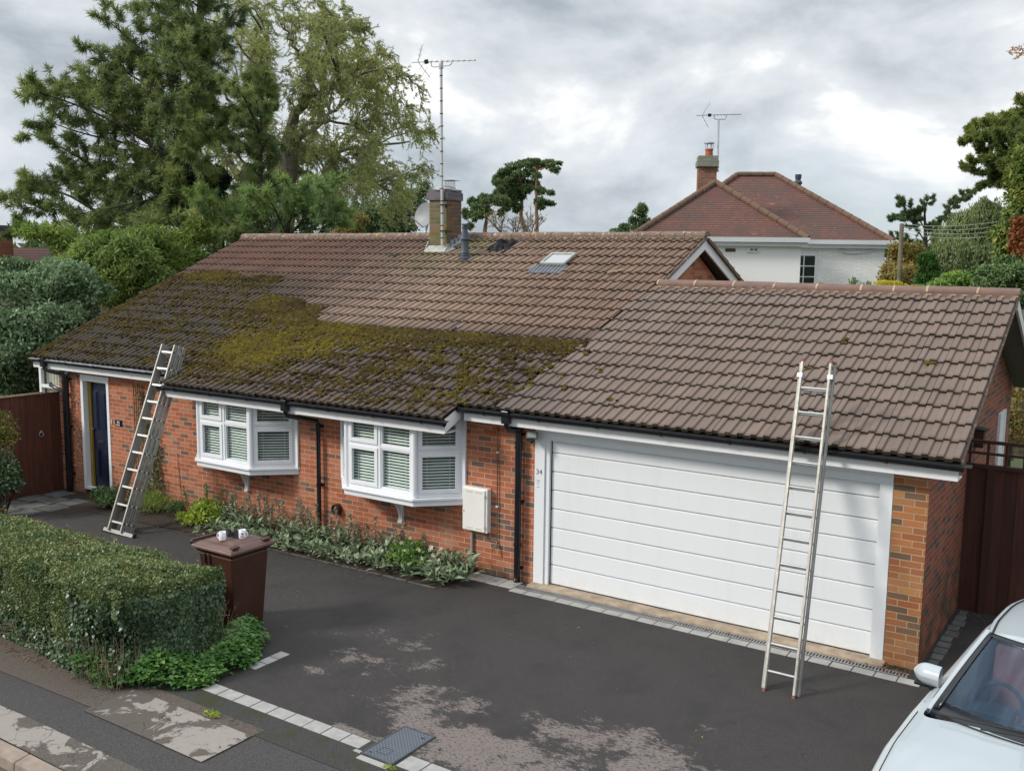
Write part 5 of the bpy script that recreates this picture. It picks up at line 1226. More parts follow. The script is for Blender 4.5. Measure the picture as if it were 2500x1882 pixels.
# ------------------------------------------------------------------ hedge
def noise3(P, seed, f):
    rg = RN(seed); k = rg.normal(size=(10, 3))*f; ph = rg.random(10)*6.3
    return np.sin(P@k.T+ph).mean(1)*1.8
def hedge():
    # long clipped block; right end slightly ragged
    X0h, X1h, YF, YB, ZT = -12.0, -1.68, -5.06, -4.02, .975
    def yf(x): return YF-.17*np.clip((x+4.5)/2.6, 0, 1)+0*x
    def xr(y): return X1h-.55*np.clip((-4.5-y)/.9, 0, 1)**1.2
    t = thing('clipped_hedge', (-5, -4.5, -.05), 'long clipped privet hedge along the pavement, ivy growing through its end', 'hedge')
    rg = RN(21); Ps = []; Ns = []; kinds = []
    def add(P, Nn_, kd): Ps.append(P); Ns.append(np.broadcast_to(Nn_, P.shape)); kinds.append(np.broadcast_to(kd, len(P)))
    n = 60000; x = rg.uniform(-9.5, X1h, n); y = rg.uniform(YF-.17, YB, n); k = (y > yf(x)) & (x < xr(y)); x, y = x[k], y[k]
    add(np.stack([x, y, np.full(len(x), ZT)], 1), (0, 0, 1.), 0)
    n = 62000; x = rg.uniform(-8.0, -1.9, n); z = rg.uniform(-.05, ZT, n); add(np.stack([x, yf(x)-.03*np.sin(z*5), z], 1), (0, -1., .1), 0)
    n = 30000; s = rg.uniform(0, 1, n); z = rg.uniform(0, ZT, n); y = YF-.17+(YB-YF+.17)*s; add(np.stack([xr(y), y, z], 1), (.85, -.4, .1), 1)
    P = np.concatenate(Ps); Nr = np.concatenate(Ns); kd = np.concatenate(kinds)
    w1 = noise3(P, 2, 2.2); w2 = noise3(P, 4, 7.)
    # round the top edges
    ed = np.clip((P[:, 2]-(ZT-.14))/.14, 0, 1); yy = P[:, 1]; inset = ed**2*.07
    P = P.copy(); side = (np.abs(Nr[:, 2]) < .5); P[side] -= Nr[side]*inset[side, None]
    topm = ~side; dfr = np.minimum(np.abs(yy-yf(P[:, 0])), np.minimum(np.abs(YB-yy), np.abs(xr(yy)-P[:, 0]))); P[topm, 2] -= (.09*np.exp(-(dfr/.12)**1))[topm]
    # hollow in the end of the hedge, near the ground
    hol = np.exp(-(((P[:, 0]+2.0)/.30)**2+((P[:, 1]+5.1)/.33)**2+((P[:, 2]-.42)/.30)**2))
    P = P+Nr*(w1*.060+w2*.032+rg.normal(size=(len(P), 1)) .clip(-2, 2)[:, 0]*.018)[:, None]*1.0
    lb = (P[:, 0] > -2.75) & (P[:, 2] > .75); P[lb, 2] += .02+.03*w1[lb]
    P = P-Nr*(hol*.35)[:, None]
    keepd = rg.random(len(P)) > np.clip(hol*1.1, 0, .85)
    thin = (side & (w2 < -.45) & (rg.random(len(P)) < .75)) | (topm & (w2+w1*.4 < -.8) & (rg.random(len(P)) < .6)); P, Nr, kd = P[keepd & ~thin], Nr[keepd & ~thin], kd[keepd & ~thin]
    ivy = ((P[:, 0] > -2.9+.5*noise3(P, 8, 2.)+(.9-P[:, 2])*.3) & (P[:, 2] < .84+.05*noise3(P, 11, 4.))) | ((kd == 1) & (P[:, 2] < .88)) | ((P[:, 2] < .28+.12*noise3(P, 9, 3.)) & (Nr[:, 1] < -.5)) | (noise3(P, 12, 1.6) > .75) & (Nr[:, 1] < -.5)
    rg2 = RN(5)
    A = P[~ivy]; NA = Nr[~ivy]; A = A+np.stack([gza(A[:, 0])*0]*3, 1)
    D = unit(NA*.55+rg2.normal(size=A.shape)*.6+np.array((0, 0, .25))); V = leafquads(A, D, rg2.uniform(.026, .048, len(A)), rg2.uniform(.017, .028, len(A)), rg2, up_=NA)
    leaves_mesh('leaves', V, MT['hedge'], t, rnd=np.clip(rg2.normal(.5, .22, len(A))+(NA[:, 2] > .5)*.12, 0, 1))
    A = P[ivy]; NA = Nr[ivy]; q = rg2.random(len(A)) < .85; A, NA = A[q], NA[q]
    D = unit(NA*.25+rg2.normal(size=A.shape)*.4+np.array((0, 0, -.55))*(NA[:, 2:3] < .5)+rg2.normal(size=A.shape)*.35*(NA[:, 2:3] > .5)); L_ = rg2.uniform(.028, .055, len(A))
    V = leafquads(A+NA*.012, D, L_, L_*.85, rg2, .12, up_=NA*1.2, mid=.35)
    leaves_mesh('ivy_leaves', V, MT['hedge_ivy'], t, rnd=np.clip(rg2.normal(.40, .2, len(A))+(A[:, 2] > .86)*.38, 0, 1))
    m = MB(); r1, r2 = [], []
    xs = list(np.arange(-12, -2.2, .3))
    loop = [(x, float(yf(np.array(x)))+.09) for x in xs]+[(-2.48, -5.04), (-2.14, -4.72), (-1.90, -4.4), (-1.86, YB-.12)]+[(-12, YB-.09)]
    m.prism([(a, b, -.28) for a, b in loop], (0, 0, ZT-.10+.28)); m.build('branch_core', MT['core'], t, recalc=True)
    # bare twigs sticking out
    m = MB(); rg3 = RN(31)
    for i in range(60):
        p = np.array((rg3.uniform(-2.5, -1.8), rg3.uniform(-5.35, -5.0), .02)); d = np.array((rg3.normal()*.15, -.1+rg3.normal()*.12, 1.)); d = unit(d); l = rg3.uniform(.2, .55)
        m.tube([p, p+d*l*.5+rg3.normal(size=3)*.015, p+d*l], [.004, .003, .0015], 4)
    for i in range(160):
        x = rg3.uniform(-7.5, -2.); p = np.array((x, float(yf(np.array(x)))+rg3.uniform(-.05, .02), rg3.uniform(.03, .35))); d = unit(np.array((rg3.normal(), -.35, rg3.normal()*.5+.15))); l = rg3.uniform(.06, .22)
        m.tube([p, p+d*l], [.0035, .0015], 4)
    m.build('bare_twigs', MT['twig'], t)
    m = MB(); SP = []
    for i in range(210):
        x = rg3.uniform(-7.5, -1.8); y = rg3.uniform(YF-.1, YB); p = np.array((x, y, ZT-.03)); d = unit(np.array((rg3.normal()*.5, rg3.normal()*.5, 1.))); l = rg3.uniform(.04, .13)
        m.tube([p, p+d*l], [.002, .001], 3); SP += [p+d*l*q for q in (.35, .55, .75, .9, 1.)]
    m.build('stray_shoots', MT['twig'], t); SP = np.array(SP); leaves_mesh('shoot_leaves', leafquads(SP, rg3.normal(size=SP.shape)+np.array((0, 0, .6)), .036, .02, rg3), MT['hedge'], t, rnd=np.clip(rg3.normal(.75, .15, len(SP)), 0, 1))
    P = np.stack([rg3.uniform(-7.5, -1.9, 260), rg3.uniform(YF-.12, YB, 260), np.full(260, ZT+.02)], 1); leaves_mesh('dead_leaves', leafquads(P, rg3.normal(size=P.shape)*np.array((1, 1, .2)), .035, .02, rg3, .3, up_=np.tile([0, 0, 2.], (260, 1))), MT['fallen'], t)
hedge()
# hogweed-like dry stems near the bin
def sprig(m, p, d, l, rg, lev=0, r=.004):
    q = p+d*l; m.tube([p, (p+q)/2+rg.normal(size=3)*l*.03, q], [r, r*.8, r*.6], 4)
    if lev < 2:
        for k in range(3 if lev else 4):
            nd = unit(d+rg.normal(size=3)*.45); sprig(m, p+d*l*rg.uniform(.55, 1), nd, l*.42, rg, lev+1, r*.6)
m = MB(); rg = RN(4)
for d0, l in (((.35, -.15, 1), .55), ((-.05, -.1, 1), .4), ((.5, -.2, .8), .42)): sprig(m, np.array((-1.62, -4.05, .1)), unit(np.array(d0)), l, rg)
tag(m.build('dry_umbel_plant', MT['twig'], base=(-1.6, -4.05, 0)), 'dry bare umbel stems between the hedge end and the brown bin', 'plant')
# generic leafy mound
def mound(name, lab, cat, c, r, n, leaf, mat, seed, up_=.5, asp=.5, hz=1., kind=None, group=None, stems=True, fill=.35, rn=(.5, .22), lobes=7, gr=True, Lmin=.7):
    rg = RN(seed); c = np.array(c, float); r = np.array(r, float)
    lc = c+rg.uniform(-.55, .55, (lobes, 3))*r*np.array((1, 1, .5)); lr = rg.uniform(.35, .65, lobes)
    li = rg.integers(0, lobes, n); d = unit(rg.normal(size=(n, 3))); d[:, 2] = np.where(d[:, 2] < -.2, -d[:, 2], d[:, 2])
    rad = np.where(rg.random(n) < fill, rg.random(n)**.5, 1+rg.normal(size=n)*.07); P = lc[li]+d*r*(lr[li]*rad)[:, None]
    P = P[P[:, 2] > (gza(P[:, 0])+.01 if gr else -1e9)]; n = len(P); d = unit(P-c)
    D = unit(d*.6+rg.normal(size=(n, 3))*.55+np.array((0, 0, up_))); L_ = rg.uniform(Lmin, 1.25, n)*leaf
    V = leafquads(P, D, L_, L_*asp, rg, up_=d+np.array((0, 0, .6)))
    rnd = np.clip(rg.normal(rn[0], rn[1], n)+.15*noise3(P, seed+1, 3./max(r.max(), .2)), 0, 1)
    if stems:
        base = (c[0], c[1], gz(c[0]) if gr else c[2]-r[2]); t = thing(name, base, lab, cat, group)
        leaves_mesh('leaves', V, mat, t, rnd=rnd)
        m = MB()
        for i in range(26):
            q = P[rg.integers(0, n)]; b = np.array(base)+np.array((rg.normal()*.12*r[0], rg.normal()*.12*r[1], 0)); mid_ = (b+q)/2+rg.normal(size=3)*r*.08; s = max(r)*.02
            m.tube([b, mid_, q], [s, s*.7, s*.3], 5)
        m.build('stems', MT['bark'] if r[2] > .6 else MT['twig'], t)
        return t
    o = leaves_mesh(name, V, mat, rnd=rnd, base=(c[0], c[1], 0)); tag(o, lab, cat, group, kind); return o
# ground cover at the corner of the hedge
def groundcover():
    rg = RN(17); n = 12500; x = rg.uniform(-2.55, -1.18, n); y = rg.uniform(-5.32, -3.5, n)
    fx = np.interp(y, [-5.3, -5.0, -4.7, -4.3, -3.9, -3.5], [-2.0, -1.45, -1.2, -1.18, -1.28, -1.55]); back = np.interp(y, [-5.3, -4.8, -4.2, -3.5], [-2.6, -2.0, -1.75, -2.1])
    k = (x < fx+.04*np.sin(y*9)) & (x > back); x, y = x[k], y[k]; e = np.clip((fx[k]-x)/.25, 0, 1); h = .05+.20*e**.6*(.75+.35*np.sin(x*7+y*5))
    z = h*np.where(rg.random(len(x)) < .75, rg.uniform(.85, 1.1, len(x)), rg.random(len(x)))
    P = np.stack([x, y, z], 1); n = len(P); D = unit(rg.normal(size=(n, 3))*np.array((1, 1, .35))+np.array((.2, -.2, .12))); L_ = rg.uniform(.04, .078, n)
    V = leafquads(P, D, L_, L_*.62, rg, .1, up_=np.tile([0, 0, 1.6], (n, 1)), mid=.45)
    tag(leaves_mesh('ground_cover', V, MT['groundleaf'], rnd=np.clip(rg.normal(.45, .22, n)+(z/h > .8)*.1, 0, 1), base=(-1.7, -4.5, 0)), 'fresh green ground cover spreading at the foot of the hedge end', 'ground cover', kind='stuff')
groundcover()
# flower bed: silver lamb's ear
def lambs():
    rg = RN(3); Vs = []; Rs = []; c = []
    xs = np.arange(-6.0, -.95, .105)
    for x in xs:
        for y in (-.80, -.66, -.50, -.36):
            xx = x+rg.normal()*.04; yy = y+rg.normal()*.05
            if xx > -1.35 and yy > -.3: continue
            if -2.35 < xx < -1.55 and rg.random() < .55: continue
            c.append((xx, yy, gz(xx)+.04+(yy+.8)*.08))
    for p in c:
        k = rg.integers(12, 20); a = rg.uniform(0, 6.28, k); el = rg.uniform(.1, 1.1, k); D = np.stack([np.cos(a)*np.cos(el), np.sin(a)*np.cos(el), np.sin(el)], 1)
        L_ = rg.uniform(.10, .18, k); s = rg.uniform(.85, 1.25); P = np.array(p)+D*.02+np.stack([rg.normal(size=k)*.02, rg.normal(size=k)*.02, rg.random(k)*(.20 if p[1] > -.62 else .08)], 1)
        V1 = leafquads(P, D, L_*s, .042*s, rg, .25, up_=np.tile([0, 0, 1.5], (k, 1)), mid=.6); Vs.append(V1); Rs.append(np.clip(rg.normal(.45+.2*rg.random(), .18, k), 0, 1))
    tag(leaves_mesh('silver_leaf_plants', np.concatenate(Vs), MT['lamb'], rnd=np.concatenate(Rs), base=(-3.5, -.55, 0)), 'silvery lambs ear leaves massed along the foot of the brick wall', 'ground cover', kind='stuff')
lambs()
def spikes(name, lab, xs, y, h, seed, mat='dry', n=10, spread=.12, nl=22, ll=.045, grp=None):
    rg = RN(seed); t = thing(name, (xs, y, gz(xs)), lab, 'plant', grp); m = MB(); P = []; D = []
    for i in range(n):
        b = np.array((xs+rg.normal()*spread, y+rg.normal()*.07, gz(xs))); d = unit(np.array((rg.normal()*.16, rg.normal()*.12-.05, 1))); l = h*rg.uniform(.7, 1.25)
        q1 = b+d*l*.5; q2 = b+d*l+np.array((rg.normal()*.03, 0, 0)); m.tube([b, q1, q2], [.006, .0055, .004], 5)
        s = rg.uniform(.45, 1, nl*3); P.append(b+(q2-b)*s[:, None]); D.append(rg.normal(size=(len(s), 3))*np.array((1, 1, .5))+np.array((0, 0, -.3)))
    m.build('stalks', MT['dry'], t, attr=True); P = np.concatenate(P); D = np.concatenate(D)
    V = leafquads(P, D, rg.uniform(.6, 1.3, len(P))*ll, ll*.55, rg); leaves_mesh('seed_heads', V, MT[mat], t)
labs = [(-5.35, .62, 'pale dry flower spikes left of the middle downpipe, tallest of the bed'), (-4.85, .58, 'dry flower spikes a little left of the middle downpipe'), (-4.05, .72, 'pale dry flower spikes right in front of the middle downpipe'), (-3.15, .62, 'brown withered stalks under the left half of the right bay window'), (-2.85, .58, 'thin pale stalks under the middle of the right bay window'), (-2.2, .50, 'withered leafy stalks right of the right bay window bracket'), (-5.75, .5, 'short grey green spikes at the left end of the silver leaves')]
for i, (x, h, lb) in enumerate(labs): spikes('seed_stalks', lb, x, -.40, h, 40+i, 'dry' if i in (2, 3, 5, 4) else ('lamb' if i == 6 else 'dry'), n=8 if i in (3, 4) else 10, spread=.16, grp=None)
spikes('tall_dock', 'single tall dark brown dock spike against the wall under the left bay window', -7.05, -.30, 1.05, 60, 'rust', 1, .02, 40, .02); spikes('wispy_weed', 'wispy yellow green weeds against the bricks right of the dock spike', -6.3, -.25, .62, 61, 'ash', 7, .28, 18, .04)
mound('white_flower_plant', 'bright green plant with white trumpet flowers in front of the meter cabinet', 'plant', (-1.85, -.5, .17), (.42, .28, .26), 1500, .085, MT['bright'], 71, asp=.42)
rg = RN(72); P = np.array((-1.75, -.55, .34))+rg.normal(size=(16, 3))*np.array((.30, .12, .07)); V = []
for p in P:
    a = np.linspace(0, 2*np.pi, 6)[:-1]; c = unit(np.array((.25, -.8, .4))+rg.normal(size=3)*.3); s1 = unit(np.cross(c, (0, 0, 1))); s2 = np.cross(s1, c)
    for q in a: V.append(np.stack([p, p+(s1*math.cos(q-.35)+s2*math.sin(q-.35))*.022+c*.01, p+(s1*math.cos(q)+s2*math.sin(q))*.034+c*.012, p+(s1*math.cos(q+.35)+s2*math.sin(q+.35))*.022+c*.01]))
o = leaves_mesh('flowers', np.array(V), MT['petal'], bpy.data.objects['white_flower_plant'])
mound('lime_shrub', 'low lime green and yellow leafed shrub against the wall below the left bay window', 'shrub', (-6.2, -.52, .10), (.42, .30, .28), 1500, .075, MT['lime'], 81, asp=.6)
mound('yellowing_plant', 'yellowing low plant on the kerb left of the lime shrub', 'plant', (-6.6, -.62, .0), (.26, .16, .13), 500, .06, MT['lime'], 82, asp=.45, rn=(.7, .2))
mound('dark_fern', 'small round dark green plant right of the triple ladder', 'plant', (-7.15, -.42, .06), (.24, .2, .17), 800, .045, MT['midgreen'], 83, asp=.5)
mound('geranium', 'mounded green plant with reddening leaves by the door step', 'plant', (-8.85, -.55, .0), (.46, .30, .30), 1700, .055, MT['midgreen'], 84, asp=.75)
mound('straggly_grass', 'pale straggly grass clump behind the foot of the triple ladder', 'plant', (-7.75, -.45, .0), (.5, .28, .20), 900, .15, MT['ash'], 85, asp=.09, up_=1.1)
def climber():
    t = thing('climbing_rose', (-8.5, -.06, -.15), 'climber on a narrow trellis between the number plate and the ladder', 'climbing plant'); rg = RN(90)
    m = MB()
    for x in (-8.78, -8.66, -8.54): m.box((x, -.04, .2), (x+.02, -.02, 2.05))
    for z in np.arange(.3, 2.0, .25): m.box((-8.80, -.05, z), (-8.50, -.04, z+.018))
    m.build('trellis', simple('trellis_wood', (.22, .13, .06), .8, .3, 8), t); P = []
    m = MB()
    for k in range(6):
        x = -8.5+k*.06; pts = [np.array((x-.05*math.sin(z*4+k)+.18*(1-z/2)*.9, -.06+rg.normal()*.01, z)) for z in np.arange(-.15, 1.5 if k > 1 else 2.05, .15)]; m.tube(pts, .007, 5); P += pts
    m.build('stems', MT['bark'], t); P = np.array(P); P = np.repeat(P, 14, 0)+rg.normal(size=(len(P)*14, 3))*np.array((.09, .03, .08)); P = P[(P[:, 2] < 1.65) | (rg.random(len(P)) < .25)]
    V = leafquads(P, rg.normal(size=P.shape)+np.array((0, -.4, -.3)), .05, .032, rg); leaves_mesh('leaves', V, MT['midgreen'], t)
climber()
# sparse dry creeper on the brick by the soil pipe
rg = RN(92); n = 900; P = np.stack([rg.uniform(-10.70, -10.46, n), np.full(n, -.012)-rg.random(n)*.015, rg.uniform(.25, 2.1, n)], 1)
V = leafquads(P, rg.normal(size=(n, 3))*np.array((1, .15, 1.3)), rg.uniform(.03, .09, n), .007, rg); tag(leaves_mesh('dry_creeper', V, leafmat('creeper_stems', [(0, (.22, .09, .05)), (1, (.48, .28, .18))], 0), base=(-10.6, 0, 1)), 'dry creeper stems clinging to the brick strip left of the front door', 'climbing plant')
# shrub at far left in front of the gate
mound('fence_shrub', 'tall leggy shrub with yellow green leaves in front of the side gate', 'shrub', (-9.95, -1.95, .45), (.62, .42, .80), 4200, .06, MT['hedge_ivy'], 95, asp=.8, rn=(.55, .25))
mound('tawny_shrub', 'tawny leaved bush top beside the side gate', 'shrub', (-9.9, -1.95, 1.18), (.60, .4, .50), 2400, .05, MT['autumn'], 96, asp=.5, rn=(.35, .22))
# weeds in the pavement and fallen leaves
mound('pavement_weed', 'small yellow green weed growing in the pavement joint', 'weed', (-.62, -5.06, .02), (.10, .05, .04), 90, .035, MT['lime'], 97, asp=.35, stems=False); mound('pavement_weed', 'little weed growing by the corner of the steel cover', 'weed', (1.42, -4.86, .02), (.06, .03, .03), 60, .03, MT['lime'], 98, asp=.3, stems=False)
rg = RN(99); n = 420
P = np.concatenate([np.stack([rg.uniform(-1.2, 4.7, 60), rg.uniform(-.3, -.12, 60), np.full(60, .012)], 1), np.stack([rg.uniform(4.1, 4.72, 90), rg.uniform(-.2, -.02, 90), np.full(90, .014)], 1), np.stack([rg.uniform(-4.5, 4.5, 34), rg.uniform(-4.2, -1, 34), np.full(34, .006)], 1), np.stack([rg.uniform(-7, -1., 160), rg.uniform(-1.0, -.85, 160), np.full(160, .012)], 1), np.stack([rg.uniform(4.8, 5.6, 60), rg.uniform(1.7, 2.3, 60), np.full(60, .016)], 1), np.stack([rg.uniform(-6.5, -2.3, 200), rg.uniform(-5.32, -5.15, 200), np.full(200, .014)], 1)])
P[:, 2] += gza(P[:, 0]); V = leafquads(P, rg.normal(size=P.shape)*np.array((1, 1, .1)), rg.uniform(.015, .045, len(P)), .02, rg, .3, up_=np.tile([0, 0, 3.], (len(P), 1)))
tag(leaves_mesh('fallen_leaves', V, MT['fallen'], base=(0, 0, 0)), 'scattered brown and yellow fallen leaves on driveway and along edges', 'leaf litter', kind='stuff')
# ------------------------------------------------------------------ white car
def car():
    cx = 6.10; yn = -4.75; t = thing('white_car', (cx, -2.6, 0), 'white car with black trimmed windscreen and driver seat in view, parked nose to the road', 'car')
    def S(y, tab): return float(np.interp(y, [a for a, b in tab], [b for a, b in tab]))
    HW = [(-4.75, .48), (-4.66, .68), (-4.45, .80), (-4.1, .875), (-3.7, .905), (-3.0, .90), (-2., .905), (-1., .905), (-.4, .86), (-.15, .72), (-.05, .5)]
    ZB = [(-4.75, .60), (-4.62, .72), (-4.3, .80), (-3.8, .875), (-3.15, .945), (-2., .97), (-1., 1.0), (-.4, 1.0), (-.1, .9), (-.05, .8)]
    ZC = [(-4.75, .62), (-4.62, .78), (-4.3, .90), (-3.8, .985), (-3.35, 1.02), (-3.0, 1.02), (-1.0, 1.02), (-.3, 1.0), (-.05, .85)]
    ys = sorted(set([a for a, _ in HW]+list(np.linspace(-4.7, -.1, 34))))
    rows = []
    for y in ys:
        w_, zb, zc_ = S(y, HW), S(y, ZB), S(y, ZC); r = []
        for fx, z in ((.93, .20), (.985, .34), (1.0, .55), (1.0, .66), (.985, zb-.09), (.955, zb-.03), (.90, zb+.005), (.83, zb+(zc_-zb)*.35), (.6, zb+(zc_-zb)*.72), (.3, zb+(zc_-zb)*.94), (0, zc_)): r.append((cx-w_*fx, y, min(z, zc_)))
        r += [(2*cx-p[0], p[1], p[2]) for p in r[-2::-1]]; rows.append(r)
    m = MB()
    a = len(rows); b = len(rows[0]); m.v = [tuple(p) for r in rows for p in r]
    for i in range(a-1):
        for j in range(b-1):
            yc = (ys[i]+ys[i+1])/2
            if 7 <= j < b-8 and -3.32 < yc < -.9: continue       # opening for the cabin
            # wheel arches
            if j < 3 or j >= b-4:
                if abs(yc+3.95) < .37 or abs(yc+1.05) < .37: continue
            m.face([i*b+j, i*b+j+1, (i+1)*b+j+1, (i+1)*b+j])
    m.poly(rows[0]); m.poly(rows[-1])
    bo = m.build('body', MT['car'], t, smooth=True, recalc=True); md = bo.modifiers.new('s', 'SUBSURF'); md.levels = 1; md.render_levels = 2
    # cabin
    def belt(s): # s 0 front .. 1 rear, left side line
        return (cx-float(np.interp(s, [0, .18, .5, .8, 1], [.70, .83, .84, .80, .68])), float(np.interp(s, [0, 1], [-3.28, -.55])), float(np.interp(s, [0, .15, 1], [.965, .985, 1.04])))
    tf = (cx-.50, -2.56, 1.40); tr = (cx-.44, -.95, 1.42)
    bf = (cx-.715, -3.20, .965)
    # windscreen surface with curvature
    def ws(u, v):   # u -1..1, v 0 bottom..1 top
        x0 = .735; x1 = .515; xw = x0+(x1-x0)*v
        y = -3.42+(.86+.03)*v+(.27*(1-v)+.16*v)*u*u; z = .985+.455*v-.02*u*u-(.03*u*u)*(1-v)+.06*v*(1-v)
        return (cx+u*xw, y, z)
    m = MB(); m.grid([[ws(u, v) for u in np.linspace(-.93, .93, 17)] for v in np.linspace(.15, .95, 9)]); m.build('windscreen', MT['carglass'], t, smooth=True, recalc=False)
    m = MB()
    U = np.linspace(-1, 1, 21)
    m.grid([[ws(u, v) for u in U] for v in (-.03, .05, .16)]); m.grid([[ws(u, v) for u in U] for v in (.93, .97, 1.0)])
    for s in (-1, 1): m.grid([[ws(s*u, v) for u in (.92, .95, 1.0)] for v in np.linspace(.08, .96, 9)])
    o = m.build('windscreen_surround', MT['black'], t, smooth=True, recalc=False); md = o.modifiers.new('t', 'SOLIDIFY'); md.thickness = .008
    # roof
    def rf_(u, s):
        w_ = float(np.interp(s, [0, .25, .6, 1], [.525, .56, .555, .47])); y = -2.53+1.70*s+.16*u*u*(1-s)-.1*u*u*s; z = 1.445+.045*math.sin(min(1, s*1.15)*math.pi*.62)-.055*s*s-.055*u*u-.02*u**6
        return (cx+u*w_, y, z)
    m = MB(); m.grid([[rf_(u, s) for u in np.linspace(-1, 1, 21)] for s in np.linspace(0, 1, 14)]); o = m.build('roof_panel', MT['car'], t, smooth=True, recalc=False); md = o.modifiers.new('t', 'SOLIDIFY'); md.thickness = .02
    m = MB(); m.grid([[tuple(np.array(rf_(u, s))+(0, 0, .006)) for u in np.linspace(-.38, .38, 9)] for s in np.linspace(.14, .52, 7)]); m.build('sunroof', MT['black'], t, smooth=True, recalc=False)
    m = MB(); m.grid([[tuple(np.array(rf_(u, s))+(0, 0, .009)) for u in np.linspace(-.33, .33, 7)] for s in np.linspace(.26, .49, 5)]); m.build('sunroof_glass', MT['roofglass'], t, smooth=True, recalc=False)
    # side glass and pillars
    for sd_ in (-1, 1):
        def sidept(s, v):
            b_ = np.array((.835*np.interp(s, [0, .1, .5, 1], [.875, .90, .88, .76]), -3.18+2.70*s, .965+.06*s)); r = rf_(1, float(np.clip((s-.22)/.70, 0, 1))); tp = np.array((r[0]-cx, r[1], r[2]-.015))
            if s < .22: w3 = np.array(ws(1, s/.22)); tp = np.array((w3[0]-cx, w3[1], w3[2]-.005))
            p = b_+(tp-b_)*v; p[0] += .035*math.sin(v*math.pi); return (cx+sd_*p[0], p[1], p[2])
        m = MB(); m.grid([[sidept(s, v) for s in np.linspace(.06, .95, 20)] for v in (.06, .35, .65, .93)]); m.build('side_glass', MT['carglass'], t, smooth=True, recalc=False)
        m = MB(); m.grid([[sidept(s, v) for s in np.linspace(0, 1, 24)] for v in (-.06, 0, .07)])
        m.grid([[sidept(s, v) for s in (.50, .52, .54)] for v in (0, .5, 1)]); o = m.build('window_trim', MT['black'], t, smooth=True, recalc=False); md = o.modifiers.new('t', 'SOLIDIFY'); md.thickness = .008
        m = MB(); m.grid([[sidept(s, v) for s in np.linspace(0., 1, 26)] for v in (.915, .96, 1.01)]); m.grid([[sidept(s, v) for s in (.93, .97, 1.0)] for v in np.linspace(0, 1, 6)])
        pl_ = [ws(-1 if sd_ < 0 else 1, v) for v in np.linspace(0, 1, 9)]; m.tube([(p[0]+sd_*.012, p[1]+.012, p[2]-.004) for p in pl_], .024, 8)
        rr = [rf_(sd_, s) for s in np.linspace(0, 1, 12)]; m.tube([(p[0], p[1], p[2]-.012) for p in rr], .022, 8); m.build('roof_pillar', MT['car'], t, smooth=True, recalc=False)
        # black drip strip
        m = MB(); m.tube([(p[0]-sd_*.022, p[1], p[2]+.010) for p in rr]+[], .010, 6); m.build('roof_strip', MT['blackmatt'], t)
        # mirror
        mx_, my, mz = cx+sd_*.905, -2.62, 1.02
        m = MB(); rows = []
        for s in np.linspace(0, 1, 9):
            rr_ = (.09*math.sin(math.pi*.5*(min(1, (1-s)*1.9+.04)))**.55); c = (mx_+sd_*(s-.5)*.22, my+.02*s, mz+.012)
            rows.append([(c[0], c[1]+(-.085 if math.cos(a) > 0 else .03)*abs(math.cos(a))*rr_/.085*1.0, c[2]+math.sin(a)*rr_) for a in np.linspace(0, 2*math.pi, 15)])
        m.grid(rows); m.poly(rows[0]); m.poly(rows[-1]); mi = m.build('door_mirror', MT['car'], t, smooth=True)
        m = MB(); m.beam((mx_-sd_*.02, my+.01, mz-.06), (cx+sd_*.80, my-.08, mz-.11), .06, .035); m.box((mx_-.09, my-.05, mz-.085), (mx_+.09, my+.035, mz-.055)); m.build('mirror_arm', MT['black'], mi, bevel=.008)
    # rear window and tail
    m = MB(); m.grid([[(cx+u*(.47+.2*v), -.83+.42*v, 1.375-.36*v-.04*u*u) for u in np.linspace(-1, 1, 11)] for v in np.linspace(0, 1, 5)]); m.build('rear_window', MT['carglass'], t, smooth=True, recalc=False)
    # interior
    m = MB(); m.box((cx-.80, -3.2, .30), (cx+.80, -.5, .34)); m.grid([[(cx+u*.66, -3.27+.42*v+.18*u*u, .86-.02*v+.03*math.sin(v*3)) for u in np.linspace(-1, 1, 15)] for v in np.linspace(0, 1, 6)])
    m.box((cx-.72, -2.9, .45), (cx+.72, -2.82, .92)); m.box((cx-.82, -3.0, .3), (cx-.80, -.6, .95)); m.box((cx+.80, -3., .3), (cx+.82, -.6, .95)); m.box((cx-.7, -.75, .4), (cx+.7, -.7, 1.0)); m.box((cx-.52, -2.93, .90), (cx-.20, -2.75, .975)); it = m.build('dashboard', MT['dash'], t, bevel=.01)
    for sd_ in (-1, 1):
        sx = cx+sd_*.36; m = MB()
        m.box((sx-.25, -2.35, .50), (sx+.25, -1.85, .62)); M1 = Matrix.Translation((sx, -1.85, .55)) @ Matrix.Rotation(R_(-14), 4, 'X'); m.box((-.24, -.06, 0), (.24, .06, .58), M1); m.box((-.13, -.05, .60), (.13, .05, .78), M1); m.build('seat', MT['seat'], t, bevel=.05)
    m = MB(); M2 = Matrix.Translation((cx-.36, -2.66, .93)) @ Matrix.Rotation(R_(62), 4, 'X')
    m.tube([tuple(M2 @ Vector((.185*math.cos(a), .185*math.sin(a), 0))) for a in np.linspace(0, 2*math.pi, 29)[:-1]], .016, 8, close=True); m.tube([tuple(M2 @ Vector((-.18, 0, 0))), tuple(M2 @ Vector((.18, 0, 0)))], .02, 8); m.tube([tuple(M2 @ Vector((0, 0, 0))), tuple(M2 @ Vector((0, -.18, 0)))], .018, 8); m.tube([tuple(M2 @ Vector((0, 0, 0))), tuple(M2 @ Vector((0, 0, -.16)))], .03, 8)
    m.build('steering_wheel', MT['dash'], t, smooth=True)
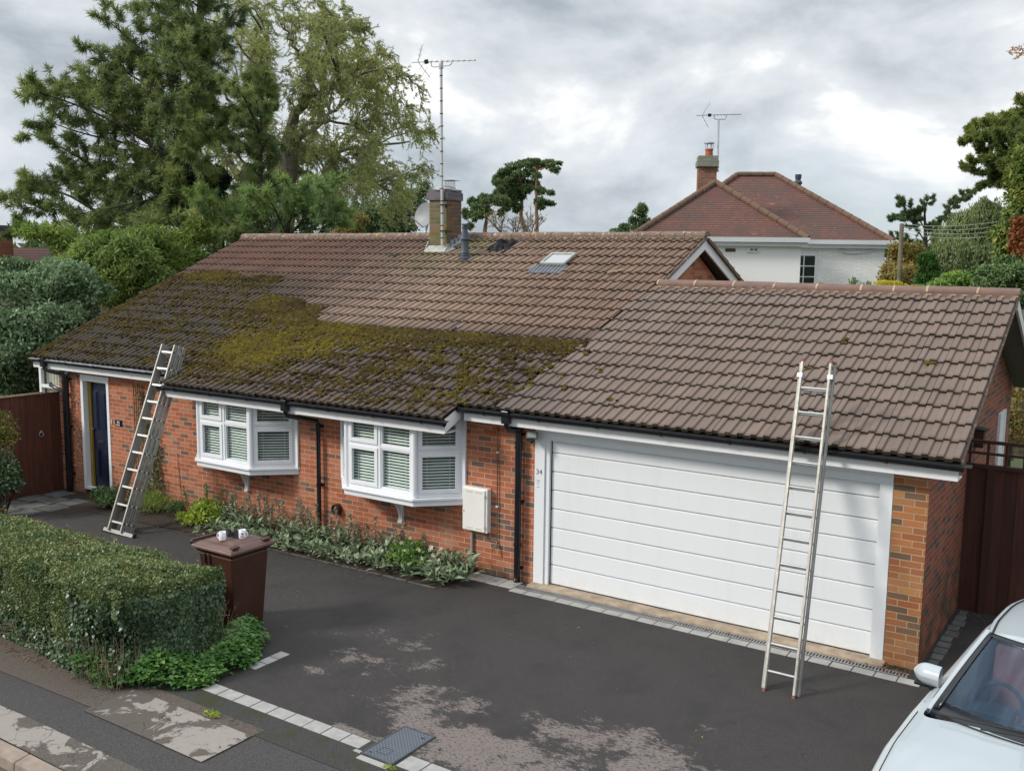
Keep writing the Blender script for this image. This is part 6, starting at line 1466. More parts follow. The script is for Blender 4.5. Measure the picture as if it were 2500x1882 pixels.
    # wheels, lights, number shape, wipers, shut lines
    for sx in (-1, 1):
        for y in (-3.95, -1.05):
            m = MB(); m.lathe((cx+sx*.70, y, .31), [(0, 0), (.31, 0), (.325, .03), (.325, .17), (.31, .20), (.21, .20), (.2, .17), (0, .17)], 28, (sx, 0, 0)); wh = m.build('wheel', MT['tyre'], t, smooth=True)
            m = MB(); m.lathe((cx+sx*.70, y, .31), [(.21, .175), (.205, .195), (.19, .18)], 28, (sx, 0, 0))
            for k in range(7):
                a = 2*math.pi*k/7; m.beam((cx+sx*.885, y, .31), (cx+sx*.885, y+.2*math.cos(a), .31+.2*math.sin(a)), .03, .04, (sx, 0, 0))
            m.build('rim', MT['galv'], wh)
        m = MB(); rows = []
        for s in np.linspace(0, 1, 7): rows.append([(cx+sx*(.60+.235*s), -4.62+.38*s*s-.02+q*.03, .60+q*.085+s*.03) for q in (0, 1, 2)])
        m.grid(rows); m.build('headlight', MT['glass'] if False else simple('lamp_lens', (.5, .52, .55), .08), t, smooth=True, recalc=False)
    m = MB(); 
    for sx in (-1, 1):
        pts = []
        for y in np.linspace(-4.5, -3.2, 18):
            w_, zb, zc_ = S(y, HW), S(y, ZB), S(y, ZC); pts.append((cx+sx*w_*.885, y, zb+.012+(zc_-zb)*.02))
        m.tube(pts, .0035, 4)
    m.build('bonnet_gap', MT['blackmatt'], t)
    m = MB(); m.tube([(cx+u*.70, -3.40+.20*u*u, 1.018-.028*u*u) for u in np.linspace(-1, 1, 21)], .007, 5); m.build('bonnet_rear_gap', MT['blackmatt'], t)
    m = MB(); m.tube([(cx-.30, -3.40, 1.045), (cx-.0, -3.375, 1.075), (cx+.35, -3.33, 1.075)], .008, 5); m.tube([(cx-.62, -3.31, 1.03), (cx-.3, -3.35, 1.07), (cx+.0, -3.34, 1.088)], .008, 5); build_split(m, 'wiper', MT['blackmatt'], t)
    m = MB(); m.box((cx-.45, -4.80, .35), (cx+.45, -4.70, .52)); m.build('grille', MT['blackmatt'], t, bevel=.01)
car()
wc = bpy.data.objects['white_car']; wc.rotation_euler.z = R_(-6); wc.location.x += .09; wc.location.y -= .07

# ------------------------------------------------------------------ houses behind
def house2():
    t = thing('white_house', tuple(at(1990, 700, 36)*np.array((1, 1, 0))), 'two storey white painted house with red brown hipped roof behind the garage', 'house')
    f0 = np.array((-math.sin(YAW-.10), math.cos(YAW-.10), 0)); r0 = np.array((math.cos(YAW-.10), math.sin(YAW-.10), 0))
    def atz(u, v, D, z=None):
        p = at(u, v, D); return p
    zE = 5.13
    # main block: eave front line
    R1 = at(2171, 588, 36.5); R1[2] = zE; o = R1
    def Q(a, b, z): return tuple(o-r0*a+f0*b+np.array((0, 0, z)))
    Wm, Dm = 8.9, 8.2; rh = 2.75; i = 4.4
    m = MB(); A, B_, C_, D_ = Q(-.1, -.2, zE-zE), Q(Wm, -.2, 0), Q(Wm, Dm, 0), Q(-.1, Dm, 0)
    E1, E2 = Q(3.6, Dm/2, rh*1.0), Q(5.15, Dm/2, rh*1.0)
    m.poly([A, B_, E2, E1]); m.poly([D_, A, E1]); m.poly([B_, C_, E2]); m.poly([C_, D_, E1, E2]); rfm = m.build('roof', MT['far_tile'], t, recalc=False)
    # front wing
    W0, W1 = 3.55, 9.6; dp = 3.0; zr = 2.10; mid = 6.45
    m = MB(); a, b, c = Q(W0, -dp-.2, 0), Q(W1, -dp-.2, 0), Q(mid, -dp-.2+2.9, zr)
    e1 = Q(W0, 1.5, .0); e2 = Q(W1, 1.5, 0); rr = Q(mid, 3.2, zr)
    m.poly([a, b, c]); m.poly([e1, a, c, rr]); m.poly([b, e2, rr, c]); m.build('roof', MT['far_tile'], t, recalc=False)
    m = MB()
    def cap(p, q, r=.115, s=.42):
        p = np.array(p); q = np.array(q); n_ = max(1, int(np.linalg.norm(q-p)/s)); rgc = random.Random(6)
        for k in range(n_):
            m.cr = rgc.random(); x0 = p+(q-p)*(k/n_)+np.array((0, 0, .04)); x1 = p+(q-p)*((k+.97)/n_)+np.array((0, 0, .04)); m.tube([x0, x1], [r, r*.93], 10)
    cap(A, E1); cap(B_, E2); cap(E1, E2, .12); cap(a, c); cap(b, c); cap(c, rr); m.build('ridge_tiles', MT['ridge_far'], t, attr=True, smooth=True)
    m = MB(); m.prism([Q(.15, 0, -5.2), Q(4.6, 0, -5.2), Q(4.6, 0, -.05), Q(.15, 0, -.05)], f0*Dm*.9); m.build('brick_wall', None, t); bpy.data.objects['brick_wall'].data.materials.append(MT['white_brick'])
    m = MB(); m.prism([Q(W0+.18, -dp, -5.2), Q(W1-.2, -dp, -5.2), Q(W1-.2, -dp, -.05), Q(W0+.18, -dp, -.05)], f0*5)
    m.build('rendered_wall', MT['render_white'], t)
    m = MB(); m.prism([Q(7.0, -dp-.06, -5.2), Q(W1-.9, -dp-.06, -5.2), Q(W1-.9, -dp-.06, -.30), Q(7.0, -dp-.06, -.22)], f0*.05); m.build('render_panel', MT['render_white'], t)
    m = MB()
    def gut(x0, x1, y): m.prism([Q(x0, y-.12, -.10), Q(x0, y, -.10), Q(x0, y, .06), Q(x0, y-.14, .06)], np.array(Q(x1, 0, 0))-np.array(Q(x0, 0, 0)))
    def fas(x0, x1, y): m.prism([Q(x0, y, -.24), Q(x0, y+.2, -.24), Q(x0, y+.2, .0), Q(x0, y, .0)], np.array(Q(x1, 0, 0))-np.array(Q(x0, 0, 0)))
    gut(-.25, W0+.0, -.22); fas(-.15, W0, -.2); gut(W0-.05, W1+.1, -dp-.22); fas(W0, W1, -dp-.2); m.build('gutter', MT['upvc'], t)
    m = MB(); m.tube([Q(-.2, -.3, -.05), Q(-.2, -.28, -.3), Q(.1, -.1, -.65), Q(.12, -.08, -5)], .045, 8); m.build('downpipe', simple('grey_pipe', (.35, .38, .42), .4), t, smooth=True)
    # glazed door / window with 3x4 panes
    def win(x0, x1, z0, z1, nx, nz, y, fr=.09, tag_='window'):
        mm = MB(); mm.prism([Q(x0, y-.05, z0), Q(x1, y-.05, z0), Q(x1, y-.05, z1), Q(x0, y-.05, z1)], f0*.049); wf = mm.build(tag_, MT['upvc'], t)
        mm = MB()
        for i_ in range(nx):
            for j in range(nz):
                a0 = x0+np.sign(x1-x0)*(fr+.03); a1 = x1-np.sign(x1-x0)*fr; w__ = (a1-a0)/nx; h__ = (z1-z0-2*fr)/nz
                mm.prism([Q(a0+w__*i_+np.sign(w__)*.02, y-.056, z0+fr+h__*j+.02), Q(a0+w__*(i_+1)-np.sign(w__)*.02, y-.056, z0+fr+h__*j+.02), Q(a0+w__*(i_+1)-np.sign(w__)*.02, y-.056, z0+fr+h__*(j+1)-.02), Q(a0+w__*i_+np.sign(w__)*.02, y-.056, z0+fr+h__*(j+1)-.02)], f0*.005)
        mm.build('pane', simple('dark_pane', (.018, .03, .028), .08, spec=.8), wf)
    win(3.60, 2.55, -2.6, -.42, 2, 5, 0.)
    win(5.55, 5.15, -.46, -.26, 2, 1, -dp, .04)
    m = MB(); m.prism([Q(6.3, -dp-.02, -.44), Q(5.95, -dp-.02, -.44), Q(5.95, -dp-.02, -.32), Q(6.3, -dp-.02, -.32)], f0*.01); m.build('air_brick', simple('brown_vent', (.12, .06, .05), .8), t)
    m = MB(); m.tube([Q(1.9, -.03, -.25), Q(1.45, -.05, -.42), Q(.9, -.05, -.38), Q(.2, -.05, -.22)], .035, 6); m.tube([Q(4.6, -.05, -.28), Q(3.0, -.05, -.25), Q(1.9, -.03, -.25)], .02, 6); m.build('cable', MT['upvc'], t)
    # chimney with pot and bird guard
    cb = at(1724, 462, 37.5); cw_ = .34
    def K(a, b, z): return tuple(np.array((cb[0], cb[1], 0))+r0*a+f0*b+np.array((0, 0, z)))
    zt = at(1724, 384, 37.5)[2]; zm = at(1724, 410, 37.5)[2]
    m = MB(); m.prism([K(-cw_, -.34, 5), K(cw_, -.34, 5), K(cw_, .34, 5), K(-cw_, .34, 5)], (0, 0, zm-5)); c2 = m.build('chimney', MT['far_brick'], t)
    m = MB(); m.prism([K(-cw_-.06, -.46, zm), K(cw_+.06, -.46, zm), K(cw_+.06, .46, zm), K(-cw_-.06, .46, zm)], (0, 0, (zt-zm)*.55)); m.prism([K(-cw_-.02, -.42, zm+(zt-zm)*.55), K(cw_+.02, -.42, zm+(zt-zm)*.55), K(cw_+.02, .42, zm+(zt-zm)*.55), K(-cw_-.02, .42, zm+(zt-zm)*.55)], (0, 0, (zt-zm)*.45)); m.build('chimney_cap', brickmat('far_cap', [(0, (.19, .17, .12)), (.5, (.23, .2, .14))], (.3, .28, .2)), c2)
    pz = zt; px = K(.06, 0, pz)
    m = MB(); m.lathe(px, [(.15, 0), (.135, .22), (.155, .23), (.155, .28), (.12, .29), (0, .29)], 16); m.build('chimney_pot', simple('orange_pot', (.30, .085, .04), .7), c2, smooth=True)
    m = MB(); m.lathe(px, [(0, .50), (.19, .48), (.19, .52), (.0, .55)], 16)
    for k in range(6): a_ = k*math.pi/3; m.tube([K(.06+.14*math.cos(a_), .14*math.sin(a_), pz+.28), K(.06+.14*math.cos(a_), .14*math.sin(a_), pz+.50)], .012, 5)
    m.build('bird_guard', MT['galv'], c2)
    m = MB(); vp = np.array(at(1948, 452, 40)); m.tube([vp-(0, 0, 1.), vp], .12, 10); m.lathe(tuple(vp), [(.12, 0), (.17, .05), (.17, .12), (.1, .2), (.13, .3), (.13, .42), (0, .43)], 12); m.build('vent_pipe', MT['flue'], t, smooth=True)
    # aerial
    ta2 = thing('tv_aerial', tuple(at(1753, 418, 37.2)), 'slender TV aerial mast on the chimney of the white house', 'aerial')
    b0, b1 = at(1752, 420, 37.2), at(1754.5, 291, 37.2); m = MB(); m.tube([b0, b1], .035, 8); m.build('mast', MT['galv'], ta2, smooth=True)
    m = MB()
    for v_ in (409, 417): q = at(1752, v_, 37.2); m.tube([q-r0*.28, q+r0*.06], .02, 6)
    m.build('bracket', MT['galv'], ta2)
    c0_ = at(1714, 282, 37.2); e_ = at(1808, 279.5, 37.2); dd = unit(e_-c0_); yagi(ta2, c0_, dd, 10, float(np.linalg.norm(e_-c0_)), 1.5, el=tuple(unit(f0*.9+np.array((0, 0, .35)))), mat=MT['galv'])
    m = MB(); m.tube([at(1743, 283, 37.2), at(1744, 290, 37.2), at(1750, 292, 37.2), at(1770, 292, 37.2), at(1773, 287, 37.2), at(1773, 281, 37.2)], .02, 6); m.build('cradle_arm', MT['galv'], ta2)
house2()
def house3():
    t = thing('neighbour_house', tuple(at(60, 700, 31)*np.array((1, 1, 0))), 'house with red clay tiled roof and brick chimney at the far left edge', 'house')
    f0 = -np.array((math.cos(.45), math.sin(.45), 0)); P0 = at(-120, 602, 31); P1 = at(310, 628, 33); d = unit((P1-P0)*np.array((1, 1, 0))); n_ = np.array((d[1], -d[0], 0)); n_ = n_ if n_@(CAM-P0) > 0 else -n_
    a, b = P0.copy(), P1.copy(); b[2] = a[2]
    m = MB(); m.poly([a, b, b+n_*4-np.array((0, 0, 2.6)), a+n_*4-np.array((0, 0, 2.6))]); m.poly([a, b, b-n_*4-np.array((0, 0, 2.6)), a-n_*4-np.array((0, 0, 2.6))]); m.build('roof', MT['far_tile'], t, recalc=False)
    m = MB(); c = a+n_*3.7; e = b+n_*3.7; m.poly([(c[0], c[1], -.3), (e[0], e[1], -.3), (e[0], e[1], a[2]-2.4), (c[0], c[1], a[2]-2.4)]); m.build('wall', MT['brick'], t, recalc=False)
    c = at(2, 560, 30.5); m = MB(); m.box((c[0]-.45, c[1]-.3, c[2]-1.6), (c[0]+.12, c[1]+.3, c[2]-.05)); ck = m.build('chimney', brickmat('left_chimney_brick', [(0, (.30, .10, .055)), (.5, (.36, .12, .06)), (.8, (.24, .09, .06))], (.3, .2, .15)), t)
    m = MB(); m.box((c[0]-.5, c[1]-.35, c[2]-.05), (c[0]+.17, c[1]+.35, c[2]+.12)); m.build('chimney_cap', MT['blue_brick'], ck); m = MB(); m.box((c[0]-.5, c[1]-.34, c[2]-1.75), (c[0]+.16, c[1]+.34, c[2]-1.5)); m.build('flashing', MT['lead'], ck)
house3()
# telegraph pole and wires
tp = thing('telegraph_pole', tuple(at(2199, 690, 30)*np.array((1, 1, 0))), 'pale wooden telegraph pole standing among the trees right of the white house', 'pole')
m = MB(); pb = at(2199, 690, 30); ptp = at(2202, 546, 30); m.tube([(pb[0], pb[1], -.3), tuple(ptp)], [.085, .065], 10); m.build('pole', MT['wood_pole'], tp, smooth=True)
for k, (v0, vm, v1, ue, lb) in enumerate(((547, 552, 537, 2460, 'topmost'), (553, 562, 548, 2460, 'second from the top'), (560, 572, 560, 2460, 'third from the top'), (567, 582, 575, 2430, 'lowest'))):
    m = MB(); P = [at(2202+(ue-2202)*s, v0+(v1-v0)*s+4*(vm-(v0+v1)/2)*s*(1-s), 30-8*s) for s in np.linspace(0, 1, 14)]; m.tube(P, .008, 4); tag(m.build('overhead_wire', MT['wire'], base=tuple(P[0])), lb+' of the four sagging pale wires leaving the telegraph pole', 'wire')
# ------------------------------------------------------------------ trees
def curve(pts, n=12):
    P = np.array(pts, float); k = len(P); T = np.linspace(0, k-1, n); out = []
    for t in T:
        i = min(int(t), k-2); f = t-i; p0 = P[max(i-1, 0)]; p1 = P[i]; p2 = P[i+1]; p3 = P[min(i+2, k-1)]
        out.append(.5*((2*p1)+(-p0+p2)*f+(2*p0-5*p1+4*p2-p3)*f*f+(-p0+3*p1-3*p2+p3)*f**3))
    return np.array(out)
def needles(name, T, D, t, mat, rg, k=13, L_=.2, W_=.026, droop=.35, rn=None, spread=.62):
    k = int(k*1.5); W_ = W_*.8
    n = len(T); T = np.repeat(T, k, 0); D0 = np.repeat(unit(D), k, 0); DD = unit(D0*.9+rg.normal(size=T.shape)*spread+np.array((0, 0, -droop)))
    P = T+D0*(rg.random((len(T), 1))-.6)*L_*.7
    V = leafquads(P, DD, rg.uniform(.75, 1.2, len(P))*L_, W_, rg, .1, mid=.4)
    r = np.repeat(rg.normal(.5, .17, n) if rn is None else rn, k)+rg.normal(size=n*k)*.1
    return leaves_mesh(name, V, mat, t, rnd=np.clip(r, 0, 1))
def pine(name, lab, trunk, limbs, seed, mat, sec=11, sl=1.5, tr=.28, barkm='bark', needle=.2, nd=.026, k=13, ivy=None, up_=.15, ter=6, group=None, droop=.35):
    rg = RN(seed); TP = curve([at(*p) for p in trunk], 16); g = TP[0].copy(); g[2] = -.3; g[:2] = TP[0][:2]
    t = thing(name, (g[0], g[1], g[2]), lab, 'tree', group); m = MB(); m.tube([g]+list(TP), [tr*1.1]+list(np.linspace(tr, tr*.16, len(TP))), 9); m.build('trunk', MT[barkm], t, smooth=True)
    m = MB(); TT, DD = [], []
    for lp in limbs:
        dep = rg.normal()*1.0; pts = [at(u, v, D_) for u, v, D_ in lp]; 
        for i, p in enumerate(pts): p += fw*dep*i/(len(pts)-1)*1.2
        C = curve(pts, 14); ln = np.linalg.norm(np.diff(C, axis=0), axis=1).sum(); r0 = .011*ln+.012; m.tube(C, list(np.linspace(r0, .012, 14)), 6)
        ns = max(4, int(sec*ln/3.))
        for s in range(ns):
            q = .12+.88*(s+rg.random()*.8)/ns; q = min(q, .99); i = min(int(q*13), 12); p = C[i]+(C[i+1]-C[i])*(q*13-i); tg = unit(C[i+1]-C[i])
            side = unit(np.cross(tg, rg.normal(size=3))); d = unit(tg*.75+side*.75+np.array((0, 0, up_))); l = sl*(1.05-.62*q)*rg.uniform(.6, 1.1)
            e = p+d*l+np.array((0, 0, .08*l)); c2 = curve([p, p+d*l*.5+rg.normal(size=3)*.06*l, e], 5); m.tube(c2, [.018, .013, .010, .008, .005], 4)
            for j in range(ter):
                f = .25+.75*j/(ter-1); pp = p+(e-p)*f; d2 = unit(d*.8+rg.normal(size=3)*.6+np.array((0, 0, .15))); l2 = l*.28*rg.uniform(.6, 1.2); ee = pp+d2*l2; m.tube([pp, ee], [.007, .004], 3)
                for h in (.35, .7, 1.): TT.append(pp+d2*l2*h); DD.append(d2)
    m.build('branches', MT[barkm], t)
    TT = np.array(TT); DD = np.array(DD); tuft_tone = .5+.28*noise3(TT, seed+3, 1.1)  # needle tone wanders from tuft to tuft by smooth noise
    needles('needles', TT, DD, t, MT[mat], rg, k, needle, nd, droop, rn=np.clip(tuft_tone+rg.normal(size=len(TT))*.16, 0, 1)); print(name, len(TT)*k)
    return t
D = 29.
L_ = lambda *p: [(u, v, D) for u, v in p]
rgz = random.Random(2)
short = []
for v in range(-60, 600, 30):
    tx = 486-.055*v+rgz.uniform(-6, 6); s_ = rgz.choice((-1, 1)); short.append([(tx, v+14, D), (tx+s_*rgz.uniform(8, 22), v, D-.9), (tx+s_*rgz.uniform(16, 36), v-8, D-1.6)])
limbs = short+[L_((456, 560), (350, 508), (250, 430), (170, 372), (45, 312)), L_((455, 590), (330, 548), (200, 520), (100, 505), (10, 478)), L_((458, 520), (380, 470), (260, 440), (160, 440), (60, 452)),
         L_((460, 450), (380, 360), (300, 300), (200, 250), (95, 228)), L_((460, 430), (390, 380), (300, 350), (210, 330), (120, 300)), L_((463, 380), (390, 300), (310, 240), (245, 205), (185, 210)),
         L_((466, 330), (400, 240), (300, 170), (210, 112)), L_((466, 300), (380, 220), (290, 160), (250, 120)), L_((470, 250), (400, 170), (330, 110), (280, 65)), L_((470, 230), (420, 190), (350, 150), (300, 140)),
         L_((476, 160), (430, 95), (370, 40), (330, 0)), L_((476, 130), (450, 60), (420, 10), (400, -60)), L_((474, 200), (505, 150), (520, 120)), 
         L_((466, 330), (505, 280), (530, 260)), L_((464, 370), (500, 330), (540, 320)), L_((458, 600), (360, 590), (250, 590), (140, 580), (40, 560)), L_((458, 610), (380, 620), (280, 630), (180, 610)), L_((460, 500), (400, 500), (330, 530), (250, 560)),
         L_((460, 560), (500, 530), (540, 520)), L_((460, 600), (510, 590), (560, 560)), L_((480, 60), (470, 0), (450, -50)), L_((480, 60), (510, 0), (530, -60)), L_((462, 400), (410, 420), (340, 400), (270, 390)), L_((468, 290), (430, 260), (390, 250), (340, 260)), L_((460, 470), (420, 450), (380, 440)), L_((474, 180), (440, 150), (400, 130)), L_((458, 580), (420, 560), (380, 580)),
         L_((462, 420), (330, 330), (240, 290), (160, 270)), L_((464, 350), (360, 280), (280, 230), (230, 190)), L_((457, 545), (300, 470), (200, 420), (90, 370)), L_((457, 580), (280, 540), (150, 470), (50, 455))]
pine('big_pine', 'largest tree: broad dark pine with long drooping limbs at the upper left', [(455, 640, D), (458, 520, D), (463, 400, D), (470, 270, D), (478, 150, D), (486, 40, D), (492, -60, D)], limbs, 101, 'pine', sec=9, sl=1.25, tr=.30, k=13, needle=.23, nd=.03)
D = 27.5
L_ = lambda *p: [(u, v, D) for u, v in p]
lb = []
rgx = RN(7)
for i, v in enumerate(range(190, 560, 24)):
    s = 1 if i % 2 else -1; w_ = 20+38*((v-180)/370)**.8; lb.append(L_((636, v+18), (636+s*w_*.5, v), (636+s*w_, v-8+rgx.normal()*10)))
    lb.append(L_((636, v+25), (636-s*w_*.4, v+8), (636-s*w_*.8, v+rgx.normal()*10)))
pine('slender_pine', 'slender dark pine standing between the big pine and the willow', [(634, 600, D), (636, 420, D), (638, 300, D), (640, 175, D)], lb, 102, 'pine', sec=7, sl=.36, tr=.08, k=6)
D = 26.
lb = [L_((700, 575), (650, 545), (600, 520), (565, 515)), L_((700, 575), (690, 540), (680, 510), (660, 485)), L_((700, 575), (720, 530), (735, 505), (740, 480)), L_((705, 575), (760, 540), (800, 520), (835, 500)), L_((705, 575), (770, 560), (830, 545)), L_((700, 575), (640, 565), (590, 560), (550, 555)), L_((700, 575), (780, 520), (810, 500)), L_((700, 575), (640, 530), (610, 500)),
      L_((700, 580), (560, 575), (500, 560)), L_((700, 575), (560, 545), (500, 500), (440, 480)), L_((700, 575), (540, 520), (480, 490))]
pine('young_pine', 'bright blue green young pine just behind the left part of the ridge', [(700, 640, D), (700, 590, D), (705, 540, D), (710, 505, D)], lb, 103, 'pine_blue', sec=13, sl=.95, tr=.1, k=13)
# willow
def willow():
    D = 34.; rg = RN(55); tips = []
    base = at(700, 600, D); t = thing('willow', (base[0], base[1], -.3), 'wide curly willow with pale twisting branches left of the near chimney', 'tree'); g = base.copy(); g[2] = -.3
    m = MB(); trunks = [[(700, 600), (700, 450), (709, 330), (738, 255), (760, 180), (775, 110)], [(700, 470), (690, 400), (640, 340), (610, 270), (600, 190)], [(702, 440), (720, 391), (765, 361), (810, 370), (895, 362), (1000, 346)], [(770, 362), (828, 387), (865, 412), (905, 445), (985, 488)], [(695, 470), (586, 428), (549, 376), (523, 343), (474, 318)], [(735, 260), (790, 220), (850, 190), (900, 150)], [(710, 330), (760, 320), (810, 270), (870, 230), (930, 210)], [(640, 340), (600, 300), (560, 250), (540, 200)], [(700, 400), (730, 330), (760, 300), (840, 300), (900, 310)], [(760, 180), (720, 120), (690, 60)], [(760, 180), (810, 120), (840, 70)], [(600, 260), (640, 160), (650, 80)], [(698, 440), (740, 420), (800, 450), (850, 500)], [(696, 450), (650, 440), (600, 470), (560, 500)], [(540, 230), (520, 180), (510, 130)]]
    main = []
    for i, tr in enumerate(trunks):
        dz = rg.normal()*1.6 if i else 0; P = [at(u, v, D+dz*min(1, j/2)) for j, (u, v) in enumerate(tr)]; C = curve(P, 18); C[1:-1] += rg.normal(size=(16, 3))*.05
        r0 = (.34, .17, .16, .09, .17, .09, .10, .10, .09, .08, .08, .09, .1, .09, .06)[i]; m.tube(([g] if i == 0 else [])+list(C), ([.42] if i == 0 else [])+list(np.linspace(r0, .03, 18)), 7); main.append(C)
    m.build('trunk', MT['bark_pale'], t, smooth=True)
    # crown targets
    tg = []
    out_ = [(505, 100), (540, 60), (590, 30), (640, 45), (690, 50), (730, 10), (760, 5), (800, 30), (840, 20), (880, 60), (905, 80), (920, 110), (950, 140), (965, 200), (900, 190), (960, 260), (930, 260), (1000, 280), (1045, 275), (1060, 330), (1040, 360), (1050, 410), (985, 300), (1010, 420), (960, 450), (900, 480), (860, 520), (940, 520), (870, 400), (980, 500), (480, 150), (470, 210), (500, 250), (520, 300), (540, 400), (520, 460), (560, 480), (600, 520), (760, 480), (810, 520), (720, 520), (480, 340), (1020, 320), (950, 400)]
    tg += out_
    for i in range(105):
        a = rg.uniform(0, 6.28); r = rg.random()**.5; tg.append((735+245*r*math.cos(a), 225+205*r*math.sin(a)))
    for i in range(26): tg.append((rg.uniform(540, 900), rg.uniform(380, 520)))
    m = MB(); st = []
    for (u, v) in tg:
        e_ = at(u, v, D+rg.normal()*2.4); bd = None
        for C in main:
            dd = np.linalg.norm(C-e_, axis=1); i = int(dd.argmin()); i = max(1, i-3)
            if bd is None or dd[i] < bd[0]: bd = (dd[i], C[i], unit(C[min(i+1, 17)]-C[i-1]))
        p = bd[1]; l = np.linalg.norm(e_-p); mid_ = (p+e_)/2+bd[2]*l*.12+np.array((0, 0, .18*l))+rg.normal(size=3)*.06*l
        C = curve([p, mid_, e_], 14); C[2:-1] += rg.normal(size=(11, 3))*.05; m.tube(C, list(np.linspace(.009*l+.012, .006, 14)), 5); st.append((C, l))
    V0 = []; DD = []; 
    for C, l in st:
        ns = int(18+l*12)
        for s in range(ns):
            q = rg.uniform(.25, 1.); i = min(int(q*13), 12); p = C[i]+(C[i+1]-C[i])*rg.random(); d = unit(unit(C[i+1]-C[i])*.9+rg.normal(size=3)*.6+np.array((0, 0, .35)))
            hh = (p[2]-4.4)/6.5; ls = rg.uniform(.45, 1.15)*(1.0-.5*min(1, max(0, hh)))  ; seg = 7; pts = [p]; dr = d
            for k in range(seg):
                dr = unit(dr+np.array((.08, .04, -.32+.19*min(1, max(0, hh*1.2))))+rg.normal(size=3)*.34); pts.append(pts[-1]+dr*ls/seg)
            m.tube(pts, list(np.linspace(.005, .002, seg+1)), 3, cap=False)
            pts = np.array(pts); nl = int(38*ls+10); f = rg.uniform(.8, seg-.02, nl); ii = f.astype(int); V0.append(pts[ii]+(pts[ii+1]-pts[ii])*(f-ii)[:, None]); DD.append(unit(pts[ii+1]-pts[ii]))
    m.build('branches', MT['bark_pale'], t)
    P = np.concatenate(V0); Dd = np.concatenate(DD); Dd = unit(Dd+rg.normal(size=P.shape)*.55+np.array((0, 0, -.25))); n = len(P); print('willow leaves', n)
    V = leafquads(P, Dd, rg.uniform(.07, .13, n), rg.uniform(.018, .03, n), rg, .1)
    leaves_mesh('leaves', V, MT['willow'], t, rnd=np.clip(rg.normal(.5, .2, n)+.15*noise3(P, 3, .8), 0, 1))
willow()
def crown(name, lab, base, lobes, n, leaf, mat, seed, asp=.5, droop=0., bark='bark', tr=.12, cat='tree', fill=.3, out_=.5, rn=(.5, .2), trunk=None, flat=1., rough=.12, br=3, group=None, nf=1.5, jit=.5, sub_=6):
    rg = RN(seed); u, v, D = base; b = at(u, v, D); g = np.array((b[0], b[1], gz(b[0])-.05)); t = thing(name, tuple(g), lab, cat, group)
    C = []; R = []
    for l in lobes:
        uu, vv, dD, ru, rv = l; C.append(at(uu, vv, D+dD)); R.append((ru/FPX*D, (ru+rv)/2/FPX*D, rv/FPX*D))
    if sub_:
        C0, R0 = np.array(C), np.array(R); C, R = [c for c in C0], [tuple(np.array(r)*.72) for r in R0]
        for c, r in zip(C0, R0):
            for k_ in range(sub_):
                d_ = unit(rg.normal(size=3)); C.append(c+(rt0*d_[0]*r[0]+np.array((fw[0], fw[1], 0))*d_[1]*r[1]+np.array((0, 0, 1.))*abs(d_[2])**.7*np.sign(d_[2]+.25)*r[2])*rg.uniform(.55, .85)); R.append(tuple(np.array(r)*rg.uniform(.22, .45)))
    C = np.array(C); R = np.array(R); vol = (R.prod(1))**.66; li = rg.choice(len(C), n, p=vol/vol.sum()); d = unit(rg.normal(size=(n, 3)))
    k = rg.normal(size=(14, 3))*2.6; bumpy = 1+rough*7.*np.sin(d@k.T+li[:, None]*1.7+np.arange(14)).mean(1)
    rad = np.where(rg.random(n) < fill, rg.random(n)**.45, 1+rg.normal(size=n)*rough*.6)*bumpy; s = d*R[li]*rad[:, None]
    P = C[li]+s[:, :1]*rt0+s[:, 1:2]*np.array((fw[0], fw[1], 0))+s[:, 2:]*np.array((0, 0, 1.)); P = P[P[:, 2] > gza(P[:, 0])]; n = len(P)
    ctr = C[rg.choice(len(C), n)]*0+C.mean(0); o = unit(P-ctr); DD = unit(o*out_+rg.normal(size=(n, 3))*jit+np.array((0, 0, -droop+.1))); L1 = rg.uniform(.7, 1.25, n)*leaf
    V = leafquads(P, DD, L1, L1*asp, rg, .2, up_=o+np.array((0, 0, .7))); leaves_mesh('leaves', V, MT[mat], t, rnd=np.clip(rg.normal(rn[0], rn[1], n)+.18*noise3(P, seed+2, nf), 0, 1))
    m = MB(); top = C[C[:, 2].argmax()] if trunk is None else None
    TP = curve([g, (g+C.mean(0))/2, C.mean(0)], 8) if trunk is None else np.concatenate([[g], curve([at(*q) for q in trunk], 10)]); m.tube(TP, list(np.linspace(tr, tr*.45, len(TP))), 8); m.build('trunk', MT[bark], t, smooth=True)
    m = MB()
    for c, r in zip(C[:12], R[:12]):
        i = int(np.linalg.norm(TP-c, axis=1).argmin()); p = TP[max(0, i-1 if trunk is None else i)]; m.tube(curve([p, (p+c)/2+rg.normal(size=3)*.1*r[0], c], 6), list(np.linspace(tr*.4, tr*.12, 6)), 5)
        for q in range(br): e_ = c+unit(rg.normal(size=3))*r*.8; m.tube([c, (c+e_)/2+rg.normal(size=3)*.08*r[0], e_], [tr*.13, tr*.09, tr*.04], 4)
    m.build('branches', MT[bark], t); return t
